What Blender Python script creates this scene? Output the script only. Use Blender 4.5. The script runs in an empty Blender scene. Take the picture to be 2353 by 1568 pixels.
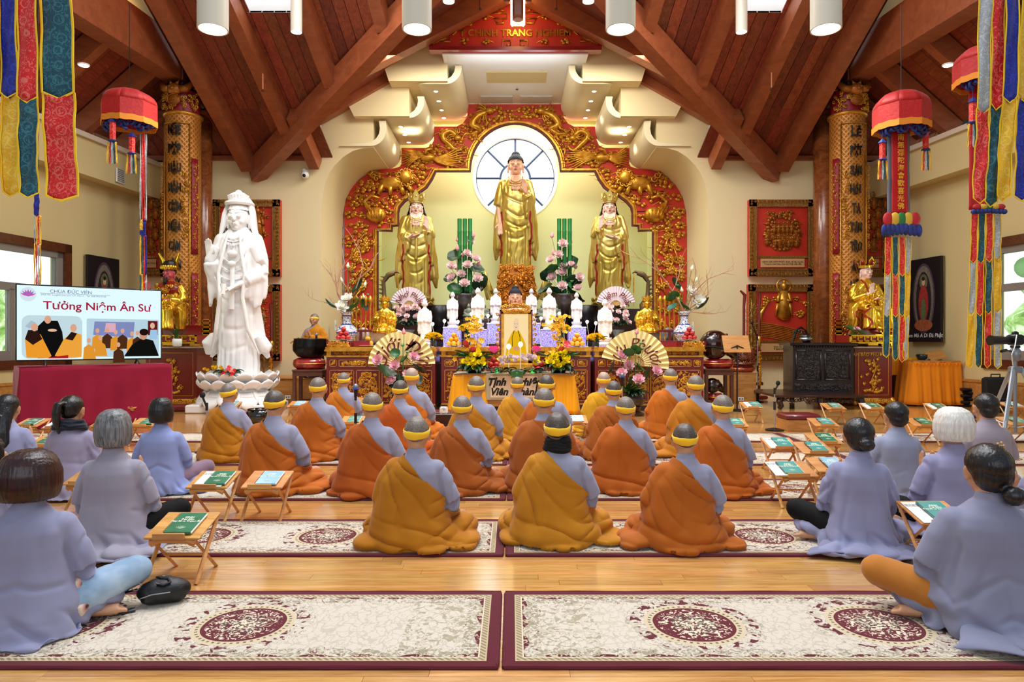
import bpy, math, random
import numpy as np
from mathutils import Vector, Matrix, Euler
PI=math.pi; R=math.radians
sin,cos=math.sin,math.cos
random.seed(7)
sc=bpy.context.scene
C=sc.collection
F=1569.0; CX=1176.5; CY=784.0; H=1.3
cam_d=bpy.data.cameras.new('camera'); cam=bpy.data.objects.new('camera',cam_d); C.objects.link(cam)
cam_d.sensor_width=36.0; cam_d.lens=24.0; cam.location=(0,0,H); cam.rotation_euler=(PI/2,0,0)
cam_d.clip_start=0.05; cam_d.clip_end=300
sc.camera=cam
sc.view_settings.view_transform='Standard'; sc.view_settings.look='None'
sc.view_settings.gamma=1.0; sc.view_settings.use_curve_mapping=False
sc.view_settings.exposure=0.14
w=bpy.data.worlds.new('daylight'); sc.world=w; w.use_nodes=True
wb=w.node_tree.nodes['Background']; wb.inputs[0].default_value=(0.80,0.88,1.0,1); wb.inputs[1].default_value=0.42
def area(name,loc,size,power,col=(1,1,1),rot=(0,0,0),sy=None):
    d=bpy.data.lights.new(name,'AREA'); d.energy=power; d.color=col; d.size=size
    if sy: d.shape='RECTANGLE'; d.size_y=sy
    o=bpy.data.objects.new(name,d); C.objects.link(o); o.location=loc; o.rotation_euler=rot; return o
def spot(name,loc,power,ang=90,col=(1,.93,.8),rot=(0,0,0),blend=.8,r=.06):
    d=bpy.data.lights.new(name,'SPOT'); d.energy=power; d.color=col; d.spot_size=R(ang); d.spot_blend=blend; d.shadow_soft_size=r
    o=bpy.data.objects.new(name,d); C.objects.link(o); o.location=loc; o.rotation_euler=rot; return o
area('skylight_light',(0,6.5,10.5),6,820,(.93,.96,1.0),(0,0,0),7)
area('door_light',(0,-5.0,3.2),9,170,(.88,.93,1.0),(R(78),0,0),4)
area('window_light_left',(-9.6,10.0,2.0),4,160,(.9,.96,1.0),(0,R(-90),0),2.2)
area('window_light_right',(9.6,10.0,2.0),4,160,(.9,.96,1.0),(0,R(90),0),2.2)
for s_ in (-1,1): area('skylight_side',(s_*3.4,10.2,8.6),1.6,170,(1.0,.9,.95),(0,R(-52)*s_*-1,0))
for lx,ly in ((-4.9,11.0),(-1.55,11.0),(1.75,11.0),(5.1,11.0)):
    spot('pendant_spot',(lx,ly,6.05),200,110,(1,.95,.86))
for lx,ly in ((-2.2,6.5),(2.2,6.5),(-2.2,3.0),(2.2,3.0)):
    spot('hall_spot',(lx,ly,6.6),150,120,(1,.95,.88))

def P(px,py,Y): return Vector(((px-CX)/F*Y, Y, H-(py-CY)/F*Y))
def PX(px,Y): return (px-CX)/F*Y
def PZ(py,Y): return H-(py-CY)/F*Y
def FY(py,z=0.0): return (H-z)*F/(py-CY)
def V(*a): return Vector(a)
class MB:
    def __init__(s): s.v=[]; s.f=[]; s.m=[]; s.cur=0
    def add(s,vs,fs,M=None):
        b=len(s.v)
        if M is not None: vs=[M@Vector(v) for v in vs]
        s.v.extend([tuple(v) for v in vs]); s.f.extend([tuple(i+b for i in f) for f in fs]); s.m.extend([s.cur]*len(fs)); return s
    def box(s,c,d,M=None,rz=0,taper=1.0):
        x,y,z=d[0]/2,d[1]/2,d[2]/2
        vs=[]
        for k,(sx,sy,sz) in enumerate([(-1,-1,-1),(1,-1,-1),(1,1,-1),(-1,1,-1),(-1,-1,1),(1,-1,1),(1,1,1),(-1,1,1)]):
            t=taper if sz>0 else 1
            a,b=sx*x*t,sy*y*t
            if rz: a,b=a*cos(rz)-b*sin(rz),a*sin(rz)+b*cos(rz)
            vs.append((c[0]+a,c[1]+b,c[2]+sz*z))
        return s.add(vs,[(0,3,2,1),(4,5,6,7),(0,1,5,4),(1,2,6,5),(2,3,7,6),(3,0,4,7)],M)
    def bbox(s,x0,x1,y0,y1,z0,z1,M=None): return s.box(((x0+x1)/2,(y0+y1)/2,(z0+z1)/2),(x1-x0,y1-y0,z1-z0),M)
    def bevbox(s,c,d,b=.01,M=None):
        x,y,z=d[0]/2,d[1]/2,d[2]/2
        rings=[]
        for (zz,i) in ((-z,b),(-z+b,0),(z-b,0),(z,b)):
            X,Yy=x-i,y-i
            rings.append([(c[0]+p,c[1]+q,c[2]+zz) for p,q in ((-X+b,-Yy),(X-b,-Yy),(X,-Yy+b),(X,Yy-b),(X-b,Yy),(-X+b,Yy),(-X,Yy-b),(-X,-Yy+b))])
        return s.rings(rings,True,True,M)
    def rings(s,rings,cap0=True,cap1=True,M=None,closed=True):
        n=len(rings[0]); vs=[p for r in rings for p in r]; fs=[]
        for k in range(len(rings)-1):
            for i in range(n if closed else n-1):
                j=(i+1)%n
                fs.append((k*n+i,k*n+j,(k+1)*n+j,(k+1)*n+i))
        if cap0: fs.append(tuple(range(n-1,-1,-1)))
        if cap1: fs.append(tuple((len(rings)-1)*n+i for i in range(n)))
        return s.add(vs,fs,M)
    def lathe(s,prof,n=24,c=(0,0,0),M=None,cap=True,sx=1,sy=1,lobes=0,la=0):
        rs=[]
        for r,z in prof:
            rs.append([(c[0]+sx*r*(1+la*cos(lobes*2*PI*i/n) if lobes else 1)*cos(2*PI*i/n),c[1]+sy*r*(1+la*cos(lobes*2*PI*i/n) if lobes else 1)*sin(2*PI*i/n),c[2]+z) for i in range(n)])
        return s.rings(rs,cap,cap,M)
    def cyl(s,a,b,r,r2=None,n=12,M=None): return s.tube([a,b],[r,r if r2 is None else r2],n,M)
    def tube(s,pts,r,n=8,M=None,cap=True,flat=1.0):
        pts=[Vector(p) for p in pts]; m=len(pts)
        if not isinstance(r,(list,tuple)): r=[r]*m
        rs=[]; up=None
        for i,p in enumerate(pts):
            t=(pts[min(i+1,m-1)]-pts[max(i-1,0)])
            if t.length<1e-9: t=Vector((0,0,1))
            t.normalize()
            if up is None:
                up=Vector((0,0,1)) if abs(t.z)<.9 else Vector((0,1,0))
            u=t.cross(up)
            if u.length<1e-6: u=t.cross(Vector((1,0,0)))
            u.normalize(); up=u.cross(t).normalized()
            rs.append([p+u*(r[i]*cos(2*PI*k/n))+up*(r[i]*flat*sin(2*PI*k/n)) for k in range(n)])
        return s.rings(rs,cap,cap,M)
    def ell(s,c,r,nu=12,nv=8,M=None,rot=None):
        if not isinstance(r,(list,tuple)): r=(r,r,r)
        T=Matrix.Translation(c)
        if rot is not None: T=T@Euler(rot).to_matrix().to_4x4()
        if M is not None: T=M@T
        vs=[(0,0,-r[2])]
        for j in range(1,nv):
            a=-PI/2+PI*j/nv
            for i in range(nu):
                b=2*PI*i/nu
                vs.append((r[0]*cos(a)*cos(b),r[1]*cos(a)*sin(b),r[2]*sin(a)))
        vs.append((0,0,r[2])); fs=[]; L=len(vs)-1
        for i in range(nu):
            j=(i+1)%nu
            fs.append((0,1+j,1+i)); fs.append((L,1+(nv-2)*nu+i,1+(nv-2)*nu+j))
            for k in range(nv-2): fs.append((1+k*nu+i,1+k*nu+j,1+(k+1)*nu+j,1+(k+1)*nu+i))
        return s.add(vs,fs,T)
    def prism(s,poly,y0,y1,M=None,holes=None):
        from mathutils.geometry import tessellate_polygon
        loops=[poly]+(holes or [])
        flat=[p for l in loops for p in l]
        tris=tessellate_polygon([[Vector((p[0],p[1],0)) for p in l] for l in loops])
        n=len(flat); vs=[(p[0],y0,p[1]) for p in flat]+[(p[0],y1,p[1]) for p in flat]
        fs=[]
        for t in tris:
            a,b,c=[flat[i] for i in t]
            ar=(b[0]-a[0])*(c[1]-a[1])-(b[1]-a[1])*(c[0]-a[0])
            t=tuple(t) if ar>0 else tuple(reversed(t))
            fs.append(t); fs.append(tuple(i+n for i in reversed(t)))
        o=0
        for li,l in enumerate(loops):
            m=len(l); ar=sum(l[i][0]*l[(i+1)%m][1]-l[(i+1)%m][0]*l[i][1] for i in range(m))
            ccw=(ar>0)==(li==0)
            for i in range(m):
                j=(i+1)%m; q=(o+i,o+i+n,o+j+n,o+j)
                fs.append(q if ccw else tuple(reversed(q)))
            o+=m
        return s.add(vs,fs,M)
    def grid(s,fn,nu,nv,M=None,closeu=False):
        vs=[fn(i/(nu if closeu else nu-1),j/(nv-1)) for j in range(nv) for i in range(nu)]
        fs=[]
        for j in range(nv-1):
            for i in range(nu if closeu else nu-1):
                k=(i+1)%nu
                fs.append((j*nu+i,j*nu+k,(j+1)*nu+k,(j+1)*nu+i))
        return s.add(vs,fs,M)
    def mesh(s,name,mats,smooth=False):
        me=bpy.data.meshes.new(name); me.from_pydata([tuple(v) for v in s.v],[],s.f)
        for m in (mats if isinstance(mats,(list,tuple)) else [mats]): me.materials.append(m)
        if any(s.m): me.polygons.foreach_set('material_index',s.m)
        if smooth: shade(me,smooth)
        me.update(); return me
def shade(me,smooth):
    me.polygons.foreach_set('use_smooth',[True]*len(me.polygons))
    if smooth is not True and smooth!=1:
        me.set_sharp_from_angle(angle=R(smooth))
def obj(name,mb,mat,parent=None,smooth=35,loc=None,rot=None):
    me=mb if isinstance(mb,bpy.types.Mesh) else mb.mesh(name,mat,smooth)
    o=bpy.data.objects.new(name,me); C.objects.link(o)
    if loc is not None: o.location=loc
    if rot is not None: o.rotation_euler=rot
    if parent is not None: o.parent=parent
    return o
def tag(o,label,cat,group=None,kind=None):
    o['label']=label; o['category']=cat
    if group: o['group']=group
    if kind: o['kind']=kind
    return o
def thing(name,label,cat,loc=(0,0,0),rz=0,group=None,s=1.0):
    o=bpy.data.objects.new(name,None); C.objects.link(o); o.location=loc; o.rotation_euler=(0,0,rz)
    if s!=1.0: o.scale=(s,s,s) if not isinstance(s,(tuple,list)) else s
    return tag(o,label,cat,group)
def struct(o): o['kind']='structure'; return o
def stuff(o): o['kind']='stuff'; return o
def dup(root,loc=None,rz=None,label=None,s=None):
    r=root.copy(); C.objects.link(r)
    if loc is not None: r.location=loc
    if rz is not None: r.rotation_euler=(0,0,rz)
    if label: r['label']=label
    if s: r.scale=(s,s,s) if not isinstance(s,(tuple,list)) else s
    for ch in list(root.children):
        c=ch.copy(); C.objects.link(c); c.parent=r
        for g in ch.children:
            d=g.copy(); C.objects.link(d); d.parent=c
    return r
def remesh(mb,voxel,smooth=4,name='skin'):
    me=mb.mesh(name,[]) ; o=bpy.data.objects.new(name,me); C.objects.link(o)
    m=o.modifiers.new('r','REMESH'); m.mode='VOXEL'; m.voxel_size=voxel
    if smooth:
        k=o.modifiers.new('s','SMOOTH'); k.iterations=smooth; k.factor=.5
    dg=bpy.context.evaluated_depsgraph_get(); dg.update()
    r=bpy.data.meshes.new_from_object(o.evaluated_get(dg)); r.materials.clear()
    bpy.data.objects.remove(o); bpy.data.meshes.remove(me)
    return r
def getco(me):
    a=np.empty(len(me.vertices)*3); me.vertices.foreach_get('co',a); return a.reshape(-1,3)
def getno(me):
    a=np.empty(len(me.vertices)*3); me.vertex_normals.foreach_get('vector',a); return a.reshape(-1,3)
def setco(me,a): me.vertices.foreach_set('co',np.ascontiguousarray(a,dtype=np.float64).ravel()); me.update()
def disp(me,fn):
    co=getco(me); no=getno(me); d=fn(co,no); setco(me,co+(no*d[:,None] if d.ndim==1 else d)); return me
def clipmesh(me,F,off=0.0,name='cloth'):
    co=getco(me); no=getno(me); f=F(co); co=co+no*off
    n=len(me.loop_triangles) if me.loop_triangles else 0
    me.calc_loop_triangles(); n=len(me.loop_triangles); t=np.empty(n*3,dtype=np.int32); me.loop_triangles.foreach_get('vertices',t); t=t.reshape(-1,3)
    s=(f[t]>0).sum(1); full=t[s==3]; part=t[(s==1)|(s==2)]
    V_=[tuple(c) for c in co]; cache={}; out=[tuple(x) for x in full.tolist()]
    def cut(a,b):
        k=(a,b) if a<b else (b,a)
        if k not in cache:
            u=f[a]/(f[a]-f[b]); p=co[a]*(1-u)+co[b]*u; V_.append(tuple(p)); cache[k]=len(V_)-1
        return cache[k]
    for tri in part.tolist():
        poly=[]
        for i in range(3):
            a,b=tri[i],tri[(i+1)%3]
            if f[a]>0: poly.append(a)
            if (f[a]>0)!=(f[b]>0): poly.append(cut(a,b))
        out.append(tuple(poly))
    used=sorted({i for p in out for i in p}); mp={v:i for i,v in enumerate(used)}
    r=bpy.data.meshes.new(name); r.from_pydata([V_[i] for i in used],[],[tuple(mp[i] for i in p) for p in out]); r.update()
    return r
def addmat(me,mat,smooth=True):
    me.materials.clear()
    for m in (mat if isinstance(mat,(list,tuple)) else [mat]): me.materials.append(m)
    if smooth: shade(me,smooth)
    return me
def setmatidx(me,fn):
    n=len(me.polygons); c=np.empty(n*3); me.polygons.foreach_get('center',c); me.polygons.foreach_set('material_index',fn(c.reshape(-1,3)).astype(np.int32)); me.update()
def solid(o,t,offset=1):
    m=o.modifiers.new('thickness','SOLIDIFY'); m.thickness=t; m.offset=offset; return o
def wob(c,seed,f=1.0):
    r=np.random.RandomState(seed); s=np.zeros(len(c))
    for k in range(5):
        d=r.randn(3); d/=np.linalg.norm(d); s+=np.sin((c@d)*f*(1.5+1.3*k)+r.rand()*6.28)/(1+.6*k)
    return s*.45
def ridge(x,p=2.0): return 1-np.abs(np.sin(x))**(1/p)*1.0
def pleat(x): return (np.sin(x)+.35*np.sin(2*x+.7))
def smoothstep(a,b,x): t=np.clip((x-a)/(b-a),0,1); return t*t*(3-2*t)

def lin(h):
    if isinstance(h,str):
        h=h.lstrip('#'); c=[int(h[i:i+2],16)/255 for i in (0,2,4)]
    else: c=h
    return tuple(x/12.92 if x<=.04045 else ((x+.055)/1.055)**2.4 for x in c)
class NT:
    def __init__(s,name):
        s.mat=bpy.data.materials.new(name); s.mat.use_nodes=True; s.t=s.mat.node_tree; s.b=s.t.nodes['Principled BSDF']
    def n(s,t,**k):
        o=s.t.nodes.new(t)
        for a,b in k.items():
            if a in o.inputs.keys() if isinstance(a,str) else False: o.inputs[a].default_value=b
            else: setattr(o,a,b)
        return o
    def l(s,a,b): s.t.links.new(a,b)
    def coord(s,kind='Object',scale=None,rot=None):
        c=s.n('ShaderNodeTexCoord'); o=c.outputs[kind]
        if scale is not None or rot is not None:
            m=s.n('ShaderNodeMapping'); s.l(o,m.inputs[0])
            if scale is not None: m.inputs['Scale'].default_value=scale if isinstance(scale,(tuple,list)) else (scale,)*3
            if rot is not None: m.inputs['Rotation'].default_value=rot
            o=m.outputs[0]
        return o
    def noise(s,vec,scale=5,detail=3,dist=0,rough=.5):
        n=s.n('ShaderNodeTexNoise'); n.inputs['Scale'].default_value=scale; n.inputs['Detail'].default_value=detail; n.inputs['Distortion'].default_value=dist; n.inputs['Roughness'].default_value=rough
        if vec is not None: s.l(vec,n.inputs['Vector'])
        return n.outputs[0]
    def math(s,op,a,b=None,c=None,clamp=False):
        m=s.n('ShaderNodeMath'); m.operation=op; m.use_clamp=clamp
        for i,x in enumerate((a,b,c)):
            if x is None: continue
            if isinstance(x,(int,float)): m.inputs[i].default_value=x
            else: s.l(x,m.inputs[i])
        return m.outputs[0]
    def ramp(s,fac,stops,interp='LINEAR'):
        r=s.n('ShaderNodeValToRGB'); r.color_ramp.interpolation=interp; e=r.color_ramp.elements
        while len(e)<len(stops): e.new(.5)
        for i,(p,c) in enumerate(stops):
            e[i].position=p; c=lin(c) if isinstance(c,str) else c; e[i].color=(c[0],c[1],c[2],1)
        s.l(fac,r.inputs[0]); return r.outputs[0]
    def mix(s,f,a,b,mode='MIX'):
        m=s.n('ShaderNodeMix'); m.data_type='RGBA'; m.blend_type=mode
        for sock,x in ((m.inputs[0],f),(m.inputs[6],a),(m.inputs[7],b)):
            if isinstance(x,(int,float)): sock.default_value=x
            elif isinstance(x,(str,tuple)):
                c=lin(x) if isinstance(x,str) else x; sock.default_value=(c[0],c[1],c[2],1)
            else: s.l(x,sock)
        return m.outputs[2]
    def col(s,x):
        if isinstance(x,(str,tuple)):
            c=lin(x) if isinstance(x,str) else x; s.b.inputs['Base Color'].default_value=(c[0],c[1],c[2],1)
        else: s.l(x,s.b.inputs['Base Color'])
        return s
    def bump(s,h,strength=.3,dist=.01):
        b=s.n('ShaderNodeBump'); b.inputs['Strength'].default_value=strength; b.inputs['Distance'].default_value=dist; s.l(h,b.inputs['Height']); s.l(b.outputs[0],s.b.inputs['Normal']); return s
    def p(s,rough=.5,metal=0,spec=None,sheen=0,coat=0,sss=0,emit=None,es=1,alpha=None,trans=0):
        i=s.b.inputs; i['Roughness'].default_value=rough; i['Metallic'].default_value=metal
        if spec is not None: i['Specular IOR Level'].default_value=spec
        if sheen: i['Sheen Weight'].default_value=sheen; i['Sheen Roughness'].default_value=.4
        if coat: i['Coat Weight'].default_value=coat; i['Coat Roughness'].default_value=.12
        if sss: i['Subsurface Weight'].default_value=sss; i['Subsurface Radius'].default_value=(.03,.012,.006); i['Subsurface Scale'].default_value=.5
        if trans: i['Transmission Weight'].default_value=trans
        if emit is not None:
            c=lin(emit) if isinstance(emit,str) else emit; i['Emission Color'].default_value=(c[0],c[1],c[2],1); i['Emission Strength'].default_value=es
        return s
_m={}
def M(name,col,rough=.5,metal=0,bump=0,bscale=60,var=0,vscale=6,**k):
    key=(name,)
    if key in _m: return _m[key]
    t=NT(name)
    c=lin(col) if isinstance(col,str) else col
    if var or bump: co=t.coord('Object')
    if var:
        n=t.noise(co,vscale,4); d=tuple(max(0,x*(1-var)) for x in c); u=tuple(min(1,x*(1+var)) for x in c)
        t.col(t.ramp(n,[(.3,d),(.7,u)]))
    else: t.col(c)
    if bump: t.bump(t.noise(co,bscale,3),bump,.01)
    t.p(rough,metal,**k); _m[key]=t.mat; return t.mat
def wood(name,c1,c2,rough=.35,scale=(1,1,1),grain=14,rnd=.0,coat=0,axis='X',obj_rand=False):
    t=NT(name); co=t.coord('Object')
    sc_={'X':(1.2,grain,grain),'Y':(grain,1.2,grain),'Z':(grain,grain,1.2)}[axis]
    mp=t.n('ShaderNodeMapping'); mp.inputs['Scale'].default_value=sc_
    ge=t.n('ShaderNodeNewGeometry'); oi=t.n('ShaderNodeObjectInfo')
    rn=t.math('FRACT',t.math('ADD',ge.outputs['Random Per Island'],oi.outputs['Random']))
    if obj_rand:
        ad=t.n('ShaderNodeVectorMath'); ad.operation='ADD'; cb=t.n('ShaderNodeCombineXYZ')
        for i in range(3): t.l(t.math('MULTIPLY',rn,17.0),cb.inputs[i])
        t.l(co,ad.inputs[0]); t.l(cb.outputs[0],ad.inputs[1]); co=ad.outputs[0]
    t.l(co,mp.inputs[0])
    n1=t.noise(mp.outputs[0],1.4,5,1.2,.6); n2=t.noise(mp.outputs[0],7,3,.3)
    f=t.math('ADD',t.math('MULTIPLY',n1,.75),t.math('MULTIPLY',n2,.25))
    c=t.ramp(f,[(.34,c1),(.66,c2)])
    if rnd:
        hv=t.n('ShaderNodeHueSaturation'); t.l(c,hv.inputs['Color'])
        t.l(t.math('ADD',t.math('MULTIPLY',rn,rnd),1-rnd/2),hv.inputs['Value'])
        hv.inputs['Saturation'].default_value=1.0
        t.l(t.math('ADD',t.math('MULTIPLY',t.math('FRACT',t.math('MULTIPLY',rn,7.3)),.016),.492),hv.inputs['Hue'])
        c=hv.outputs[0]
    t.col(c); t.bump(f,.08,.004); t.p(rough,0,coat=coat); return t.mat
def emis(name,col,s):
    k=('E',name)
    if k in _m: return _m[k]
    m=bpy.data.materials.new(name); m.use_nodes=True; t=m.node_tree; t.nodes.remove(t.nodes['Principled BSDF'])
    e=t.nodes.new('ShaderNodeEmission'); c=lin(col) if isinstance(col,str) else col; e.inputs[0].default_value=(c[0],c[1],c[2],1); e.inputs[1].default_value=s
    t.links.new(e.outputs[0],t.nodes['Material Output'].inputs[0]); _m[k]=m; return m
def text_mesh(body,size=1.0,extrude=.004,bold=0.0,shear=0.0,align='CENTER',spacing=1.0,res=3,bevel=0):
    cu=bpy.data.curves.new('lettering','FONT'); cu.body=body; cu.size=size; cu.extrude=extrude; cu.offset=bold; cu.shear=shear
    cu.align_x=align; cu.align_y='CENTER'; cu.space_character=spacing; cu.resolution_u=res; cu.bevel_depth=bevel
    o=bpy.data.objects.new('lettering',cu); C.objects.link(o)
    dg=bpy.context.evaluated_depsgraph_get(); dg.update()
    me=bpy.data.meshes.new_from_object(o.evaluated_get(dg)); bpy.data.objects.remove(o); me.materials.clear()
    return me
def text(body,size,mat,parent,loc,rot=(PI/2,0,0),name='lettering',**k):
    me=text_mesh(body,size,**k); me.materials.append(mat); o=bpy.data.objects.new(name,me); C.objects.link(o)
    o.location=loc; o.rotation_euler=rot; o.parent=parent; return o

GOLD=NT('gilded_wood'); _c=GOLD.coord(); _n=GOLD.noise(_c,9,4); GOLD.col(GOLD.ramp(_n,[(.3,'#b8791c'),(.7,'#e8b040')])); GOLD.p(.34,.72); GOLD.bump(GOLD.noise(_c,40,3),.12,.01); GOLD=GOLD.mat
BGOLD=NT('bright_gold_leaf'); _c=BGOLD.coord(); _n=BGOLD.noise(_c,5,4); BGOLD.col(BGOLD.ramp(_n,[(.3,'#cf9a1c'),(.7,'#ffd24a')])); BGOLD.p(.24,.85); BGOLD.bump(BGOLD.noise(_c,24,3),.1,.01); BGOLD=BGOLD.mat
PGOLD=NT('pale_gold_leaf'); _c=PGOLD.coord(); _n=PGOLD.noise(_c,4,5); PGOLD.col(PGOLD.ramp(_n,[(.25,'#a78a34'),(.5,'#d1b558'),(.8,'#f2dd92')])); PGOLD.p(.30,.8); PGOLD.bump(PGOLD.noise(_c,18,3),.15,.01); PGOLD=PGOLD.mat
DGOLD=M('carved_amber_wood','#a8641c',.38,.45,bump=.25,bscale=30,var=.25,vscale=12)
RED=M('red_lacquer','#8e1310',.32,coat=.3,var=.1)
ARCHRED=M('vermilion_panel','#c42c14',.5,var=.12,vscale=3)
DRED=M('dark_red_lacquer','#6d0f0e',.3,coat=.4)
CREAM=M('cream_wall_paint','#ead9a8',.8,bump=.03,bscale=80)
CREAM2=M('pale_cream_paint','#efe3bd',.75,bump=.02,bscale=80)
GREENW=M('niche_lime_paint','#e4ebae',.8)
WHITEP=M('white_paint','#eef0ea',.6)
BLACK=M('black_plastic','#0b0b0c',.35)
BLACKM=M('black_matte','#0c0c0e',.8)
METAL=M('brushed_metal','#b9bcc0',.3,.9)
WHITE=M('white_marble','#f2f1ee',.42,sss=.0,coat=.15)
TIMBER=wood('painted_timber','#8a4828','#a65c36',.42,grain=3,coat=.1)
TG=wood('ceiling_boards','#66291a','#9a4a2c',.45,grain=9,rnd=.7,obj_rand=True,axis='Y')
OAK=wood('oak_floor_boards','#b07a3c','#d8a766',.17,grain=16,rnd=.34,coat=.6,obj_rand=True)
OAKB=wood('oak_veneer','#a66a2c','#cf9650',.4,grain=10)
STANDW=wood('folding_stand_wood','#b57434','#dba25c',.38,grain=10,rnd=.25,obj_rand=True)
DARKW=wood('dark_rosewood','#1f0d09','#3a1a10',.3,grain=8,coat=.3)
BROWNW=wood('brown_stained_wood','#4a2413','#6e3a1e',.35,grain=8,coat=.2)
LEAF=M('green_leaf','#1f5a24',.35,var=.35,vscale=10)
DLEAF=M('dark_green_leaf','#12381c',.4,var=.3,vscale=10)
X0=0.07
def mir(x): return 2*X0-x
YW=16.0; YA=18.1; YN=19.3
def wallx(Y,s): return X0+s*(8.65+0.12*(16-Y))     # splayed side walls
mb=MB(); mb.bbox(-13,13,-4,22,-.2,-.012); floor=struct(obj('floor',mb,M('subfloor','#6b4726',.8),smooth=False))
rs=random.Random(3)
pw=.0826; single_rows=[]
mbr=MB(); nsingle=0; y=1.9; row=0
while y<17.0:
    off=rs.uniform(0,1.2); x=-10.5-off
    vis=(2.3<y<2.74) or (3.42<y<4.12) or (4.9<y<5.56)
    while x<10.5:
        L=rs.choice([.55,.8,1.0,1.25,1.5,1.9]); x1=x+L
        if vis and abs((x+x1)/2)<(y*.76+.3):
            m=MB(); m.bevbox((0,0,-.006),(L-.0012,pw-.0012,.012),.0006); obj('plank',m,OAK,floor,smooth=False,loc=((x+x1)/2,y+pw/2,0)); nsingle+=1
        elif abs(x)<y*.8+2.6:
            if y<9: mbr.bevbox(((x+x1)/2,y+pw/2,-.006),(L-.0012,pw-.0012,.012),.0006)
            else: mbr.bbox(x,x1-.0012,y,y+pw-.0012,-.012,0)
        x=x1
    y+=pw
stuff(obj('floor_boards',mbr,OAK,floor,smooth=False))
for s,nm in ((-1,'left'),(1,'right')):
    def W(Y,z,inset=0): return (wallx(Y,s)-s*inset,Y,z)
    y0,y1=10.0,13.5 if s<0 else 12.95
    mb=MB()
    def slab(ya,yb,za,zb,i0=0,i1=-.25):
        a=[W(ya,za,i0),W(yb,za,i0),W(yb,za,i1),W(ya,za,i1)]; b=[W(ya,zb,i0),W(yb,zb,i0),W(yb,zb,i1),W(ya,zb,i1)]
        if s>0: a.reverse(); b.reverse()
        mb.rings([a,b])
    slab(3.0,y0,0,5.35); slab(y1,16.0,0,5.35); slab(y0,y1,0,.95); slab(y0,y1,3.05,5.35)
    slab(3.0,16,4.62,5.35,.35,0)
    wl=struct(obj('wall_'+nm,mb,M('side_wall_paint','#d8c58c',.85,bump=.03),smooth=False))
    mb=MB(); slab(3,16,5.35,5.45,.42,-.25); struct(obj('trim_1' if s<0 else 'trim_2',mb,M('wall_cap','#d9c9b0',.6),smooth=False))
    mb=MB(); slab(3,16,.0,.5,.04,0); slab(3,16,.5,.55,.06,0); slab(3,16,0,.12,.07,0)
    struct(obj('baseboard_'+nm,mb,OAKB,smooth=False))
    mb=MB()
    t=.17
    slab(y0,y1+t,3.05,3.05+t,.05,-.05); slab(y0,y1+t,.95-t,.95,.05,-.05); slab(y1,y1+t,.95-t,3.05+t,.05,-.05)
    wn=struct(obj('window_1' if s<0 else 'window_2',mb,BROWNW,smooth=False))
    mb=MB()
    G=M('window_frame_grey','#8d857c',.5)
    slab(y0,y1,2.93,3.05,.0,-.12); slab(y0,y1,.95,1.12,.0,-.12); slab(y1-.13,y1,.95,3.05,.0,-.12); slab(y0,y1,2.22,2.36,-.02,-.1)
    for yy in (y1-1.15,y1-2.3): slab(yy-.06,yy+.06,.95,2.25,-.02,-.1)
    obj('window_frame',mb,G,wn,smooth=False)
    gl=NT('window_glass'); gl.col('#eef6f4'); gl.p(.02,trans=1.0); gl.b.inputs['IOR'].default_value=1.02
    for k,(ya,yb,za,zb) in enumerate(((y0,y1-.13,2.36,2.93),(y1-1.09,y1-.13,1.12,2.22),(y1-2.24,y1-1.21,1.12,2.22),(y0,y1-2.36,1.12,2.22))):
        mb=MB(); slab(ya,yb,za,zb,-.05,-.056); obj('pane',mb,gl.mat,wn,smooth=False)
sky=emis('bright_overcast','#e6f4ff',1.5)
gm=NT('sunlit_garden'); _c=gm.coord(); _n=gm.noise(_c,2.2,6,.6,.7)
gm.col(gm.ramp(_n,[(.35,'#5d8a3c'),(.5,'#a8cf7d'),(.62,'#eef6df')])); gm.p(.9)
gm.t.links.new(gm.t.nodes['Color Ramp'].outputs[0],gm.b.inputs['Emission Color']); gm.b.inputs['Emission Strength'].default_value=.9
for s in (-1,1):
    mb=MB()
    def hf(u,v,s=s):
        x=X0+s*(13.2+.5*sin(u*25)*.5+.3*cos(v*13+u*7)); return (x,5+u*13,-.2+v*2.9)
    mb.grid(hf,60,16)
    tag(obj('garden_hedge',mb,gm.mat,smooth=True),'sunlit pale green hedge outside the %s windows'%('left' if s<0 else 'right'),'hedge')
    mb=MB(); mb.bbox(X0+s*15-.1,X0+s*15+.1,2,22,-.2,8); struct(obj('sky_beyond_window',mb,sky,smooth=False))
    for k,(ly,lz,lx) in enumerate(((13.0,2.72,-10.0),) if s<0 else ((12.75,2.68,9.62),(12.25,2.72,9.75))):
        t=thing('paper_lantern',('pale green paper lantern hanging outside the left window','pale green paper lantern outside the right window, half behind the striped streamers','pale green paper lantern outside the right window, nearest the frame edge')[k if s<0 else k+1],'lantern',(lx,ly,lz))
        mb=MB(); n=48
        rs_=[]
        for j in range(13):
            a=-PI/2+PI*(j+.5)/13; rr=.2*cos(a)*(1+(.02 if j%2 else 0)); rs_.append([(rr*cos(2*PI*i/24),rr*sin(2*PI*i/24),.2*sin(a)) for i in range(24)])
        mb.rings(rs_); obj('shade',mb,M('lantern_paper','#a9dba0',.8,emit='#a9e6a0',es=.25),t,smooth=True)
        mb=MB(); mb.cyl((0,0,.2),(0,0,1.2),.006); obj('cord',mb,BLACK,t)
opx=[(738,930),(738,500),(740,455),(747,420),(758,396),(769,380),(788,361),(810,347),(832,341),(858,339)]
L=[(PX(a,YW),PZ(b,YW)) for a,b in opx]; L[0]=(L[0][0],0)
xa=PX(858,YW); z2=6.53; xb=PX(940,15.8); z1=7.14; xc=PX(1028,15.4); zc=7.58
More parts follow.
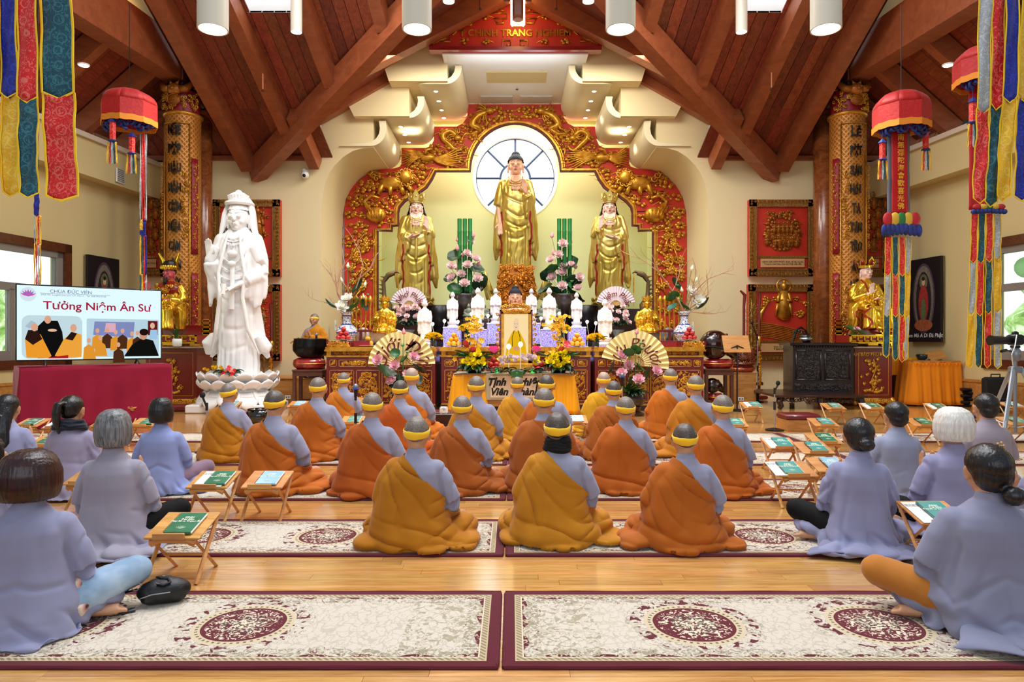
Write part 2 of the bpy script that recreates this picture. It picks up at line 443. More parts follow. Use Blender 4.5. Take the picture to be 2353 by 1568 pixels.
L+=[(xa,z2+.02),(xb-.02,z2+.02),(xb-.02,z1+.02),(xc-.02,z1+.02),(xc-.02,zc+.1)]
op=L+[(mir(x),z) for x,z in reversed(L)]
top=[(-9.2,0),(-9.2,5.6),(PX(738,YW),5.6),(PX(738,YW),PZ(287,YW)),(X0,9.4)]
wallpoly=top+[(mir(x),z) for x,z in reversed(top[:-1])]
poly=[(-9.2,0)]+[(-9.2,5.6),(PX(738,YW),5.6),(PX(738,YW),PZ(287,YW)),(X0,9.4),(mir(PX(738,YW)),PZ(287,YW)),(mir(PX(738,YW)),5.6),(mir(-9.2),5.6),(mir(-9.2),0)]+list(reversed(op))
mb=MB(); mb.prism(poly,YW,YA+.02); wall_back=struct(obj('wall_back',mb,CREAM,smooth=30))
def pf(s,px): return px if s<0 else None
for s in (-1,1):
    SX=(lambda x:x) if s<0 else mir
    def pol(pts,Y):
        q=[(SX(PX(a,Y)),PZ(b,Y)) for a,b in pts]
        return q if s<0 else q[::-1]
    mb=MB(); mb.prism(pol([(884,158),(985,98),(1028,75),(1028,186),(893,186)],15.4),15.4,YA)
    mb.prism(pol([(801,243),(893,189),(940,175),(940,267),(813,267)],15.8),15.8,YA)
    struct(obj('wall_step',mb,CREAM,smooth=False,parent=wall_back))
    for (ex,top_,bot,wid,yf) in ((PX(1077,YA),7.56,7.14,.48,15.5),(PX(999,YA),7.0,6.5,.5,15.9),(PX(921,YA),6.45,5.86,.6,15.95)):
        prof=[]
        for k in range(9):
            a=PI/2*k/8; prof.append((ex-.36+.36*sin(a),bot+.36-.36*cos(a)))
        prof=[(ex-wid-.5,bot)]+prof+[(ex,top_),(ex-.16,top_)]
        for k in range(5):
            a=PI/2*(1-k/4); prof.append((ex-.44+.3*sin(a)-.0,bot+.40-.32*cos(a)*1.0))
        prof=[(SX(x),z) for x,z in prof]
        if s>0: prof=prof[::-1]
        mb=MB(); mb.prism(prof[:],yf,YA); struct(obj('light_cove',mb,CREAM2,smooth=40,parent=wall_back))
mb=MB(); mb.bbox(X0-1.6,X0+1.6,14.95,YN,zc,zc+.08); ceil_n=struct(obj('niche_ceiling',mb,M('niche_white','#eef0ee',.5),smooth=False,parent=wall_back))
mb=MB(); zc1=zc-.012
mb.bbox(PX(1118,16),PX(1257,16),15.9,16.55,zc-.02,zc-.001); obj('ceiling_panel',mb,M('panel_tan','#d8c88f',.7),wall_back,smooth=False)
for a,b in ((1105,1178),(1196,1268)):
    mb=MB(); mb.bbox(PX(a,17.8),PX(b,17.8),17.45,17.95,zc-.03,zc-.002); v=obj('ceiling_vent',mb,M('vent_white','#cfd2d2',.5),wall_back,smooth=False)
mb=MB(); nx=3.75
def circ(cx,cz,r,n=64): return [(cx+r*cos(2*PI*k/n),cz+r*sin(2*PI*k/n)) for k in range(n)]
wcx,wcz,wr=PX(1184,YN),PZ(408,YN),93/F*YN
mb.prism([(X0-nx,0),(X0+nx,0),(X0+nx,zc),(X0-nx,zc)],YN,YN+.25,holes=[circ(wcx,wcz,wr+.02)])
mb.bbox(X0-nx-.15,X0-nx,YA+.03,YN+.2,0,zc); mb.bbox(X0+nx,X0+nx+.15,YA+.03,YN+.2,0,zc)
niche=struct(obj('wall_niche',mb,GREENW,smooth=False))
mb=MB(); mb.bbox(X0-nx-.1,X0-1.6,YA+.03,YN+.1,zc,zc+.1); mb.bbox(X0+1.6,X0+nx+.1,YA+.03,YN+.1,zc,zc+.1)
struct(obj('niche_soffit',mb,GREENW,smooth=False,parent=niche))
mb=MB(); rs1=[]
for (r,yy) in ((wr+.06,YN-.01),(wr-.03,YN-.01),(wr-.03,YN+.2),(wr+.06,YN+.2)): rs1.append([(wcx+r*cos(2*PI*k/64),yy,wcz+r*sin(2*PI*k/64)) for k in range(64)])
mb.rings(rs1+[rs1[0]],False,False); win3=struct(obj('window_3',mb,WHITEP,smooth=True))
wg=emis('daylit_glass','#f4f9ff',3.0)
BL=M('window_lead_blue','#2b4468',.5)
mb=MB(); hub=.42
angs=[PI/2,PI/4,0,-PI/4,-PI/2,PI+PI/4,PI,PI-PI/4]
for i in range(8):
    a0=angs[i]; a1=a0-PI/4
    mb2=MB(); n=8
    A=[(wcx+hub*cos(a0-(a0-a1)*k/n),YN+.12,wcz+hub*sin(a0-(a0-a1)*k/n)) for k in range(n+1)]
    B=[(wcx+(wr-.01)*cos(a0-(a0-a1)*k/n),YN+.12,wcz+(wr-.01)*sin(a0-(a0-a1)*k/n)) for k in range(n+1)]
    mb2.add(A+B,[(k,k+n+1,k+n+2,k+1) for k in range(n)]); obj('pane',mb2,wg,win3,smooth=False)
    mb.cyl((wcx+hub*cos(a0),YN+.1,wcz+hub*sin(a0)),(wcx+wr*cos(a0),YN+.1,wcz+wr*sin(a0)),.032)
mb2=MB(); mb2.add([(wcx+hub*cos(2*PI*k/32),YN+.12,wcz+hub*sin(2*PI*k/32)) for k in range(32)],[tuple(range(32))]); obj('pane',mb2,wg,win3,smooth=False)
for r in (hub,wr-.02): mb.tube([(wcx+r*cos(2*PI*k/64),YN+.1,wcz+r*sin(2*PI*k/64)) for k in range(65)],.034,6)
obj('window_bars',mb,BL,win3)
mb=MB(); mb.bbox(X0-nx,X0+nx,YA-.1,YN,0,2.15); mb.bbox(X0-2.9,X0+2.9,16.4,YA,0,1.75); mb.bbox(X0-3.6,X0+3.6,15.2,16.4,0,1.3); mb.bbox(X0-3.6,X0+3.6,14.3,15.2,0,1.2); mb.bbox(X0-3.6,X0+3.6,13.5,14.3,0,.85)
struct(obj('altar_platform',mb,DARKW,smooth=False))
outer=[(795,905),(793,700),(793,490),(796,468),(803,447),(813,431),(830,414),(857,398),(880,391),(905,390),(920,386),(924,380),(924,343),(980,343),(992,338),(998,325),(998,294),(1050,294),(1064,287),(1074,272),(1077,243),(1184,243)]
inner=[(866,905),(866,530),(900,529),(900,518),(913,518),(913,489),(916,476),(928,462),(945,450),(962,442),(978,430),(990,412),(1000,393),(1079,393)]
cxp,czp,rp=1184,391,107
a_=[PI-.02-k*(PI/2-.02)/12 for k in range(13)]
inner+=[(cxp+rp*cos(a),czp-rp*sin(a)) for a in a_][0:]
O=[(PX(a,YA),PZ(b,YA)) for a,b in outer]; I=[(PX(a,YA),PZ(b,YA)) for a,b in inner]
O[0]=(O[0][0],.3); I[0]=(I[0][0],.3)
ax=PX(1184,YA)
mr=lambda p:(2*ax-p[0],p[1])
archpoly=O+[mr(p) for p in reversed(O[:-1])]+[mr(p) for p in I[:-1]]+list(reversed(I))
archpoly=[p for i,p in enumerate(archpoly) if i==0 or (abs(p[0]-archpoly[i-1][0])+abs(p[1]-archpoly[i-1][1]))>1e-4]
arch=thing('altar_arch','stepped vermilion arch carved with gilt dragons, phoenixes and clouds around the niche','arch',(0,0,0))
mb=MB(); mb.prism(archpoly[::-1],YA-.12,YA+.02); obj('arch_panel',mb,ARCHRED,arch,smooth=False)
mb=MB()
for S in (lambda p:p,mr):
    pts=[(S(p)[0],YA-.14,S(p)[1]) for p in I]; mb.tube(pts,.045,6)
    pts=[((S(p)[0]-ax)*1.0+ax+(-.06 if S(p)[0]<ax else .06),YA-.14,S(p)[1]+.02) for p in I]; mb.tube(pts,.02,6)
obj('inner_moulding',mb,GOLD,arch)
mb=MB()
for S in (lambda p:p,mr):
    mb.tube([(S(p)[0]+(.04 if S(p)[0]<ax else -.04),YA-.13,S(p)[1]-.04) for p in I],.035,6)
obj('maroon_edge',mb,M('maroon_edge','#5c0f14',.5),arch)
def inside(poly,x,z):
    c=False; n=len(poly); j=n-1
    for i in range(n):
        xi,zi=poly[i]; xj,zj=poly[j]
        if (zi>z)!=(zj>z) and x<(xj-xi)*(z-zi)/(zj-zi)+xi: c=not c
        j=i
    return c
def spiral(mb,x,z,y,r,turns=1.6,a0=0,th=.03,sgn=1,n=22):
    pts=[];rr=[]
    for k in range(n):
        u=k/(n-1); a=a0+sgn*turns*2*PI*u; q=r*(1-u*.92); pts.append((x+q*cos(a),y-.02*u,z+q*sin(a))); rr.append(th*(1-.45*u))
    mb.tube(pts,rr,6)
def cloud(mb,x,z,y,r,rnd,tail=None):
    n=rnd.choice([3,4,5])
    for k in range(n):
        a=2*PI*k/n+rnd.random(); mb.ell((x+r*.6*cos(a),y,z+r*.42*sin(a)),(r*.42,r*.28,r*.36),8,5)
        if k<2: spiral(mb,x+r*.6*cos(a),z+r*.42*sin(a),y-r*.3,r*.3,1.3,rnd.random()*6,r*.09,rnd.choice([-1,1]),12)
    t=tail if tail is not None else rnd.choice([0,PI])+rnd.uniform(-.4,.4)
    pts=[(x+r*(.4+k*.5)*cos(t),y+.01*k,z+r*(.4+k*.5)*sin(t)+r*.16*sin(k*1.4)) for k in range(6)]
    mb.tube(pts,[r*.24,r*.22,r*.18,r*.14,r*.09,r*.02],6,flat=.6)
def flame(mb,x,z,y,a,L,w):
    pts=[(x+L*u*cos(a)+w*1.2*sin(u*5)*sin(a),y,z+L*u*sin(a)-w*1.2*sin(u*5)*cos(a)) for u in (0,.25,.5,.75,1)]
    mb.tube(pts,[w,w*.9,w*.7,w*.4,w*.05],5)
def beast(mb,path,r,y,rnd,scales=True,mane=True,sgn=1):
    n=len(path); rr=[r*(.55+.45*sin(PI*min(1,(k+1)/n*1.3))) if k<n-2 else r*.3 for k in range(n)]
    pts=[(p[0],y-.04*sin(k*1.1),p[1]) for k,p in enumerate(path)]
    sm=[];sr=[]
    for k in range(n-1):
        for u in (0,.33,.66):
            p0,p1,p2,p3=[Vector(pts[max(0,min(n-1,k+d))]) for d in (-1,0,1,2)]
            sm.append(.5*((2*p1)+(p2-p0)*u+(2*p0-5*p1+4*p2-p3)*u*u+(3*p1-p0-3*p2+p3)*u**3)); sr.append(rr[k]*(1-u)+rr[k+1]*u)
    sm.append(Vector(pts[-1])); sr.append(r*.08); mb.tube(sm,sr,8)
    for k in range(2,len(sm)-2):   # dorsal fins
        t=(sm[k+1]-sm[k-1]).normalized(); nrm=Vector((-t.z,0,t.x))*sgn
        b=sm[k]+nrm*sr[k]*.8; mb.tube([b,b+nrm*r*.5+t*r*.3],[r*.22,r*.03],4)
    h=sm[0]; d=(sm[0]-sm[2]).normalized()
    mb.ell(h+d*r*.7+Vector((0,-.03,0)),(r*1.25,r,r*1.0),10,7)
    mb.ell(h+d*r*2.0+Vector((0,-.03,-r*.2)),(r*.8,r*.6,r*.55),8,6)
    for k in range(7):
        a=math.atan2(-d.z,-d.x)+(k-3)*.38; flame(mb,h.x+r*.5*cos(a),h.z+r*.5*sin(a),y-.04,a,r*3.0,r*.3)
    for f in (.3,.6):
        q=sm[int(len(sm)*f)]; mb.tube([q,q+Vector((r*.6,-.05,-r*1.8)),q+Vector((r*1.6,-.05,-r*2.4))],[r*.5,r*.35,r*.2],6)
        for g in (-.5,0,.5): mb.tube([q+Vector((r*1.6,-.05,-r*2.4)),q+Vector((r*(2.3),-.06,-r*(2.4+g)))],[r*.18,r*.03],4)
rnd=random.Random(11)
mb=MB(); yr=YA-.16
mot=[]
for side in (0,1):
    S=(lambda p:p) if side==0 else mr
    Q=lambda a,b:S((PX(a,YA),PZ(b,YA)))
    start=len(mb.v)
    beast(mb,[Q(1120,262),Q(1098,272),Q(1086,292),Q(1104,300),Q(1085,312),Q(1070,310),Q(1060,330)],.10,yr,rnd,sgn=1 if side else -1)
    beast(mb,[Q(1050,318),Q(1036,306),Q(1018,318),Q(1034,336),Q(1052,350),Q(1068,338),Q(1072,362)],.085,yr,rnd,sgn=-1 if side else 1)
    b=Q(985,366); sg=1 if side==0 else -1
    mb.ell((b[0],yr-.03,b[1]),(.22,.09,.12),10,6); mb.tube([(b[0]-sg*.05,yr-.08,b[1]+.05),(b[0]-sg*.02,yr-.12,b[1]+.18),(b[0]+sg*.14,yr-.12,b[1]+.2)],[.06,.05,.03],6)
    for k in range(9):
        flame(mb,b[0]+sg*.1,b[1]-.02,yr-.03,(0 if side==0 else PI)+sg*(-.36+.085*k),1.05-.04*abs(k-4),.04)
        flame(mb,b[0]-sg*.1,b[1]+.02,yr-.03,(PI if side==0 else 0)-sg*(-.5+.11*k),.66,.035)
    b=Q(905,425)
    mb.ell((b[0],yr-.04,b[1]),(.36,.11,.17),12,7)
    mb.ell((b[0]+sg*.36,yr-.1,b[1]+.14),(.18,.13,.17),10,7)
    for k in range(12): spiral(mb,b[0]+sg*.36+.2*cos(k*.55),b[1]+.14+.2*sin(k*.55),yr-.12,.07,1.2,k,.022,1,10)
    for dx,dz in ((-.3,-.3),(-.05,-.32),(.25,-.3),(.45,-.24)): mb.tube([(b[0]+sg*dx*.9,yr-.05,b[1]-.05),(b[0]+sg*dx*1.2,yr-.05,b[1]+dz)],[.09,.05],6)
    for k in range(4): spiral(mb,b[0]-sg*(.42+.08*k),b[1]+.12+.09*k,yr-.04,.1,1.4,k,.03,sg,12)
    b=Q(868,497)
    mb.ell((b[0],yr-.05,b[1]),(.27,.12,.2),12,7); mb.tube([(b[0]-sg*.18,yr-.06,b[1]+.12),(b[0]-sg*.3,yr-.1,b[1]+.34),(b[0]-sg*.12,yr-.1,b[1]+.5),(b[0]+sg*.1,yr-.1,b[1]+.42)],[.08,.05,.045,.03],7)
    for k in range(5): mb.tube([(b[0]+sg*(-.2+.1*k),yr-.16,b[1]+.12),(b[0]+sg*(-.1+.06*k),yr-.17,b[1]-.12)],.02,5)
    tries=0; pl=[]
    while tries<4000 and len(pl)<98:
        tries+=1; px=rnd.uniform(797,1180); py=rnd.uniform(248,640)
        x,z=PX(px,YA),PZ(py,YA)
        if not all(inside(archpoly,x+dx,z+dz) for dx,dz in ((.13,0),(-.13,0),(0,.1),(0,-.1))): continue
        if any((x-a)**2+(z-c)**2<.021 for a,c in pl): continue
        pl.append((x,z))
        p=S((x,z)); cloud(mb,p[0],p[1],yr+.02,rnd.uniform(.11,.165),rnd)
    for k in range(13):
        py=560+k*24; c=Q(828+rnd.uniform(-14,14),py)
        pts=[(c[0],yr,c[1]-.25),(c[0]+rnd.uniform(-.1,.1),yr-.02,c[1]-.05),(c[0]+rnd.uniform(-.2,.2),yr,c[1]+.2)]; mb.tube(pts,[.03,.025,.015],5)
        for q in range(4):
            fx,fz=c[0]+rnd.uniform(-.24,.24),c[1]+rnd.uniform(-.2,.2)
            mb.ell((fx,yr-.02,fz),(.045,.03,.045),6,4)
            for w_ in range(5): mb.ell((fx+.06*cos(w_*1.257),yr,fz+.06*sin(w_*1.257)),(.042,.02,.042),6,4)
obj('gilt_relief',mb,GOLD,arch,smooth=True)['kind']='stuff'
mb=MB();
for a,b,c,d in ((1080,352,1040,352),(840,443,905,443),(868,488,912,488)):
    for S in (lambda p:p,mr):
        p=S((PX(a,YA),PZ(b,YA))); q=S((PX(c,YA),PZ(d,YA))); mb.bbox(min(p[0],q[0]),max(p[0],q[0]),YA-.135,YA-.11,p[1]-.012,p[1]+.012)
obj('panel_joint',mb,BLACKM,arch,smooth=False)

ceiling=bpy.data.objects.new('ceiling',None); C.objects.link(ceiling); struct(ceiling)
def hipz(Y): return 5.6+.7*(16-Y)
def valx(Y): return -6.0+(16-Y)*1.276
def gabz(x,Y): return 5.6+.6*(x+6)-.07*(16-Y)
def beam(p0,p1,w,d,SX=lambda x:x,name='beam',mat=None,parent=None,up=Vector((0,0,1))):
    p0=Vector((SX(p0[0]),p0[1],p0[2])); p1=Vector((SX(p1[0]),p1[1],p1[2]))
    t=(p1-p0).normalized(); s=t.cross(up).normalized(); n=s.cross(t).normalized()
    vs=[]
    for p in (p0,p1):
        for a,b in ((-1,-1),(1,-1),(1,0),(-1,0)): vs.append(p+s*(a*w/2)+n*(b*d))
    mb=MB(); mb.add(vs,[(0,1,2,3),(7,6,5,4),(0,4,5,1),(1,5,6,2),(2,6,7,3),(3,7,4,0)])
    return obj(name,mb,mat or TIMBER,parent or ceiling,smooth=False)
def strip(a0,a1,b0,b1,th=.03):
    mb=MB(); up=Vector((0,0,th)); q=[Vector(v) for v in (a0,b0,b1,a1)]
    mb.add(q+[v+up for v in q],[(0,1,2,3),(7,6,5,4),(0,4,5,1),(1,5,6,2),(2,6,7,3),(3,7,4,0)])
    return mb
nb=0
for s in (-1,1):
    SX=(lambda x:x) if s<0 else mir
    bw=.235; c=-9.6
    wl_=lambda c:14.95 if c<-6.62 else 0
    while c<-2.0:
        y0=16.0
        if c>-6: y0=16-(c+6)/1.406
        y1=11.6
        if -4.72<c<-3.62: y1=13.12
        y1=max(y1,wl_(c))
        if y0-y1>.15:
            g=.006; lz=rnd.uniform(0,.004)
            e=lambda cc,Y:(SX(cc+.13*(Y-16)),Y,hipz(Y)+lz)
            ylo2=16.0 if c+bw<=-6 else 16-(c+bw+6)/1.406
            mb=strip(e(c+g,y0),e(c+g,y1),e(c+bw-g,min(y0,ylo2)),e(c+bw-g,y1)); obj('ceiling_board',mb,TG,ceiling,smooth=False); nb+=1
        if -6<c<-4.4:
            e=lambda cc,Y:(SX(cc+.13*(Y-16)),Y,hipz(Y)); mb=strip(e(c,16),e(c,14.9),e(c+bw-.01,16),e(c+bw-.01,14.9)); obj('ceiling_board',mb,TG,ceiling,smooth=False)
        c+=bw
    mb=MB(); e2=lambda x,Y,z:(SX(x),Y,z+.06); mb.add([e2(-9.8,16.1,hipz(16.1)),e2(-6.1,16.1,hipz(16.1)),e2(valx(14.95),14.95,hipz(14.95)),e2(-9.9,14.95,hipz(14.95))],[(0,1,2,3)]); mb.add([e2(-6.75,14.95,hipz(14.95)),e2(valx(14.95),14.95,hipz(14.95)),e2(valx(13.12),13.12,hipz(13.12)),e2(-6.98,13.12,hipz(13.12))],[(0,1,2,3)])
    mb.add([e2(-6.98,13.12,hipz(13.12)),e2(-5.12,13.12,hipz(13.12)),e2(-5.3,11.5,hipz(11.5)),e2(-7.2,11.5,hipz(11.5))],[(0,1,2,3)]); mb.add([e2(-3.86,13.12,hipz(13.12)),e2(valx(13.12),13.12,hipz(13.12)),e2(valx(11.5),11.5,hipz(11.5)),e2(-4.06,11.5,hipz(11.5))],[(0,1,2,3)])
    mb.add([e2(-6,16.1,gabz(-6,16)),e2(X0,16.1,gabz(X0,16)),e2(X0,12,gabz(X0,12)),e2(valx(12),12,gabz(valx(12),12))],[(0,1,2,3)]); mb.add([e2(-9.7,16.2,5.77),e2(-7.0,16.2,7.28),e2(-8.1,6.4,7.28),e2(-11,6.4,5.77)],[(0,1,2,3)])
    obj('gap_light_block',mb,DARKW,ceiling,smooth=False)  # unseen dark sheet added to stop sky light leaking between the boards
    Y=16.1; bw=.235
    while Y>12.2:
        mb=strip((SX(valx(Y)),Y,gabz(valx(Y),Y)),(SX(X0),Y,gabz(X0,Y)),(SX(valx(Y-bw+.01)),Y-bw+.01,gabz(valx(Y-bw),Y-bw)),(SX(X0),Y-bw+.01,gabz(X0,Y-bw)))
        obj('ceiling_board',mb,wood('gable_boards','#5f2817','#8f4a2b',.45,grain=9,rnd=.6,obj_rand=True,axis='X') if 'gable_boards' not in bpy.data.materials else bpy.data.materials['gable_boards'],ceiling,smooth=False)
        Y-=bw
    for c,d,ys in ((-6.13,.42,16.05),(-4.86,.36,None),(-3.5,.36,None),(-2.1,.36,None),(-4.58,.34,16.05)):
        y0=ys or 16-(c+6)/1.406+.05
        y1=14.9 if c==-4.58 else 11.0
        beam((c+.13*(y0-16),y0,hipz(y0)),(c+.13*(y1-16),y1,hipz(y1)),.24,d,SX)
    beam((-6.12,16.1,hipz(16.1)-.05),(valx(10.8),10.8,gabz(valx(10.8),10.8)),.3,.5,SX)
    beam((PX(712,15.8),15.8,PZ(262,15.8)),(X0,15.8,9.25),.25,.3,SX)
    beam((PX(788,14.6),14.6,PZ(146,14.6)),(X0+.1,14.6,9.17),.3,.42,SX)
    beam((-9.2,15.95,5.62),(PX(738,16),15.95,5.62),.12,.1,SX)
    ex=lambda cc,Y,dz=0:(SX(cc+.13*(Y-16)),Y,hipz(Y)+dz)
    mb=MB(); y1,y0=11.6,13.12; cs=(-4.72,-3.50)
    for (a,b) in (((cs[0],y0),(cs[0],y1)),((cs[1],y0),(cs[1],y1)),((cs[0],y0),(cs[1],y0))):
        mb.add([ex(*a),ex(*b),ex(b[0],b[1],.6),ex(a[0],a[1],.6)],[(0,1,2,3)])
    sk=obj('skylight',mb,WHITEP,smooth=False); struct(sk)
    mb=MB(); mb.add([ex(cs[0],y0,.45),ex(cs[1],y0,.45),ex(cs[1],y1,.45),ex(cs[0],y1,.45)],[(0,1,2,3)])
    obj('skylight_pane',mb,emis('sky_pane','#eaf2ff',5.0),sk,smooth=False)
    bx=lambda Y:-6.83-.125*(14.6-Y)
    Ya,Yb=15.0,5.5
    for nm,z0,z1,o0,o1,mt in (('hall_beam',6.74,7.58,0,-.42,TIMBER),):
        mb=MB(); a=[(SX(bx(Ya)+o0),Ya,z0),(SX(bx(Ya)+o1),Ya,z0),(SX(bx(Ya)+o1),Ya,z1),(SX(bx(Ya)+o0),Ya,z1)]
        b=[(SX(bx(Yb)+o0),Yb,z0),(SX(bx(Yb)+o1),Yb,z0),(SX(bx(Yb)+o1),Yb,z1),(SX(bx(Yb)+o0),Yb,z1)]
        mb.rings([a,b]); obj(nm,mb,mt,ceiling,smooth=False)
    mb=MB(); mb.bbox(SX(bx(14.5)+.012)-.012,SX(bx(14.5)+.012)+.012,14.15,14.6,6.72,7.6); obj('steel_strap',mb,M('strap_brown','#7d4228',.4,.3),ceiling,smooth=False)
    mb=MB()
    for zz in (6.85,7.1,7.35,7.5): mb.ell((SX(bx(14.3)+.03),14.3,zz),.03,8,5)
    stuff(obj('bolt_heads',mb,TIMBER,ceiling))
    mb=MB(); a=[(SX(bx(Y)-.3),Y,z) for Y,z in ((15.0,7.58),(5.5,7.58),(5.5,9.8),(15.0,9.8))]; mb.add(a+[(p[0]-.1,p[1],p[2]) for p in a],[(0,1,2,3),(7,6,5,4)])
    struct(obj('wall_clerestory',mb,M('clerestory_paint','#e8cf95',.8),smooth=False))
    beam((bx(14.4)+.25,14.6,8.2),(bx(9.5)+.9,9.5,11.9),.3,.45,SX)
    d=bpy.data.lights.new('cove_uplight','AREA'); d.energy=70; d.color=(1,.72,.35); d.shape='RECTANGLE'; d.size=.2; d.size_y=5; o=bpy.data.objects.new('cove_uplight',d); C.objects.link(o); o.location=(SX(bx(12)-.2),12,7.62); o.rotation_euler=(R(180),0,0)
    beam((bx(14.5)-.1,14.55,7.55),(bx(14.5)-.1,14.55,8.3),.42,.4,SX,name='beam',up=Vector((0,1,0)))
    Y=16.2
    while Y>6.5:
        f=lambda x,Y,z:(SX(x),Y,z)
        xo=lambda Y:-(8.65+.12*(16-Y))+X0-.15
        mb=strip(f(xo(Y),Y,5.75),f(bx(Y)-.4,Y,7.25),f(xo(Y-.3),Y-.29,5.75),f(bx(Y-.3)-.4,Y-.29,7.25)); obj('ceiling_board',mb,TG,ceiling,smooth=False); Y-=.3
    for Y in (15.2,13.9,12.55,11.2,9.8,8.4):
        beam((xo(Y),Y,5.72),(bx(Y)-.38,Y,7.22),.2,.36,SX)
    mb=MB(); mb.bbox(min(SX(-9.6),SX(-7.2)),max(SX(-9.6),SX(-7.2)),16.0,16.1,5.5,7.4); struct(obj('wall_gable_end',mb,TIMBER,smooth=False))
    t=thing('downlight','small round downlight glowing in the dark %s aisle roof'%('left' if s<0 else 'right'),'light',(SX(PX(192,12.3)),12.3,PZ(150,12.3)-.0))
    mb=MB(); mb.lathe([(.1,.02),(.1,.0),(.075,-.005)],16,cap=True); obj('housing',mb,WHITEP,t); mb=MB(); mb.lathe([(.0,-.012),(.075,-.012),(.075,-.006),(0,-.006)],16,cap=False); obj('lamp_lens',mb,emis('lamp_lens','#fff1da',14),t)
def dl(x,Y,z,label,rot=None,group='recessed spotlights under the stepped soffits'):
    t=thing('recessed_spotlight',label,'light',(x,Y,z),0,group)
    mb=MB(); mb.lathe([(.05,-.004),(.075,-.006),(.075,.0),(.05,.0)],16,cap=False); obj('trim_ring',mb,WHITEP,t)
    mb=MB(); mb.lathe([(0,-.003),(.05,-.003)],16,cap=False); obj('lamp_lens',mb,emis('spot_lens','#fff4e0',12),t)
for s in (-1,1):
    SX=(lambda x:x) if s<0 else mir
    n1=['nearest the hall','second from the hall','third from the hall','nearest the arch']
    for k,Y in enumerate((15.95,16.6,17.25,17.85)): dl(SX(-1.78),Y,7.137,'recessed spotlight under the upper %s soffit, %s'%('left' if s<0 else 'right',n1[k]))
    for k,Y in enumerate((16.55,17.2,17.85)): dl(SX(-2.70),Y,6.497,'recessed spotlight under the lower %s soffit, %s'%('left' if s<0 else 'right',n1[k if k<2 else 3]))
    spot('soffit_spot',(SX(-1.78),16.9,7.08),90,100,(1,.93,.78),(R(-8),0,0)); spot('soffit_spot',(SX(-2.7),17.2,6.45),90,100,(1,.93,.78),(0,0,0))
    spot('soffit_spot',(SX(-2.5),16.9,6.2),18,120,(1,.9,.7),(R(180),0,0))
for x_ in (-1.3,1.5): spot('figurine_fill',(x_,12.6,6.3),480,38,(1,.96,.9),(R(14),0,0),.6)  # added lamps without fixtures, put in to brighten the white figurines
area('niche_wash',(X0,18.6,7.45),4.5,130,(.97,1.0,.85),(0,0,0),.8)
area('altar_wash',(X0,14.2,7.3),5.5,240,(1,.95,.86),(R(12),0,0),1.0)
area('niche_sky',(X0,15.0,7.2),2.4,6,(.85,.92,1),(R(160),0,0),.5)
def srings(mb,lst,n=32,p=2.4):
    rs=[]
    for (z,cx,cy,a,b) in lst:
        r=[]
        for k in range(n):
            t=2*PI*k/n; c,s=cos(t),sin(t)
            r.append((cx+a*math.copysign(abs(c)**(2/p),c),cy+b*math.copysign(abs(s)**(2/p),s),z))
        rs.append(r)
    mb.rings(rs)
def hand(mb,wr,d,up,sd,curl=.5,s=1.0,spread=.35):
    wr,d,up,sd=Vector(wr),Vector(d).normalized(),Vector(up).normalized(),Vector(sd).normalized()
    pc=wr+d*.045*s
    for k in (-1.5,-.5,.5,1.5): mb.tube([wr+sd*(.012*k*s)*.8,wr+d*.085*s+sd*(.0165*k*s)],[.017*s,.0125*s],8)
    for k,L in ((1.5,.072),(.5,.082),(-.5,.076),(-1.5,.06)):
        b=wr+d*.082*s+sd*(.0175*k*s); a=k*.1*spread
        d1=(d+sd*a-up*curl*.35).normalized(); d2=(d+sd*a-up*curl*1.0).normalized(); d3=(d+sd*a-up*curl*1.7).normalized()
        p1=b+d1*L*.45*s; p2=p1+d2*L*.32*s; p3=p2+d3*L*.25*s
        mb.tube([b,p1,p2,p3],[.0098*s,.009*s,.0082*s,.0062*s],8)
    t0=wr+d*.02*s+sd*.026*s; t1=t0+(d*.6+sd*.9-up*.2).normalized()*.036*s; t2=t1+(d*.95+sd*.35-up*.3).normalized()*.034*s
    mb.tube([wr+sd*.012*s,t0,t1,t2],[.014*s,.0135*s,.0108*s,.008*s],8)
def headblobs(mb,z=.765,y=0,female=False,M_=None,k_=1.13):
    n0=len(mb.v)
    e=lambda c,r,**k: mb.ell((c[0],c[1]+y,c[2]+z),r,16,12,**k)
    e((0,-.012,.02),(.076,.095,.088)); e((0,.012,-.02),(.068,.078,.08)); e((0,.042,-.062),(.046,.046,.05)); e((0,.062,-.088),(.026,.026,.022))
    e((0,.084,-.0),(.055,.012,.03))                      # brow
    mb.tube([(0,.092+y,z+.004),(0,.108+y,z-.026)],[.008,.012],8); e((0,.100,-.034),(.018,.012,.009))
    e((0,.086,-.058),(.024,.012,.006)); e((0,.086,-.067),(.02,.012,.007))
    for s in (-1,1):
        e((s*.03,.077,-.012),(.016,.011,.008)); e((s*.038,.056,-.04),(.024,.024,.026))
        mb.ell((s*.079,y-.0,z-.012),(.008,.021,.033),12,8,rot=(0,s*.18,s*-.35)); mb.ell((s*.081,y+.0,z-.038),(.006,.01,.011),8,6)
    for i in range(n0,len(mb.v)):
        v=mb.v[i]; mb.v[i]=(v[0]*k_,y+(v[1]-y)*k_,z+(v[2]-z)*k_)
def neck(mb,z=.765,y=0): mb.tube([(0,y-.035,z-.20),(0,y-.028,z-.13),(0,y-.015,z-.05)],[.07,.06,.06],14)
_body={}
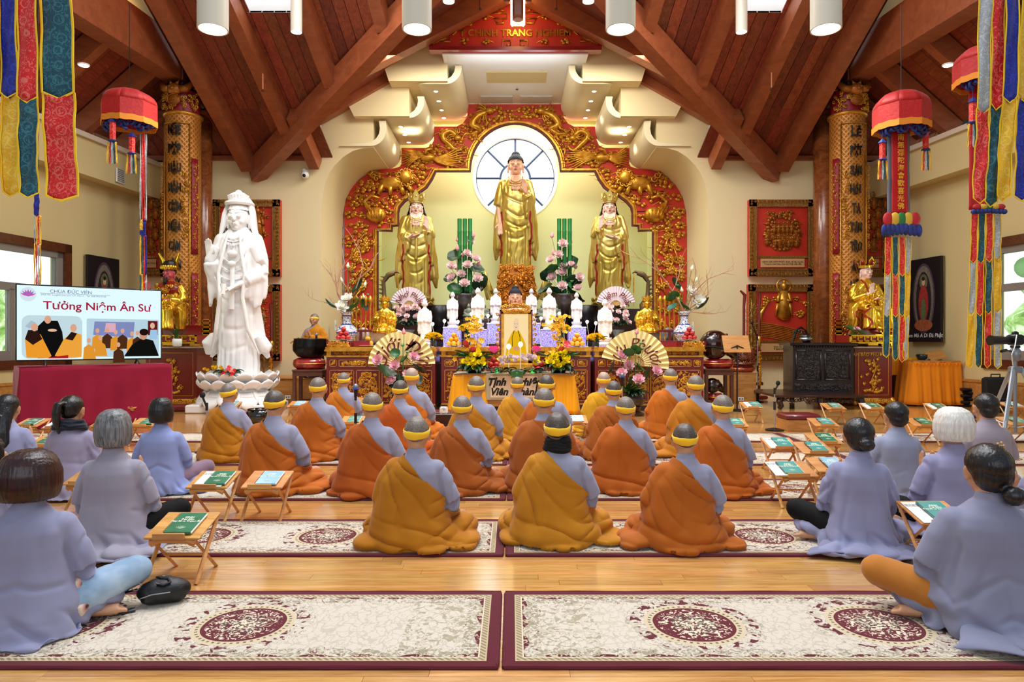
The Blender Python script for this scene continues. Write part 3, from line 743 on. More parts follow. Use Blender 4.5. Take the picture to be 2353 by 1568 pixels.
def body_mesh(kind):
    if kind in _body: return _body[kind]
    mb=MB(); headblobs(mb,.762); neck(mb,.762)
    srings(mb,[(.04,0,0,.14,.12),(.2,0,0,.13,.1),(.35,0,0,.14,.09),(.5,0,0,.13,.08),(.56,0,-.01,.1,.07),(.6,0,-.02,.06,.05)])
    for s in (-1,1):
        sh=(s*.125,-.01,.50)
        if kind=='lap': el=(s*.205,.02,.30); wr=(s*.06,.25,.235)
        elif kind=='face': el=(s*.195,.05,.33); wr=(s*.05,.28,.40)
        else: el=(s*.21,.06,.32); wr=(s*.022,.27,.42)
        mb.tube([sh,el],[.045,.034],10); mb.tube([el,wr],[.034,.022],10)
        if kind=='lap': hand(mb,wr,(-s*.8,.5,-.1),(0,.2,1),(0,.9,.3),.5)
        else: hand(mb,wr,(-s*.05,.3,.95),(s,0,0),(0,-.95,.3),.12,1.0,.1)
        mb.tube([(s*.08,.02,.09),(s*.3,.2,.12),(s*.02,.36,.06)],[.075,.06,.04],10); mb.tube([(s*.02,.36,.06),(-s*.1,.36,.04)],[.035,.028],8)
    me=remesh(mb,.0075,3); _body[kind]=me; return me
SKIN=NT('skin'); _c=SKIN.coord(); SKIN.col(SKIN.ramp(SKIN.noise(_c,9,4),[(.3,'#b5805c'),(.7,'#cf9c76')])); SKIN.p(.5,sss=.08); SKIN.bump(SKIN.noise(_c,120,2),.05,.002); SKIN=SKIN.mat
STUB=NT('shaved_scalp'); _c=STUB.coord(); STUB.col(STUB.ramp(STUB.noise(_c,160,2),[(.35,'#5a514a'),(.65,'#8c8076')])); STUB.p(.42); STUB=STUB.mat
STUBP=NT('shaved_scalp_pale'); _c=STUBP.coord(); STUBP.col(STUBP.ramp(STUBP.noise(_c,160,2),[(.35,'#9a8272'),(.65,'#b89e8e')])); STUBP.p(.42); STUBP=STUBP.mat
STUBD=NT('shaved_scalp_dark'); _c=STUBD.coord(); STUBD.col(STUBD.ramp(STUBD.noise(_c,160,2),[(.35,'#38322e'),(.65,'#625850')])); STUBD.p(.4); STUBD=STUBD.mat
BAND=NT('yellow_headband'); BAND.col('#ffcb1e'); BAND.p(.75,sheen=.2); _c=BAND.coord(); BAND.bump(BAND.noise(_c,300,2),.06,.002); BAND=BAND.mat
def clothmat(name,c,var=.1,sheen=.25):
    if name in bpy.data.materials: return bpy.data.materials[name]
    t=NT(name); co=t.coord(); c=lin(c) if isinstance(c,str) else c
    n=t.noise(co,3,4); t.col(t.ramp(n,[(.3,tuple(x*(1-var) for x in c)),(.7,tuple(min(1,x*(1+var)) for x in c))]))
    w=t.noise(co,420,2); t.bump(w,.05,.002); t.p(.82,sheen=sheen,spec=.25); return t.mat
GREY=clothmat('grey_robe_cloth','#9496ae')
_st={}
def stub_mesh(kind,mat):
    k=(kind,mat.name)
    if k not in _st:
        me=clipmesh(body_mesh(kind),lambda c: np.minimum(c[:,2]-(.765+c[:,1]*.62), c[:,2]-.67),.0012,'scalp'); addmat(me,mat); _st[k]=me
    return _st[k]
def band_mesh():
    if 'band' in _body: return _body['band']
    mb=MB(); rs_=[]
    for (dz,o) in ((-.027,.002),(-.025,.006),(.0,.0075),(.024,.006),(.027,.001)):
        r=[]
        for k in range(48):
            t=2*PI*k/48; zz=.762+.008+dz*(1+.1*sin(t*3+1)) + .014*sin(t)
            q=math.sqrt(max(.05,1-((zz-.785)/.1)**2)); a=.0865*q+o; b=.1075*q+o
            r.append(((a+.0015)*cos(t),-.0135+(b+.001)*sin(t),zz+.001*sin(9*t)-.77))
        rs_.append(r)
    mb.rings(rs_,False,False); me=mb.mesh('headband',BAND,True); _body['band']=me; return me
def robe_surface(rnd,arms='lap',w=1.0,voxel=.013,lumps=(),base=1.0,elb=1.0,collar=True,slv=1.0,cape=False):
    mb=MB()
    srings(mb,[(0,0,.06,.30*base,.30),(.03,0,.06,.31*base,.305),(.08,0,.05,.295*base,.285),(.14,0,.03,.265*w,.245),(.22,0,-.0,.23*w,.195),(.32,0,-.012,.205*w,.16),(.42,0,-.02,.19*w,.145),(.50,0,-.022,.185*w,.135),(.55,0,-.025,.15*w,.115),(.585,0,-.028,.108*w,.092),(.62,0,-.03,.078,.075)],40)
    if collar: srings(mb,[(.6,0,-.03,.075,.073),(.63,0,-.03,.066,.068),(.665,0,-.03,.062,.064)],24,2.0)
    for s in (-1,1):
        sh=(s*.142*w,-.018,.512); el=(s*.262*w*elb,.015,.29);
        wr=(s*.07,.26,.24) if arms=='lap' else (s*.04,.25,.36)
        mb.ell(sh,(.078,.078,.07),14,10); mb.tube([sh,(s*.195*w,-.012,.43),el],[.074,.077*slv,.074*slv],14); mb.tube([el,wr],[.072*slv,.066*slv],14)
        mb.tube([(s*.25*w*elb,.03,.27),(s*.2,.2,.13),(s*.1,.26,.12)],[.07*slv,.06*slv,.03],12)
        mb.ell((s*.26*base,.16,.08),(.15,.19,.085),14,8)    # knees
    for (x,y,rx,ry,rz) in lumps: mb.ell((x,y,rz*.5),(rx,ry,rz),16,8)
    for k in range(7):
        a=rnd.uniform(PI*1.0,PI*2.0); q=rnd.uniform(.25,.31)
        mb.ell((q*base*cos(a)*1.05,.05+q*sin(a)*.95,.004),(rnd.uniform(.08,.15),rnd.uniform(.05,.09),rnd.uniform(.014,.024)),14,6,rot=(0,0,a+1.2))
    if cape:
        srings(mb,[(0,-.03,.05,.33*base,.31),(.06,-.035,.045,.315*base,.295),(.14,-.045,.03,.285*w,.25),(.24,-.05,.0,.25*w,.195),(.34,-.04,-.012,.232*w,.165),(.44,-.03,-.02,.212*w,.15),(.51,-.012,-.022,.185*w,.135),(.555,-.01,-.025,.145*w,.11)],44,2.2)
    me=remesh(mb,voxel,int(.085/voxel)+1); c=getco(me); c[:,2]=np.maximum(c[:,2],.001); setco(me,c); return me
def creases(u,sharp=.6):
    s=np.sin(u); return np.sign(s)*np.abs(s)**sharp
def kasaya_folds(seed,amp=1.0):
    r=np.random.RandomState(seed); k1=r.uniform(11,15); ph=r.rand()*6; sx=r.uniform(-.13,-.05); kk=r.uniform(5,8)
    def fn(c,n):
        x,y,z=c[:,0],c[:,1],c[:,2]
        vx,vz=x+.24,.68-z; a=np.arctan2(vz,vx+.02); rad=np.sqrt(vx**2+vz**2)
        W=wob(c,seed,3.0); W2=wob(c,seed+5,8); back=smoothstep(.12,-.02,y)
        val=lambda u,wd: -np.exp(-(np.sin(u)/wd)**2)
        env=smoothstep(-.45,.55,wob(c,seed+9,4)); env2=smoothstep(-.2,.5,wob(c,seed+19,3.4))
        up=smoothstep(.03,.2,z)
        d=val(a*k1*.5+W*.9+ph,.30)*(.006+.036*np.clip(rad-.1,0,.5))*env*up
        d+=val(a*k1*.9+W*1.2+ph*2+rad*4,.35)*.013*env2*up*smoothstep(.15,.35,rad)
        d+=.010*np.sin(a*k1*.45+W+ph)*np.clip(rad,0,.5)*up
        d+=.004*np.tanh((x-sx-.06*(z-.3)-.01*W)*200)*-1*smoothstep(.1,.2,z)*back
        low=smoothstep(.24,.1,z); th=np.arctan2(y-.05,x)
        d+=low*(val(z*22+W*1.3+th*kk*.22,.4)*.018+.006*np.sin(th*11+W*2))
        side=smoothstep(.08,.18,x)*smoothstep(.44,.25,z); d+=side*val(z*26-x*14+W*1.1,.4)*.014
        d+=.0018*W2
        return np.maximum(d,-.022)*amp
    return fn
def robe_folds(seed,amp=1.15):
    r=np.random.RandomState(seed+77); p1,p2=r.rand()*6,r.rand()*6
    def fn(c,n):
        x,y,z=c[:,0],c[:,1],c[:,2]; W=wob(c,seed,2.6); W2=wob(c,seed+3,8); ax=np.abs(x)
        val=lambda u,wd: -np.exp(-(np.sin(u)/wd)**2)
        e1=smoothstep(-.3,.5,wob(c,seed+9,5)); e2=smoothstep(-.2,.5,wob(c,seed+19,4)); e3=smoothstep(-.2,.4,wob(c,seed+29,4.5))
        arm=smoothstep(.165,.21,ax)*smoothstep(.12,.2,z); t=1-arm
        d=arm*(val(z*13+ax*19+W*1.4+p1,.4)*.010*e1+val(ax*34-z*9+W*1.5,.35)*.007*e2)
        d-=.012*np.exp(-((ax-.178+.25*(z-.4)*(z<.4))/.011)**2)*smoothstep(.14,.24,z)*smoothstep(.47,.38,z)*smoothstep(.08,-.02,y)
        d+=t*val(x*17+W*1.3+z*4*np.sign(x)+p2,.3)*.006*e2*smoothstep(.56,.42,z)
        d+=t*val(z*17+W*1.2+ax*7+p1,.3)*.009*e3*smoothstep(.36,.24,z)*smoothstep(.06,.14,z)
        d+=t*.004*np.sin(x*24+W*2)*smoothstep(.5,.3,z)
        d+=smoothstep(.16,.06,z)*(val(np.arctan2(y-.05,x)*5+W*1.5+z*14,.4)*.016+.004*np.sin(np.arctan2(y-.05,x)*13+W*2))
        d+=.0025*np.tanh((ax-.165-.03*(z-.4))*-200)*smoothstep(.36,.42,z)*smoothstep(.0,-.04,y)
        d-=.0025*np.exp(-(x/.005)**2)*smoothstep(.12,.2,z)*smoothstep(.0,-.05,y)*smoothstep(.6,.55,z)
        d+=.0015*W2
        return d*amp
    return fn
def rotz_about(me): pass
pcount=[0]
def monk(label,px,top,base,col,lumpset=(),w=1.0,yaw=0,stub='n',seed=None,lean=0,full=False,scarf=False,band_t=0,bs=1.0,voxel=None,arms='lap',x_off=0):
    pcount[0]+=1; seed=seed or pcount[0]*7; rnd=random.Random(seed); w*=.94; lumpset=[(a,b,c,d,e*.8) for a,b,c,d,e in lumpset]
    Yb=FY(base,.02); Yc=Yb+.27; z_top=PZ(top,Yc); s=(z_top-.02)/.872
    Yc=Yb+.27*s
    t=thing('person',label,'person',(PX(px,Yc)+x_off,Yc,.022),yaw,'monastics in saffron robes seated before the altar',s)
    bm=addmat(body_mesh('lap') if not full else body_mesh('lap'),SKIN); b=bpy.data.objects.new('body',bm); C.objects.link(b); b.parent=t
    st=bpy.data.objects.new('shaved_scalp',stub_mesh('lap',{'n':STUB,'d':STUBD,'p':STUBP}[stub])); C.objects.link(st); st.parent=t
    hb=bpy.data.objects.new('headband',band_mesh()); C.objects.link(hb); hb.parent=t; hb.location=(0,0,.77); hb.rotation_euler=(0,band_t,0);
    vx=voxel or (.0095 if Yc<5 else .012 if Yc<7 else .015)
    me=robe_surface(rnd,arms,w,vx,lumpset,bs); c_=getco(me); q_=1-.17*smoothstep(.19,.1,c_[:,2]); c_[:,0]*=q_; c_[:,1]=.05+(c_[:,1]-.05)*q_; c_[:,2]*=1-.25*smoothstep(.16,.06,c_[:,2]); setco(me,c_)
    raw=robe_surface(random.Random(seed),arms,w,vx,lumpset,bs,cape=True)
    xs=.222*w
    def Fk(c):
        x,y,z=c[:,0],c[:,1],c[:,2]; W=wob(c,seed+1,5)*.012
        if full: return np.minimum(.60-z+W,1) if True else None
        f1=((x+.075)*-.27+(z-.615)*-.26)/.375+W-.25*np.clip(x*(.2-x),0,.02)*3
        f1=np.where(y>.06,np.maximum(f1,-.2-x),f1)
        f=np.minimum(f1,(xs-x)+.02*np.sin(z*20))
        low=np.minimum(.205-z+W+.06*smoothstep(0,.2,-y)+.04*smoothstep(.3,.1,x),1)
        return np.maximum(f,low)
    disp(me,lambda c,n: np.where(Fk(c)>.012,-.05*smoothstep(.008,.03,Fk(c))*smoothstep(.08,.16,c[:,2]),robe_folds(seed)(c,n))); addmat(me,GREY)
    ro=bpy.data.objects.new('grey_robe',me); C.objects.link(ro); ro.parent=t
    disp(raw,lambda c,n: kasaya_folds(seed)(c,n)+.0)
    k=clipmesh(raw,Fk,.014,'kasaya'); bpy.data.meshes.remove(raw); addmat(k,clothmat('saffron_%s'%col.strip('#'),col,.1,.15))
    ko=bpy.data.objects.new('saffron_outer_robe',k); C.objects.link(ko); ko.parent=t; solid(ko,.006,-1)
    if scarf:
        mb=MB()
        for zz,r,ph in ((.635,.078,0),(.665,.073,1),(.69,.068,2)): mb.tube([((r+.006*sin(3*a+ph))*cos(a),-.028+(r+.006*sin(3*a+ph))*sin(a),zz+.006*sin(2*a+ph)) for a in [2*PI*q/28 for q in range(29)]],.024,10)
        sm=remesh(mb,.007,3); disp(sm,lambda c,n:.003*np.sin(c[:,2]*300+wob(c,3,20)*2)); addmat(sm,M('black_knit','#0a0a0c',.95)); so=bpy.data.objects.new('scarf',sm); C.objects.link(so); so.parent=t
    return t
A1,A2,A3,A4,A5='#b06f10','#b35e16','#aa5214','#b87e18','#a1551b'
monk('shaven-headed nun in amber robe, left of three in the front row',958,960,1273,A1,[(.30,.0,.16,.2,.06),(-.3,-.05,.13,.16,.05),(.3,-.12,.12,.1,.02)],1.0,0,seed=5,band_t=.03)
monk('shaven-headed nun in amber robe with a black scarf, middle front row',1280,951,1265,'#ba7a16',[(.33,-.08,.12,.12,.03),(-.28,-.02,.12,.15,.05),(.38,.05,.09,.12,.03)],.98,0,stub='d',seed=12,scarf=True)
monk('shaven-headed nun in burnt orange robe, right of three in the front row, cloth spread left',1573,975,1273,'#ae5c15',[(-.36,.02,.13,.2,.06),(.3,-.08,.13,.13,.04),(-.42,-.1,.08,.1,.02)],1.02,0,stub='d',seed=23,band_t=-.03)
monk('shaven-headed nun in orange robe behind the two wooden book stands, leftmost of the second row',632,900,1143,A2,[(.28,.05,.2,.22,.06),(.42,.05,.1,.12,.04)],1.0,0,stub='d',seed=31)
monk('shaven-headed nun in rust orange robe, second from the left in the second row',856,905,1147,A3,[(-.25,-.05,.14,.14,.04)],.98,0,seed=38,band_t=.06)
monk('shaven-headed nun in brown orange robe with sleeve cuff hanging, behind the front left nun',1062,912,1142,A5,[(.30,.05,.17,.2,.07)],.98,0,seed=44)
monk('shaven-headed nun in rust robe half hidden behind the nun with the black scarf',1250,895,1140,A5,[(-.3,.05,.12,.15,.05)],1.0,0,seed=51,full=True)
monk('shaven-headed nun in orange robe between the black scarf and the front right nun',1437,914,1139,'#b15a15',[(-.3,.0,.12,.15,.05),(.25,.1,.15,.18,.06)],1.02,0,seed=58)
monk('shaven-headed nun in orange robe spread to the right, rightmost of the second row',1660,910,1146,'#b25a15',[(.33,.02,.15,.15,.05),(.45,0,.1,.08,.02)],1.0,0,seed=63)
monk('shaven-headed nun in ochre robe before the white statue, leftmost of the third row',526,883,1065,A1,[(-.2,-.05,.15,.1,.03)],1.0,0,seed=71,band_t=-.12)
monk('shaven-headed nun in orange robe beside the blue-topped microphone, third row',731,870,1062,A2,[(.3,.05,.17,.2,.06),(.4,-.02,.1,.12,.03)],1.0,0,seed=77)
monk('shaven-headed nun in deep orange robe directly in front of the left fan, third row',920,876,1056,'#b95414',[(.25,.05,.15,.15,.05)],.98,0,stub='d',seed=83)
monk('shaven-headed nun in mustard robe with grey sleeve spread right, before the yellow altar skirt',1095,867,1062,'#bb7c18',[(.33,.1,.17,.2,.05)],.98,0,stub='n',seed=88)
monk('shaven-headed nun in orange robe to the right of the calligraphy sheet, third row',1256,864,1052,A2,[],.98,0,stub='d',seed=95)
monk('shaven-headed nun in dull orange robe covering both shoulders, behind a pale scalp, third row',1410,878,1063,'#a45a1a',[(-.2,-.05,.12,.1,.04)],1.0,0,stub='d',seed=101,full=True)
monk('shaven-headed nun in golden orange robe spread to the left, right end of the third row',1598,865,1056,'#b87216',[(-.32,-.05,.17,.13,.04),(-.4,-.12,.12,.07,.03)],1.0,0,seed=107)
monk('shaven-headed nun in light orange robe left of the microphone, far row',790,858,998,'#c47018',[],.96,0,stub='n',seed=113)
monk('shaven-headed nun with pale scalp and trailing grey sleeve, under the left fan, far row',946,848,1013,'#c26a16',[(.3,0,.15,.15,.05)],1.0,0,stub='p',seed=119)
monk('shaven-headed nun in mustard yellow robe directly before the calligraphy sheet',1189,868,1013,'#c2861a',[],.98,0,seed=125)
monk('shaven-headed nun with pale scalp in bright yellow robe covering both shoulders',1387,857,1008,'#d09818',[(-.2,0,.12,.1,.04)],1.0,0,stub='p',seed=131,full=True)
monk('shaven-headed nun in burnt orange robe below the right fan, far row',1540,849,1010,'#b96415',[(-.25,-.05,.12,.12,.04)],1.05,0,seed=137,full=False)
def hairmat(name,c1,c2,rough=.32):
    t=NT(name); co=t.coord('Object',(30,30,2.5)); n=t.noise(co,3,4,.4); t.col(t.ramp(n,[(.3,c1),(.7,c2)])); t.bump(n,.5,.004); t.p(rough,spec=.55); return t.mat
HB=hairmat('black_hair','#050507','#1a171a'); HR=hairmat('auburn_dark_hair','#150708','#3a1512'); HG=hairmat('grey_hair','#3c3d40','#8d8e90',.4); HW=hairmat('white_hair','#c9c5be','#f4f1ea',.45)
def hairstyle(kind):
    mb=MB(); zc=.775
    if kind in ('bob','bigbob','wbob'):
        k={'bob':1.0,'bigbob':1.28,'wbob':1.18}[kind]; zb={'bob':.675,'bigbob':.655,'wbob':.685}[kind]
        a=.104*k; b=.118*(1+(k-1)*.6); y=-.03
        srings(mb,[(zb,0,y,a*.9,b*.86),(zb+.02,0,y,a*.98,b*.95),(zb+.07,0,y,a*1.06,b*1.04),(zb+.13,0,y,a*1.05,b*1.04),(zb+.18,0,y,a*.93,b*.95),(zb+.215,0,y,a*.76,b*.8),(zb+.24,0,y+.005,a*.42,b*.5)],36,2.2)
    elif kind=='man':
        mb.ell((0,-.018,zc+.025),(.096,.116,.095),20,14); mb.ell((0,-.06,zc-.035),(.082,.065,.075),16,10)
    elif kind in('bun','lowbun'):
        mb.ell((0,-.018,zc+.02),(.1,.12,.1),20,14); mb.ell((0,-.055,zc-.03),(.088,.075,.085),16,10)
        mb.ell((.02 if kind=='bun' else .05,-.135,zc-.055 if kind=='bun' else zc-.11),(.052,.042,.045),14,10)
    elif kind=='pony':
        mb.ell((0,-.016,zc+.022),(.095,.116,.098),20,14); mb.ell((0,-.055,zc-.02),(.082,.07,.07),16,10)
        mb.tube([(-.01,-.12,zc+.06),(-.03,-.165,zc+.05),(-.045,-.17,zc-.03),(-.05,-.15,zc-.13),(-.045,-.12,zc-.22)],[.03,.042,.045,.038,.012],12,flat=.7)
    elif kind=='long':
        mb.ell((0,-.018,zc+.02),(.098,.12,.1),20,14)
        srings(mb,[(.40,.03,-.15,.03,.018),(.46,.02,-.155,.07,.03),(.55,.0,-.15,.085,.04),(.66,0,-.12,.088,.055),(.74,0,-.07,.09,.085),(.79,0,-.04,.09,.09)],24)
    me=remesh(mb,.007,4)
    sgn={'bigbob':1,'bob':1,'wbob':1}.get(kind,0)
    def f(c,n):
        th=np.arctan2(c[:,1]+.03,c[:,0]); W=wob(c,7,10)
        return .0009*np.sin(th*46+W*2+c[:,2]*6)+.0008*np.sin(th*83+W*3)+.002*W*smoothstep(.7,.66,c[:,2])
    disp(me,f)
    if kind in('bob','bigbob','wbob'): # open at the face
        me2=clipmesh(me,lambda c: np.maximum(-(c[:,1]-.045-.03*np.cos(c[:,0]*30)), c[:,2]-.845),0,'hair'); bpy.data.meshes.remove(me); me=me2
    if kind in('man','bun','pony','lowbun','long'):
        me2=clipmesh(me,lambda c: np.maximum(-(c[:,1]-.025)-np.clip(.79-c[:,2],0,.2)*.75, np.minimum(c[:,2]-.83,.2)),0,'hair'); bpy.data.meshes.remove(me); me=me2
    return me
def feet(mb,p,d,s=1.0,side=1):
    p=Vector(p); d=Vector(d).normalized(); sd=d.cross(Vector((0,0,1))).normalized()*side
    mb.tube([p,p+d*.08,p+d*.17],[.034,.038,.034],12,flat=.8)
    mb.ell(p-d*.02+Vector((0,0,.004)),(.036,.036,.034),12,8)
    for k in range(5): mb.tube([p+d*.17+sd*(.024-.0135*k),p+d*(.215-.008*k)+sd*(.03-.0165*k)],[.0135-.0015*k,.010-.001*k],8)
def lay(label,px,top,base,hair,hmat,col='#9fa0c0',lumps=(),w=1.0,yaw=0,arms='face',seed=None,base_w=1.0,leg=None,extra=None,off=.29,smul=1.0,skirt=None):
    pcount[0]+=1; seed=seed or pcount[0]*7; rnd=random.Random(seed); w*=.88; base_w*=.93
    Yb=FY(base,.0); Yc=Yb+off*.95; s=(PZ(top,Yc)-.02)/.885*smul
    t=thing('person',label,'person',(PX(px,Yc),Yc,.018),yaw,None,s)
    b=bpy.data.objects.new('body',addmat(body_mesh(arms),SKIN)); C.objects.link(b); b.parent=t
    me=robe_surface(rnd,'lap' if arms=='lap' else 'face',w,.0095 if Yc<5 else .013,lumps,base_w,elb=.93,slv=.9)
    if skirt: pass
    disp(me,robe_folds(seed,1.35)); addmat(me,clothmat('lilac_%s'%col.strip('#'),col,.06,.2))
    ro=bpy.data.objects.new('robe',me); C.objects.link(ro); ro.parent=t
    h=hairstyle(hair); addmat(h,hmat); ho=bpy.data.objects.new('hair',h); C.objects.link(ho); ho.parent=t
    if leg:
        side,c,nm,foot=leg[:4]
        mb=MB()
        kx=leg[4] if len(leg)>4 else .42
        mb.tube([(side*.12,-.04,.11),(side*kx*.62,.08,.15),(side*kx,.22,.19)],[.10,.092,.074],16)
        mb.ell((side*kx,.225,.185),(.076,.078,.074),14,10)
        mb.tube([(side*kx,.23,.17),(side*kx*.72,.27,.09),(side*kx*.3,.24,.055)],[.068,.06,.042],14)
        m=remesh(mb,.011,4); disp(m,lambda c_,n: .004*(np.power(np.abs(np.sin(c_[:,0]*40+wob(c_,5,6)*2)),.6)-.5)+.002*wob(c_,8,12)); addmat(m,c)
        lo=bpy.data.objects.new(nm,m); C.objects.link(lo); lo.parent=t
        if foot:
            mb=MB(); mb.tube([(side*.08,.1,.05),(side*.2,.06,.045)],[.036,.032],12); feet(mb,(side*.2,.06,.04),(side*.95,.1,-.05),1,side)
            m=remesh(mb,.0055,3); addmat(m,SKIN); fo=bpy.data.objects.new('foot',m); C.objects.link(fo); fo.parent=t
    if extra: extra(t)
    return t
def sheet(t,name,mat,pts,th=.006,seed=1,amp=.012):
    (a,b,c,d)=[Vector(p) for p in pts]
    def fn(u,v):
        p=a*(1-u)*(1-v)+b*u*(1-v)+c*u*v+d*(1-u)*v
        e=.02*sin(7*u+seed)*(1 if v>.5 else -1)*(v-.5)*2
        return (p.x+e,p.y+.02*sin(11*v+seed+u*3),p.z+amp*(abs(sin(u*9+v*3+seed))**.6)*(1-.3*v)+amp*.5*abs(sin(v*8+u*5)))
    mb=MB(); mb.grid(fn,40,20); o=obj(name,mb,mat,t,smooth=True); solid(o,th); return o
DENIM=NT('light_denim'); _c=DENIM.coord(); DENIM.col(DENIM.ramp(DENIM.noise(_c,6,5),[(.3,'#6f8fb0'),(.7,'#b5cce0')])); DENIM.p(.85); DENIM.bump(DENIM.noise(DENIM.coord('Object',(500,60,500)),4,2),.1,.002); DENIM=DENIM.mat
OCHRE=clothmat('ochre_trousers','#b8742c'); LEG=clothmat('black_leggings','#08080a',.1,0)
def band_fn(name,mat,fn): pass
def ex_clip(t):
    mb=MB();
    for k in range(9): mb.ell((-.04+.01*k,-.195+.01*abs(k-4)*.3,.71+.004*sin(k*2)),(.006,.005,.008),6,5)
    obj('hair_clip',mb,METAL,t)
def ex_flower(t):
    mb=MB()
    for k in range(5): mb.ell((.045+.014*cos(k*1.257),-.03,.885+.014*sin(k*1.257)),(.008,.004,.008),8,5)
    mb.ell((.045,-.036,.885),.005,6,5); obj('flower_clip',mb,M('peach_enamel','#d8b27a',.3,.5),t)
def ex_scarf(t):
    mb=MB()
    for zz,r,ph in ((.625,.10,0),(.65,.088,1),(.60,.12,2)): mb.tube([((r+.008*sin(3*a+ph))*cos(a),-.035+(r+.008*sin(3*a+ph))*sin(a)*.85,zz-.02*sin(a)+.006*sin(2*a+ph)) for a in [2*PI*q/28 for q in range(29)]],.028,10)
    sm=remesh(mb,.008,3); disp(sm,lambda c,n:.004*np.sin(c[:,2]*200+wob(c,3,18)*2)); addmat(sm,clothmat('navy_hood','#1c212c')); o=bpy.data.objects.new('scarf',sm); C.objects.link(o); o.parent=t
def ex_blouse(t):
    mb=MB(); mb.tube([(.17,-.02,.22),(.23,.02,.12),(.2,-.06,.08)],[.045,.06,.05],12)
    m=remesh(mb,.012,3); q=NT('floral_blouse'); co=q.coord(); v=q.n('ShaderNodeTexVoronoi'); v.inputs['Scale'].default_value=18; q.l(co,v.inputs[0]); q.col(q.ramp(v.outputs['Distance'],[(.15,'#3a2a28'),(.35,'#c98f86'),(.6,'#e6cdb8')])); q.p(.8)
    addmat(m,q.mat); o=bpy.data.objects.new('floral_blouse',m); C.objects.link(o); o.parent=t
lay('woman with an auburn bob and pale jeans in lilac robe, nearest on the left',72,1036,1522,'bigbob',HR,'#9092b0',[(-.3,-.05,.2,.2,.05)],1.08,R(16),'lap',leg=(1,DENIM,'jeans',True),extra=ex_blouse,base_w=.92,smul=1.0)
def ex_skirt1(t): sheet(t,'robe_hem',bpy.data.materials['lilac_#9a96a6'.replace('#','')] if 0 else clothmat('lilac_hem','#8a889e'),[(-.36,-.42,.0),(.34,-.36,.0),(.40,-.1,.03),(-.33,-.05,.05)],seed=3,amp=.02)
lay('woman with short grey hair in dusty lilac robe behind the nearest book stand',265,950,1296,'bob',HG,'#9a96a6',[(.34,.14,.16,.13,.06),(-.1,-.25,.3,.12,.05),(.15,-.28,.25,.1,.05)],1.0,R(8),'face',leg=(1,LEG,'black_trousers',False,.33),extra=ex_skirt1)
lay('woman with a black bob in clear blue lilac robe, left side by the carpet edge',372,920,1152,'bob',HB,'#8b98c8',[(.25,-.1,.2,.12,.05)],1.02,R(12),'lap',leg=(1,clothmat('mauve_trousers','#8b7384'),'mauve_trousers',False,.36))
lay('woman with a black ponytail and dark hood collar in mauve robe, left side',166,910,1160,'pony',HB,'#9892ac',[(.25,-.12,.22,.12,.05)],1.0,R(4),'face',extra=ex_scarf)
lay('woman with long black hair and silver clip at the left frame edge',18,907,1150,'long',HB,'#9496b8',[],1.0,R(10),'face',extra=ex_clip)
lay('person in pale lilac robe at the left frame edge, behind the auburn bob',-22,1012,1320,'bob',HB,'#9694ac',[],1.05,R(-5),'face')
def ex_skirt2(t): sheet(t,'robe_hem',clothmat('lilac_hem2','#8182a0'),[(-.40,-.33,.0),(.36,-.40,.0),(.36,-.1,.03),(-.2,-.1,.05)],seed=6,amp=.022)
lay('woman with black hair in a bun and black leggings, right of the nuns',1972,961,1292,'bun',HB,'#8e90b0',[(-.05,-.26,.3,.12,.05)],1.0,R(-12),'face',leg=(-1,LEG,'black_leggings',True,.36),extra=ex_skirt2)
lay('man with short black hair in grey robe, behind the woman with black leggings',2058,924,1175,'man',HB,'#9298b0',[],1.06,R(-4),'face')
lay('woman with a thick white bob in lilac robe, hands raised in prayer, right side',2186,947,1262,'wbob',HW,'#918fb0',[(-.3,.05,.2,.2,.05)],1.06,R(-3),'face',leg=(-1,LEG,'black_trousers',False))
lay('man with short dark hair in beige grey robe beside the camera tripod',2264,905,1150,'man',HB,'#968c98',[],1.12,R(-3),'face')
def ex_skirt3(t): sheet(t,'robe_hem',clothmat('lilac_hem3','#85879f'),[(-.30,-.30,.0),(.6,-.55,.0),(.6,-.2,.04),(-.1,-.1,.08)],seed=9,amp=.02); ex_flower(t)
lay('woman with a low black bun and ochre trousers, barefoot, nearest on the right',2268,1021,1516,'lowbun',HB,'#85879f',[(.2,-.25,.3,.15,.05)],1.25,R(-8),'lap',leg=(-1,OCHRE,'ochre_trousers',True),extra=ex_skirt3,base_w=.95)
lay('person in lilac robe cut off by the right frame edge',2395,1010,1290,'bob',HB,'#8e8ca6',[],1.08,R(8),'face')
LIP=M('lip_red','#b3261e',.4); EYE=M('painted_black','#0d0b0b',.4); BLUEH=M('blue_black_hair_paint','#0b1228',.75,bump=.4,bscale=160)
FLESH=M('painted_flesh','#e9b596',.4); FLESHP=M('pale_painted_flesh','#f2cdbd',.35); ROUGE=M('red_painted_flesh','#c2505a',.4)
LINING=M('crimson_lining','#9c1018',.45)
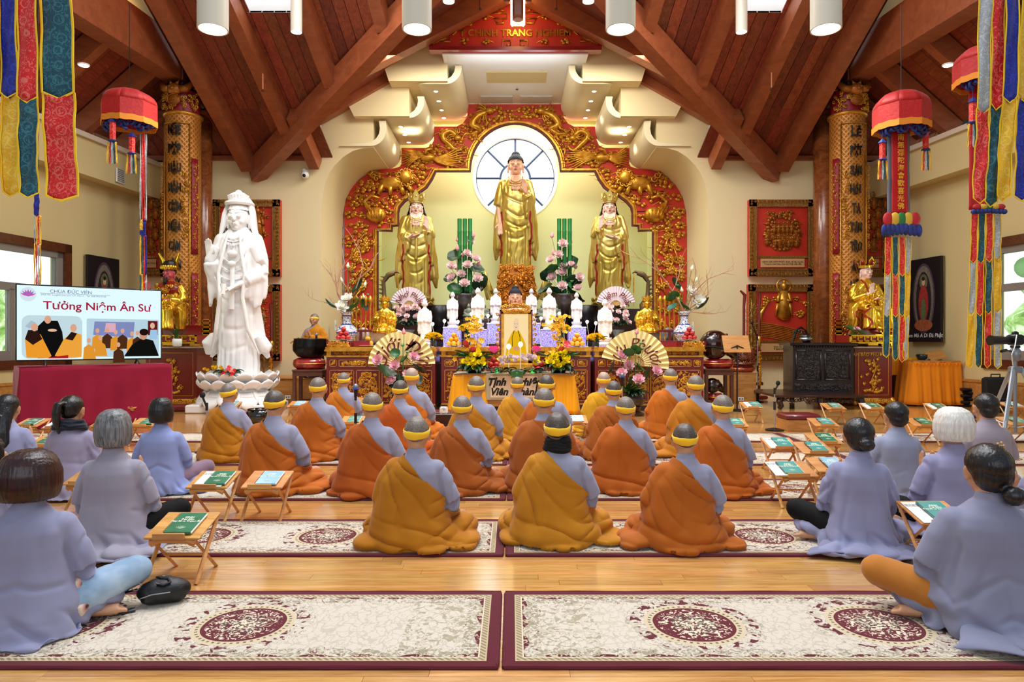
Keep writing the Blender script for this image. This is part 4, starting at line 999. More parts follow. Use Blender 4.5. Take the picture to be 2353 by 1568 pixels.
def head_statue(root,z,k,face,hair=None,hairkind='ushnisha',y=0,yaw=0,ears=True,details=True,vox=None,beard=False):
    mb=MB(); headblobs(mb,0,0,k_=1.0);
    for s in (-1,1): mb.tube([(s*.08,0,-.03),(s*.083,.0,-.085)],[.013,.011],8)
    neck(mb,0)
    me=remesh(mb,.006 if vox is None else vox,2); co=getco(me); co[:,1]*=-1
    co*=k; cy,sy=cos(yaw),sin(yaw); X=co[:,0]*cy-co[:,1]*sy; Y=co[:,0]*sy+co[:,1]*cy; co[:,0]=X; co[:,1]=Y+y; co[:,2]+=z; me.flip_normals(); setco(me,co); addmat(me,face)
    h=bpy.data.objects.new('head',me); C.objects.link(h); h.parent=root
    Rm=Matrix.Translation((0,y,z))@Matrix.Rotation(yaw,4,'Z')@Matrix.Scale(k,4)
    if hair:
        mb=MB()
        if hairkind=='ushnisha':
            mb.ell((0,.012,.032),(.09,.104,.088),18,12); mb.ell((0,.02,.115),(.05,.055,.04),14,10);
            for s in (-1,1): mb.ell((s*.076,.02,.0),(.012,.035,.05),10,8)
        elif hairkind=='cap':
            mb.ell((0,.018,.032),(.083,.098,.082),18,12)
            for s in (-1,1): mb.ell((s*.07,.0,.01),(.016,.035,.05),10,8)
        elif hairkind=='long':
            mb.ell((0,.018,.035),(.086,.1,.085),18,12)
            for s in (-1,1): mb.tube([(s*.075,.0,.03),(s*.085,.02,-.05),(s*.12,.03,-.15),(s*.17,.02,-.2)],[.02,.028,.035,.02],8)
        m=remesh(mb,.008,2); disp(m,lambda c,n:.003*np.sin(c[:,0]*240)*np.sin(c[:,2]*240));
        m2=clipmesh(m,lambda c: np.maximum(c[:,2]-.046,(c[:,1]-.0+(-.0))*1.0),0,'hair'); m2.transform(Rm); addmat(m2,hair); o=bpy.data.objects.new('hair',m2); C.objects.link(o); o.parent=root
    if details:
        mb=MB(); mb.tube([(-.016,-.092,-.0605),(0,-.1005,-.063),(.016,-.092,-.0605)],[.002,.0062,.002],6); mb.tube([(-.012,-.093,-.067),(0,-.1005,-.069),(.012,-.093,-.067)],[.002,.005,.002],6)
        mb.v=[(x,y-.004,z_) for x,y,z_ in mb.v]; o=obj('lips',mb,LIP,root); o.data.transform(Rm)
        mb=MB()
        for s in (-1,1):
            mb.tube([(s*.012,-.0905,-.006),(s*.028,-.0895,-.0105),(s*.046,-.0785,-.006)],[.0012,.0034,.0015],6)
            mb.tube([(s*.01,-.0935,.016),(s*.028,-.0925,.025),(s*.05,-.076,.016)],[.0016,.0028,.0012],6)
        mb.v=[(x,y-.004,z_) for x,y,z_ in mb.v]; o=obj('painted_eyes',mb,EYE,root); o.data.transform(Rm)
    if beard:
        mb=MB(); mb.tube([(0,-.088,-.085),(0,-.105,-.14),(0,-.09,-.24)],[.022,.028,.006],8)
        for s in (-1,1): mb.tube([(s*.006,-.1,-.05),(s*.03,-.09,-.065),(s*.038,-.09,-.13)],[.006,.006,.002],6)
        o=obj('beard',mb,EYE,root); o.data.transform(Rm)
def crown(root,z,k,mat,jewel=None,y=0,tall=.1,n=7,yaw=0,flare=1.15,stone=None):
    Rm=Matrix.Translation((0,y,z))@Matrix.Rotation(yaw,4,'Z')@Matrix.Scale(k,4)
    mb=MB(); mb.lathe([(.085,.05),(.09,.045),(.092,.075),(.086,.08)],24,cap=False)
    for i in range(n):
        a=-PI/2+(i-(n-1)/2)*(PI*1.5/n); h=tall*(1.25 if i==(n-1)/2 else 1.0-.05*abs(i-(n-1)/2))
        c_=Vector((cos(a),sin(a),0)); t_=Vector((-sin(a),cos(a),0)); w=.03
        pts=[c_*.088+t_*(-w)+Vector((0,0,.07)),c_*.088+t_*w+Vector((0,0,.07)),c_*(.088*flare)+t_*w*1.1+Vector((0,0,.07+h*.6)),c_*(.09*flare)+Vector((0,0,.07+h)),c_*(.088*flare)-t_*w*1.1+Vector((0,0,.07+h*.6))]
        q=[p+c_*.008 for p in pts]; mb.add(pts+q,[(4,3,2,1,0),(5,6,7,8,9)]+[(j,(j+1)%5,(j+1)%5+5,j+5) for j in range(5)])
        mb.ell(tuple(c_*.1+Vector((0,0,.07+h*.4))),(.014,.014,.02),8,6)
    o=obj('crown',mb,mat,root); o.data.transform(Rm)
    if stone:
        mb=MB()
        for i in range(n):
            a=-PI/2+(i-(n-1)/2)*(PI*1.5/n); mb.ell((.103*cos(a),.103*sin(a),.07+tall*.45),(.008,.008,.016),6,5)
        o=obj('crown_stones',mb,stone,root); o.data.transform(Rm)
def statue_folds(seed,amp=.85):
    def fn(c,n):
        x,y,z=c[:,0],c[:,1],c[:,2]; W=wob(c,seed,6); th=np.arctan2(y,x); fr=smoothstep(.02,-.04,y)
        val=lambda u,wd: -np.exp(-(np.sin(u)/wd)**2)
        mid=smoothstep(.3,.38,z)*smoothstep(.70,.62,z)*smoothstep(.12,.07,np.abs(x))*fr
        d=mid*(val((z-4.5*(x-.012*W)**2+.25*x)*33+W*1.3,.32)*.009+.003*np.sin(x*70+W*2))
        leg=smoothstep(.4,.33,z)*smoothstep(.08,.05,np.abs(x))*fr*smoothstep(.1,.18,z)
        d+=leg*(val((z-6*(x-.01*W)**2)*27+W*1.2,.35)*.006+val(x*44+W*1.2,.3)*.006)
        d+=(1-mid)*(1-leg)*(val(th*9+W*.8,.35)*.009*smoothstep(.82,.7,z)+.003*np.sin(th*22+W))
        d+=.0022*wob(c,seed+2,22)
        return d*amp
    return fn
def standing(name,label,loc,Hh,robe,face,pose,hair=None,hairkind='ushnisha',rz=0,group=None,seed=1,vox=.0105,lining=None,chest=None,details=True,hk=.62,panel=1.0,wide=1.0,train=1.0,necklace=None,sash=None,hz=.885):
    t=thing(name,label,'statue',loc,rz,group,Hh)
    mb=MB()
    srings(mb,[(0,0,0,.115*wide,.085),(.06,0,0,.12*wide,.09),(.2,0,0,.115*wide,.085),(.35,0,0,.118*wide,.082),(.5,0,0,.122*wide,.08),(.6,0,0,.118*wide,.074),(.7,0,.0,.122*wide,.074),(.755,0,.003,.098*wide,.062),(.785,0,.006,.066,.05),(.805,0,.008,.05,.04)],36,2.2)
    for s in (-1,1):
        P_=pose[0] if s<0 else pose[1]
        sh=Vector((s*.092*wide,0,.735)); el=Vector(P_['el']); wr=Vector(P_['wr'])
        mb.ell(sh,(.045,.045,.042),12,8); mb.tube([sh,(sh+el)/2+Vector((s*.006,0,0)),el],[.044,.044,.043],12)
        if P_.get('sleeve',1):
            m_=el+(wr-el)*.72; mb.tube([el,m_],[.043,.042],12)
            d=P_.get('drop',.22)
            for q in range(5):
                u=q/4; b=el*(1-u)+m_*u; L=d*(.55+.45*sin(PI*min(1,u+.15)))
                mb.tube([b,b+Vector((s*.012*(1-u),.0,-L*.5)),b+Vector((s*.018*(1-u),-.004,-L))],[.036,.026,.01],8,flat=.7)
        mb.tube([(s*.10*wide,.0,.62),(s*(.135 if panel else .075)*wide,0,.4),(s*(.14 if panel else .10)*wide*train,.01,.2),(s*.15*wide*train,.01,.1)],[.045,.045,.04,.012],10,flat=.7)
    me=remesh(mb,vox,4); disp(me,statue_folds(seed)); addmat(me,robe)
    o=bpy.data.objects.new('robe',me); C.objects.link(o); o.parent=t
    if lining:
        def FL(c):
            x,y,z=c[:,0],c[:,1],c[:,2]; e=.122+.008*np.sin(z*24)+.003*np.sin(z*70)
            f=.0075-np.abs(np.abs(x)-e); f=np.minimum(f,.5-z); f=np.minimum(f,z-.03); f=np.minimum(f,-y-.0)
            g=np.minimum(.005-np.abs(np.abs(x)-(.03+.25*(z-.68))),np.minimum(z-.66,-y))
            return np.maximum(f,g)
        l=clipmesh(me,FL,.0022,'lining'); addmat(l,lining); lo=bpy.data.objects.new('lining',l); C.objects.link(lo); lo.parent=t
    if chest:
        l=clipmesh(me,lambda c: np.minimum(np.minimum(c[:,2]-.672-c[:,0]**2*6,.036+.16*(c[:,2]-.67)-np.abs(c[:,0])),-c[:,1]-.01),.0028,'chest'); addmat(l,chest); lo=bpy.data.objects.new('bare_chest',l); C.objects.link(lo); lo.parent=t
    for s in (-1,1):
        P_=pose[0] if s<0 else pose[1]; mb=MB(); el,wr=Vector(P_['el']),Vector(P_['wr'])
        mb.tube([el,wr],[.022,.015],10); hand(mb,wr,P_['d'],P_['up'],P_['sd'],P_.get('curl',.3),.62,.5)
        m=remesh(mb,.0045 if vox<.012 else .006,2); addmat(m,face); ho=bpy.data.objects.new('hand',m); C.objects.link(ho); ho.parent=t
    head_statue(t,hz,hk,face,hair,hairkind,0,0,details=details)
    if necklace:
        mb=MB()
        for r,z0 in ((.04,.765),(.055,.75)):
            mb.tube([(r*sin(a),-.06-.012*cos(a),z0-.03*cos(a)) for a in [(-1.2+k*.2) for k in range(13)]],.004,5)
        for k in range(7): mb.ell(((k-3)*.014,-.078,.712-.004*(3-abs(k-3))),(.006,.004,.007),6,5)
        obj('necklace',mb,necklace,t)
    if sash:
        mb=MB(); mb.tube([(0,-.086,.6),(.004,-.096,.5),(0,-.098,.36)],[.013,.012,.016],8,flat=.4); mb.ell((0,-.092,.6),(.022,.012,.016),10,6); obj('sash',mb,sash,t)
    return t
def lotus_base(mb,r,z0,h,rows=2,n=14,y=0):
    for q in range(rows):
        zz=z0+h*(q/rows);
        for k in range(n):
            a=2*PI*(k+.5*(q%2))/n; up=1
            def pt(u,v,a=a,zz=zz):
                w=(v-.5)*2; wid=2*PI*r/n*.62*math.sin(PI*min(1,.25+u*.75))**.6
                rr=r*(.86+.24*sin(u*1.9))-abs(w)*.02*r
                return ((rr)*cos(a)-w*wid*sin(a),(rr)*sin(a)+w*wid*cos(a)+y,zz+h/rows*1.25*u-abs(w)**2*h*.15*(1-u))
            mb.grid(pt,7,7)
Gx,Gy=PX(541,12.6),12.75
gz=PZ(866,12.6)
st=standing('marble_statue','tall white marble veiled goddess statue with one hand raised, on a lotus base',(Gx,Gy,gz),PZ(437,12.6)-gz,WHITE,WHITE,
 ({'el':(-.125,-.02,.55),'wr':(-.135,-.05,.64),'d':(-.05,-.1,1),'up':(0,1,0),'sd':(.9,-.3,0),'drop':.20},{'el':(.135,-.03,.545),'wr':(.045,-.105,.49),'d':(-.75,-.25,-.35),'up':(0,-.4,.9),'sd':(-.2,-.9,-.4),'drop':.17,'curl':.7}),WHITE,'long',rz=0,seed=4,vox=.0075,hk=.72,hz=.862,panel=0,wide=.93,train=1.12,necklace=WHITE,sash=WHITE,details=True)
for o_ in st.children:
    if o_.name.startswith(('lips','painted_eyes')): o_.data.materials[0]=M('marble_shadow_line','#cfcdc8',.5)
mb=MB()   # veil and topknot crown
srings(mb,[(.76,0,.04,.085,.05),(.82,0,.035,.082,.06),(.9,0,.025,.076,.062),(.95,0,.022,.062,.055),(.99,0,.022,.03,.03),(1.0,0,.02,.012,.012)],28)
m=remesh(mb,.007,3); m2=clipmesh(m,lambda c: np.maximum(c[:,1]-.012+.0*c[:,2], c[:,2]-.958),0,'veil'); addmat(m2,WHITE); o=bpy.data.objects.new('veil',m2); C.objects.link(o); o.parent=st; solid(o,.006,0)
mb=MB()
for s in (-1,1): mb.tube([(s*.055,.005,.94),(s*.074,-.005,.88),(s*.078,-.01,.82),(s*.095,-.02,.755)],[.012,.014,.018,.006],8)
for k in range(9):
    a=-PI/2+(k-4)*.3; mb.tube([(.045*cos(a),.01+.045*sin(a),.945),(.052*cos(a),.01+.052*sin(a),.975),(.04*cos(a),.01+.04*sin(a),.995-.004*abs(k-4))],[.01,.012,.004],7)
mb.tube([(.066*cos(2*PI*k/24),.012+.066*sin(2*PI*k/24),.935) for k in range(25)],.012,7); mb.ell((0,.012,.95),(.06,.06,.03),14,8); mb.ell((0,.0,.985),(.022,.022,.026),10,8); mb.ell((0,-.035,.955),(.018,.014,.02),10,8)
obj('crown',mb,WHITE,st)
mb=MB()   # drapery swags and cape
for k in range(4):
    zz=.68-.045*k; w_=.05+.012*k; mb.tube([(w_*sin(a)*1.2,-.066-.016*cos(a),zz-.075*cos(a)) for a in [(-1.45+j*.29) for j in range(11)]],.0055,6)
for s in (-1,1):
    mb.tube([(s*.03,-.062,.77),(s*.045,-.085,.68),(s*.07,-.095,.55),(s*.06,-.10,.42),(s*.085,-.09,.25),(s*.13,-.05,.12)],[.007,.010,.011,.012,.012,.006],7)
    mb.tube([(s*.10,-.05,.70),(s*.135,-.055,.62),(s*.165,-.03,.585)],[.03,.03,.012],9,flat=.5)
mb.ell((0,-.085,.655),(.03,.014,.02),12,8)
mb.tube([(-.115,-.02,.22),(-.15,-.01,.18),(-.148,0,.12)],[.03,.045,.03],10); mb.tube([(.115,-.02,.22),(.155,-.01,.15),(.17,-.03,.13)],[.03,.035,.008],10)
for k in range(7): mb.tube([(.105-.018*k*.3,-.07+.004*k,.57-.012*k),(.135,-.05,.565-.012*k)],.004,5)
for s in (-1,1): mb.ell((s*.045,-.09,.012),(.035,.06,.02),10,6)
m=remesh(mb,.006,2); addmat(m,WHITE); o=bpy.data.objects.new('drapery_swag',m); C.objects.link(o); o.parent=st
mb=MB(); mb.tube([(-.015,-.165,.485),(-.012,-.17,.455),(-.016,-.17,.435)],[.016,.01,.014],10); obj('nectar_vase',mb,WHITE,st)
lt=thing('lotus_pedestal','white carved lotus pedestal under the tall marble statue','pedestal',(Gx,Gy,0))
mb=MB(); mb.lathe([(.35,.16),(.62,.2),(.66,.3),(.5,.38),(.44,.46),(.55,.54),(.64,.62),(.62,gz),(.2,gz)],48); obj('core',mb,WHITE,lt)
mb=MB(); lotus_base(mb,.66,.44,.26,2,15); o=obj('upper_petals',mb,WHITE,lt,smooth=True); solid(o,.02,0)
mb=MB(); n0=len(mb.v); lotus_base(mb,.66,-.02,.24,1,13); mb.v=[(x,y,.20-z+.14) for x,y,z in mb.v]; o=obj('lower_petals',mb,WHITE,lt,smooth=True); solid(o,.02,0)
mb=MB(); mb.bevbox((0,0,.075),(1.5,1.1,.15),.02); obj('plinth',mb,WHITE,lt)
Yb_=18.45
bz=PZ(628,Yb_)
mid={'el':(.125,-.02,.575),'wr':(.075,-.10,.655),'d':(-.12,-.15,1),'up':(0,1,0),'sd':(-.9,-.1,.1),'drop':.36}
standing('gilded_buddha_statue','largest gilded standing figure with blue-black hair before the round window',(PX(1185,Yb_),Yb_,bz),PZ(349,Yb_)-bz,PGOLD,FLESH,
 ({'el':(-.145,-.0,.55),'wr':(-.128,-.045,.40),'d':(.02,-.15,-1),'up':(0,1,0),'sd':(-.95,-.1,0),'drop':.0,'sleeve':0,'curl':.1},mid),BLUEH,'ushnisha',seed=9,vox=.0075,lining=LINING,chest=FLESH,hk=.76,wide=1.05,train=1.05,necklace=PGOLD,hz=.889)
Yc_=17.6; cz=PZ(688,Yc_)
standing('gilded_crowned_statue','gilded crowned standing figure left of the round window, long black hair',(PX(957,Yc_),Yc_,cz),(PZ(440,Yc_)-cz),PGOLD,FLESHP,
 ({'el':(-.135,-.03,.56),'wr':(-.05,-.105,.56),'d':(.9,-.2,.15),'up':(0,-.5,-.9),'sd':(-.2,-.9,.3),'drop':.22,'curl':.4},{'el':(.135,-.02,.57),'wr':(.10,-.085,.655),'d':(-.1,-.1,1),'up':(0,1,0),'sd':(-.9,-.1,0),'drop':.28}),EYE,'long',seed=14,vox=.008,lining=LINING,chest=FLESHP,hk=.68,hz=.853,wide=1.1,train=1.1,necklace=PGOLD,sash=PGOLD,rz=R(4))
t1=C.objects[-1] if 0 else None
for nm in ('left','right'): pass
def find_last(n): return [o for o in C.objects if o.name.startswith(n) and o.parent is None][-1]
crown(find_last('gilded_crowned_statue'),.853,.70,PGOLD,y=0,tall=.12,n=7)
standing('gilded_crowned_statue','gilded crowned standing figure right of the round window, holding a bowl',(PX(1400,Yc_),Yc_,cz),(PZ(440,Yc_)-cz),PGOLD,FLESHP,
 ({'el':(-.135,-.03,.57),'wr':(-.085,-.09,.66),'d':(.1,-.1,1),'up':(0,1,0),'sd':(.9,-.1,0),'drop':.26},{'el':(.135,-.03,.56),'wr':(.05,-.11,.55),'d':(-.9,-.2,.1),'up':(0,-.5,-.9),'sd':(.2,-.9,.3),'drop':.3,'curl':.5}),EYE,'long',seed=21,vox=.008,lining=LINING,chest=FLESHP,hk=.68,hz=.853,wide=1.08,train=1.1,necklace=PGOLD,rz=R(-4))
crown(find_last('gilded_crowned_statue'),.853,.70,PGOLD,y=0,tall=.12,n=7)
for px_,w_ in ((957,'left'),(1400,'right')):
    t=thing('gilded_lotus_stand','gilded lotus stand under the %s crowned statue'%w_,'pedestal',(PX(px_,Yc_),Yc_,2.15))
    mb=MB(); mb.lathe([(.3,0),(.34,.03),(.22,.08),(.28,cz-2.15-.01),(.1,cz-2.15)],24); obj('core',mb,DRED,t); mb=MB(); lotus_base(mb,.42,.02,cz-2.15,2,12); o=obj('petals',mb,PGOLD,t,smooth=True); solid(o,.012,0)
t=thing('carved_throne','dense carved amber wood pedestal beneath the largest gilded figure','pedestal',(PX(1186,Yb_),Yb_-.35,2.15))
mb=MB(); hh=bz-2.15+.1; mb.lathe([(.5,0),(.55,.1),(.42,hh*.5),(.46,hh*.8),(.3,hh)],28); obj('core',mb,DGOLD,t)
rr=random.Random(5); mb=MB()
for k in range(150):
    a=rr.uniform(PI,2*PI); z_=rr.uniform(.05,hh*1.02); r_=.53-.12*(z_/hh); x_,y_=r_*cos(a),r_*sin(a)
    if k%3: spiral(mb,x_,z_,y_,rr.uniform(.05,.1),1.5,rr.random()*6,.02,rr.choice([-1,1]),12)
    else: mb.ell((x_,y_,z_),(.05,.05,.07),8,6); mb.ell((x_,y_,z_+.08),(.03,.03,.035),8,6)
stuff(obj('carving',mb,M('amber_gilt','#c77a1e',.35,.6,bump=.2,bscale=60),t,smooth=True))
mb=MB(); n0=0
for s in (-1,1):
    for k in range(4): mb.tube([(s*(.45+.08*k),-.1,.25),(s*(.6+.07*k),-.15,.35+.12*k),(s*(.66+.05*k),-.12,.55+.14*k)],[.1,.09,.02],8,flat=.5)
obj('lotus_leaves',mb,PGOLD,t)
def small_white():
    mb=MB()
    srings(mb,[(.14,0,0,.1,.08),(.2,0,0,.095,.075),(.4,0,0,.105,.075),(.6,0,0,.115,.07),(.72,0,0,.11,.065),(.77,0,0,.09,.055),(.80,0,0,.045,.04),(.84,0,0,.035,.035)],24)
    for s in (-1,1):
        mb.tube([(s*.1,0,.74),(s*.135,-.01,.6),(s*.13,-.03,.5),(s*.06,-.09,.52)],[.04,.038,.036,.026],10)
        mb.tube([(s*.12,-.02,.5),(s*.13,-.02,.3),(s*.125,0,.22)],[.03,.03,.01],8)
        mb.ell((s*.058,0,.885),(.012,.018,.035),8,6)
    mb.ell((0,0,.90),(.058,.065,.075),16,12); mb.ell((0,0,.962),(.032,.034,.026),12,8)
    mb.ell((0,-.062,.885),(.009,.014,.016),6,5)
    mb.tube([(0,-.08,.5),(0,-.1,.55)],[.03,.026],8)
    me=remesh(mb,.009,2); disp(me,lambda c,n: statue_folds(3,.55)(c,n)*smoothstep(.8,.74,c[:,2])*smoothstep(.1,.2,c[:,2]))
    return me
SW=addmat(small_white(),M('white_figure','#f4f3f1',.35,coat=.3))
sb=MB(); sb.lathe([(.11,0),(.15,.01),(.15,.04),(.1,.06),(.13,.08),(.15,.12),(.1,.14),(.05,.15)],20); lotus_base(sb,.135,.07,.07,1,12); SB=sb.mesh('lotus_foot',M('white_figure','#f4f3f1'),35)
whites=[(976,688,792,13.6),(1040,670,752,14.0),(1098,660,757,13.8),(1139,662,743,14.6),(1221,662,743,14.6),(1262,660,757,13.8),(1325,671,752,14.0),(1390,686,792,13.6)]
wl=['outermost on the left, beside the pink fan','second from the left in the row','third from the left in the row','left of the bust, behind pink blossoms','right of the bust, behind pink blossoms','third from the right in the row','second from the right in the row','outermost on the right, before the pink fan']
CRY=NT('lit_crystal'); _c=CRY.coord('Object',(40,40,14)); _v=CRY.n('ShaderNodeTexVoronoi'); CRY.l(_c,_v.inputs[0]); _r=CRY.ramp(_v.outputs['Distance'],[(.1,'#f2f0ff'),(.5,'#8d80d8'),(.8,'#4b3aa0')]); CRY.col(_r); CRY.p(.1,coat=.6); CRY.l(_r,CRY.b.inputs['Emission Color']); CRY.b.inputs['Emission Strength'].default_value=.55; CRY=CRY.mat
for (px_,yt,yb,Y_),l_ in zip(whites,wl):
    zb=PZ(yb,Y_); h_=PZ(yt,Y_)-zb
    t=thing('white_figurine','white standing figurine, '+l_,'figurine',(PX(px_,Y_),Y_,zb),0,'white standing figurines on lit crystal stands',h_)
    for n_,m_ in (('figure',SW),('lotus_foot',SB)): o=bpy.data.objects.new(n_,m_); C.objects.link(o); o.parent=t
    t=thing('crystal_stand','violet lit crystal block stand under the white figurine '+l_.replace(', beside the pink fan','').replace(', behind pink blossoms','').replace(', before the pink fan',''),'stand',(PX(px_,Y_),Y_,zb-.001),0,'lit crystal stands')
    tz=.85 if Y_<14.3 else 1.2
    hb_=zb-tz-.05; mb=MB(); mb.bevbox((0,0,-hb_/2),(.36,.3,hb_),.012); obj('crystal_block',mb,CRY,t,smooth=False); mb=MB(); mb.bevbox((0,0,-.012),(.38,.32,.022),.006); obj('stand_top',mb,M('mirror_plate','#d9dcec',.15,.6),t,smooth=False); mb=MB(); mb.bevbox((0,0,-hb_-.025),(.42,.36,.05),.01); obj('plinth',mb,DARKW,t,smooth=False)
Yq=13.3; zb=PZ(712,Yq); k_=(PZ(656,Yq)-zb)
t=thing('painted_bust','seated painted figure with blue-black hair behind the framed portrait','statue',(PX(1184,Yq),Yq,zb-.35),0,None,1.0)
mb=MB(); srings(mb,[(0,0,0,.30,.2),(.08,0,0,.29,.19),(.25,0,0,.23,.14),(.33,0,0,.24,.13),(.40,0,0,.17,.1),(.44,0,0,.09,.07)],30); m=remesh(mb,.015,4); disp(m,lambda c,n: -.012*np.exp(-(np.sin((c[:,0]-c[:,2])*30)/.3)**2)); addmat(m,M('peach_robe','#e3a35f',.4)); o=bpy.data.objects.new('robe',m); C.objects.link(o); o.parent=t
l=clipmesh(m,lambda c: np.minimum(c[:,2]-.22-c[:,0]*1.2,-c[:,1]),.004,'chest'); addmat(l,FLESH); o=bpy.data.objects.new('bare_shoulder',l); C.objects.link(o); o.parent=t
head_statue(t,.60,1.45,FLESH,BLUEH,'ushnisha')
def seated(name,label,loc,Hh,robe,face,rz=0,hair=None,hairkind='cap',seed=2,lotus=False,handpose=0,vox=.012,hk=.95,lining=None,details=True,beard=False,wide=1.0):
    t=thing(name,label,'statue',loc,rz,None,Hh)
    mb=MB()
    srings(mb,[(.28,0,.03,.17*wide,.15),(.4,0,.03,.15*wide,.12),(.5,0,.02,.155*wide,.105),(.6,0,.02,.17*wide,.1),(.68,0,.02,.155*wide,.085),(.72,0,.02,.09,.06),(.75,0,.02,.055,.05)],32)
    if lotus:
        srings(mb,[(.22,0,-.06,.26,.2),(.27,0,-.06,.28,.21),(.34,0,-.03,.22,.17),(.4,0,0,.16,.13)],32)
        mb.tube([(.08,-.1,.28),(.09,-.22,.26),(.09,-.24,.1),(.09,-.25,.04)],[.08,.08,.06,.05],12)
    else:
        for s in (-1,1):
            mb.tube([(s*.09,0,.34),(s*.125,-.2,.36),(s*.13,-.25,.33)],[.09,.085,.075],12); mb.tube([(s*.13,-.25,.34),(s*.135,-.25,.2),(s*.15,-.27,.06)],[.078,.075,.085],12)
            mb.tube([(s*.16,.0,.4),(s*.19,-.02,.2),(s*.19,-.03,.06)],[.09,.08,.06],10)
        mb.tube([(0,-.2,.34),(0,-.27,.2),(0,-.30,.05)],[.09,.075,.06],12);
    for s in (-1,1):
        el=(s*.215*wide,-.03,.46); wr=(s*.06,-.19,.54 if s<0 or handpose==0 else .46)
        if handpose==1 and s<0: wr=(-.20,-.14,.60)
        mb.tube([(s*.14,.02,.66),(s*.195*wide,0,.56),el],[.06,.062,.058],12); mb.tube([el,Vector(wr)*.75+Vector(el)*.25],[.058,.05],12)
        for q in range(4):
            u=q/3; b=Vector(el)*(1-u)+Vector(wr)*u; mb.tube([b,b+Vector((0,0,-.14))],[.045,.02],8)
    me=remesh(mb,vox,3)
    def ff(c,n):
        x,y,z=c[:,0],c[:,1],c[:,2]; W=wob(c,seed,5); val=lambda u,wd: -np.exp(-(np.sin(u)/wd)**2)
        lo=smoothstep(.42,.3,z); return lo*(val((z-4*x*x)*30+W,.45)*.012*smoothstep(.1,.05,np.abs(x))+val(x*38+W*1.2,.35)*.010*smoothstep(.06,.1,np.abs(x)))+(1-lo)*(val((np.abs(x)*1.3+z)*24+W,.35)*.010)+.002*wob(c,seed+3,20)
    disp(me,ff); addmat(me,robe); o=bpy.data.objects.new('robe',me); C.objects.link(o); o.parent=t
    if lining:
        l=clipmesh(me,lambda c: np.maximum(np.minimum(.011-np.abs(np.abs(c[:,0])-.035-.3*(c[:,2]-.6)),np.minimum(c[:,2]-.5,-c[:,1])),np.minimum(.012-np.abs(c[:,0]+.19+.03*np.sin(c[:,2]*30)),np.minimum(.38-c[:,2],-c[:,1]-.08))),.003,'lining'); addmat(l,lining); lo=bpy.data.objects.new('lining',l); C.objects.link(lo); lo.parent=t
    for s in (-1,1):
        wr=(s*.06,-.19,.54 if s<0 or handpose==0 else .46)
        if handpose==1 and s<0: wr=(-.20,-.14,.60)
        mb=MB(); el=(s*.215*wide,-.03,.46); mb.tube([el,wr],[.03,.022],8)
        if s<0: hand(mb,wr,(-.05,-.1,1),(0,1,0),(.9,-.2,0),.35,.85,.6)
        else: hand(mb,wr,(-.8,-.4,.1),(0,-.2,1) if handpose else (0,.3,-1),(.2,-.9,.2),.5,.85,.5)
        m=remesh(mb,.007,2); addmat(m,face); ho=bpy.data.objects.new('hand',m); C.objects.link(ho); ho.parent=t
    head_statue(t,.845,hk,face,hair,hairkind,y=.01,details=details,beard=beard)
    return t
Yr=13.9
zb=PZ(768,Yr)
g=seated('seated_gilded_figure','large seated gilded monk figure with a red five-panel crown, right of the hall',(PX(1990,Yr),Yr,zb),PZ(598,Yr)-zb,BGOLD,FLESHP,rz=R(10),hair=EYE,lining=LINING,handpose=2,wide=.96,seed=6,vox=.009)
crown(g,.845,1.0,BGOLD,tall=.10,n=5,flare=1.35,y=.01)
mb=MB()
for i in range(5):
    a=-PI/2+(i-2)*.94; c_=Vector((cos(a),sin(a),0)); t_=Vector((-sin(a),cos(a),0)); w=.024
    pts=[c_*.098-t_*w+Vector((0,0,.078)),c_*.098+t_*w+Vector((0,0,.078)),c_*.118+t_*w+Vector((0,0,.13)),c_*.122+Vector((0,0,.155)),c_*.118-t_*w+Vector((0,0,.13))]; mb.add([p+c_*.008+Vector((0,.01,.845)) for p in pts],[(0,1,2,3,4)])
o=obj('crown_panels',mb,RED,g); solid(o,.006,0)
mb=MB()
for s in (-1,1):
    mb.ell((s*.10,-.30,.03),(.05,.09,.035),10,8)
obj('shoe',mb,DRED,g)
Yl=13.7
zb=PZ(768,Yl)
g=seated('seated_painted_figure','seated red-faced official figure with black beard and gold armour, beside the screen',(PX(388,Yl),Yl,zb),PZ(602,Yl)-zb,BGOLD,ROUGE,rz=R(-6),hair=EYE,lining=LINING,handpose=1,beard=True,seed=16,vox=.009)
mb=MB(); rr=random.Random(3)
for k in range(34):
    a=rr.uniform(PI*1.0,PI*2); z_=rr.uniform(.42,.68); spiral(mb,.165*cos(a),z_,.02+.115*sin(a)-.02,.032,1.4,rr.random()*6,.009,1,10)
stuff(obj('armour_scrolls',mb,BGOLD,g))
mb=MB(); srings(mb,[(.55,0,.02,.185,.125),(.64,0,.02,.19,.12),(.71,0,.02,.13,.09),(.73,0,.02,.07,.06)],28); o=obj('red_shoulder_cape',mb,RED,g,smooth=True)
mb=MB(); mb.lathe([(.088,.03),(.095,.03),(.1,.07),(.094,.085),(.088,.085)],24,c=(0,.01,.86),cap=False)
for k in range(9): mb.ell((.1*cos(-PI/2+(k-4)*.33),.01+.1*sin(-PI/2+(k-4)*.33),.92),(.018,.014,.028),8,6)
for s in (-1,1): mb.tube([(s*.085,.04,.93),(s*.10,.02,1.02),(s*.15,.0,1.12)],[.02,.024,.014],6,flat=.4)
obj('hat_band',mb,BGOLD,g); mb=MB(); mb.lathe([(.088,.06),(.09,.1),(.075,.14),(.04,.155),(0,.157)],24,c=(0,.015,.86)); obj('black_hat',mb,EYE,g)
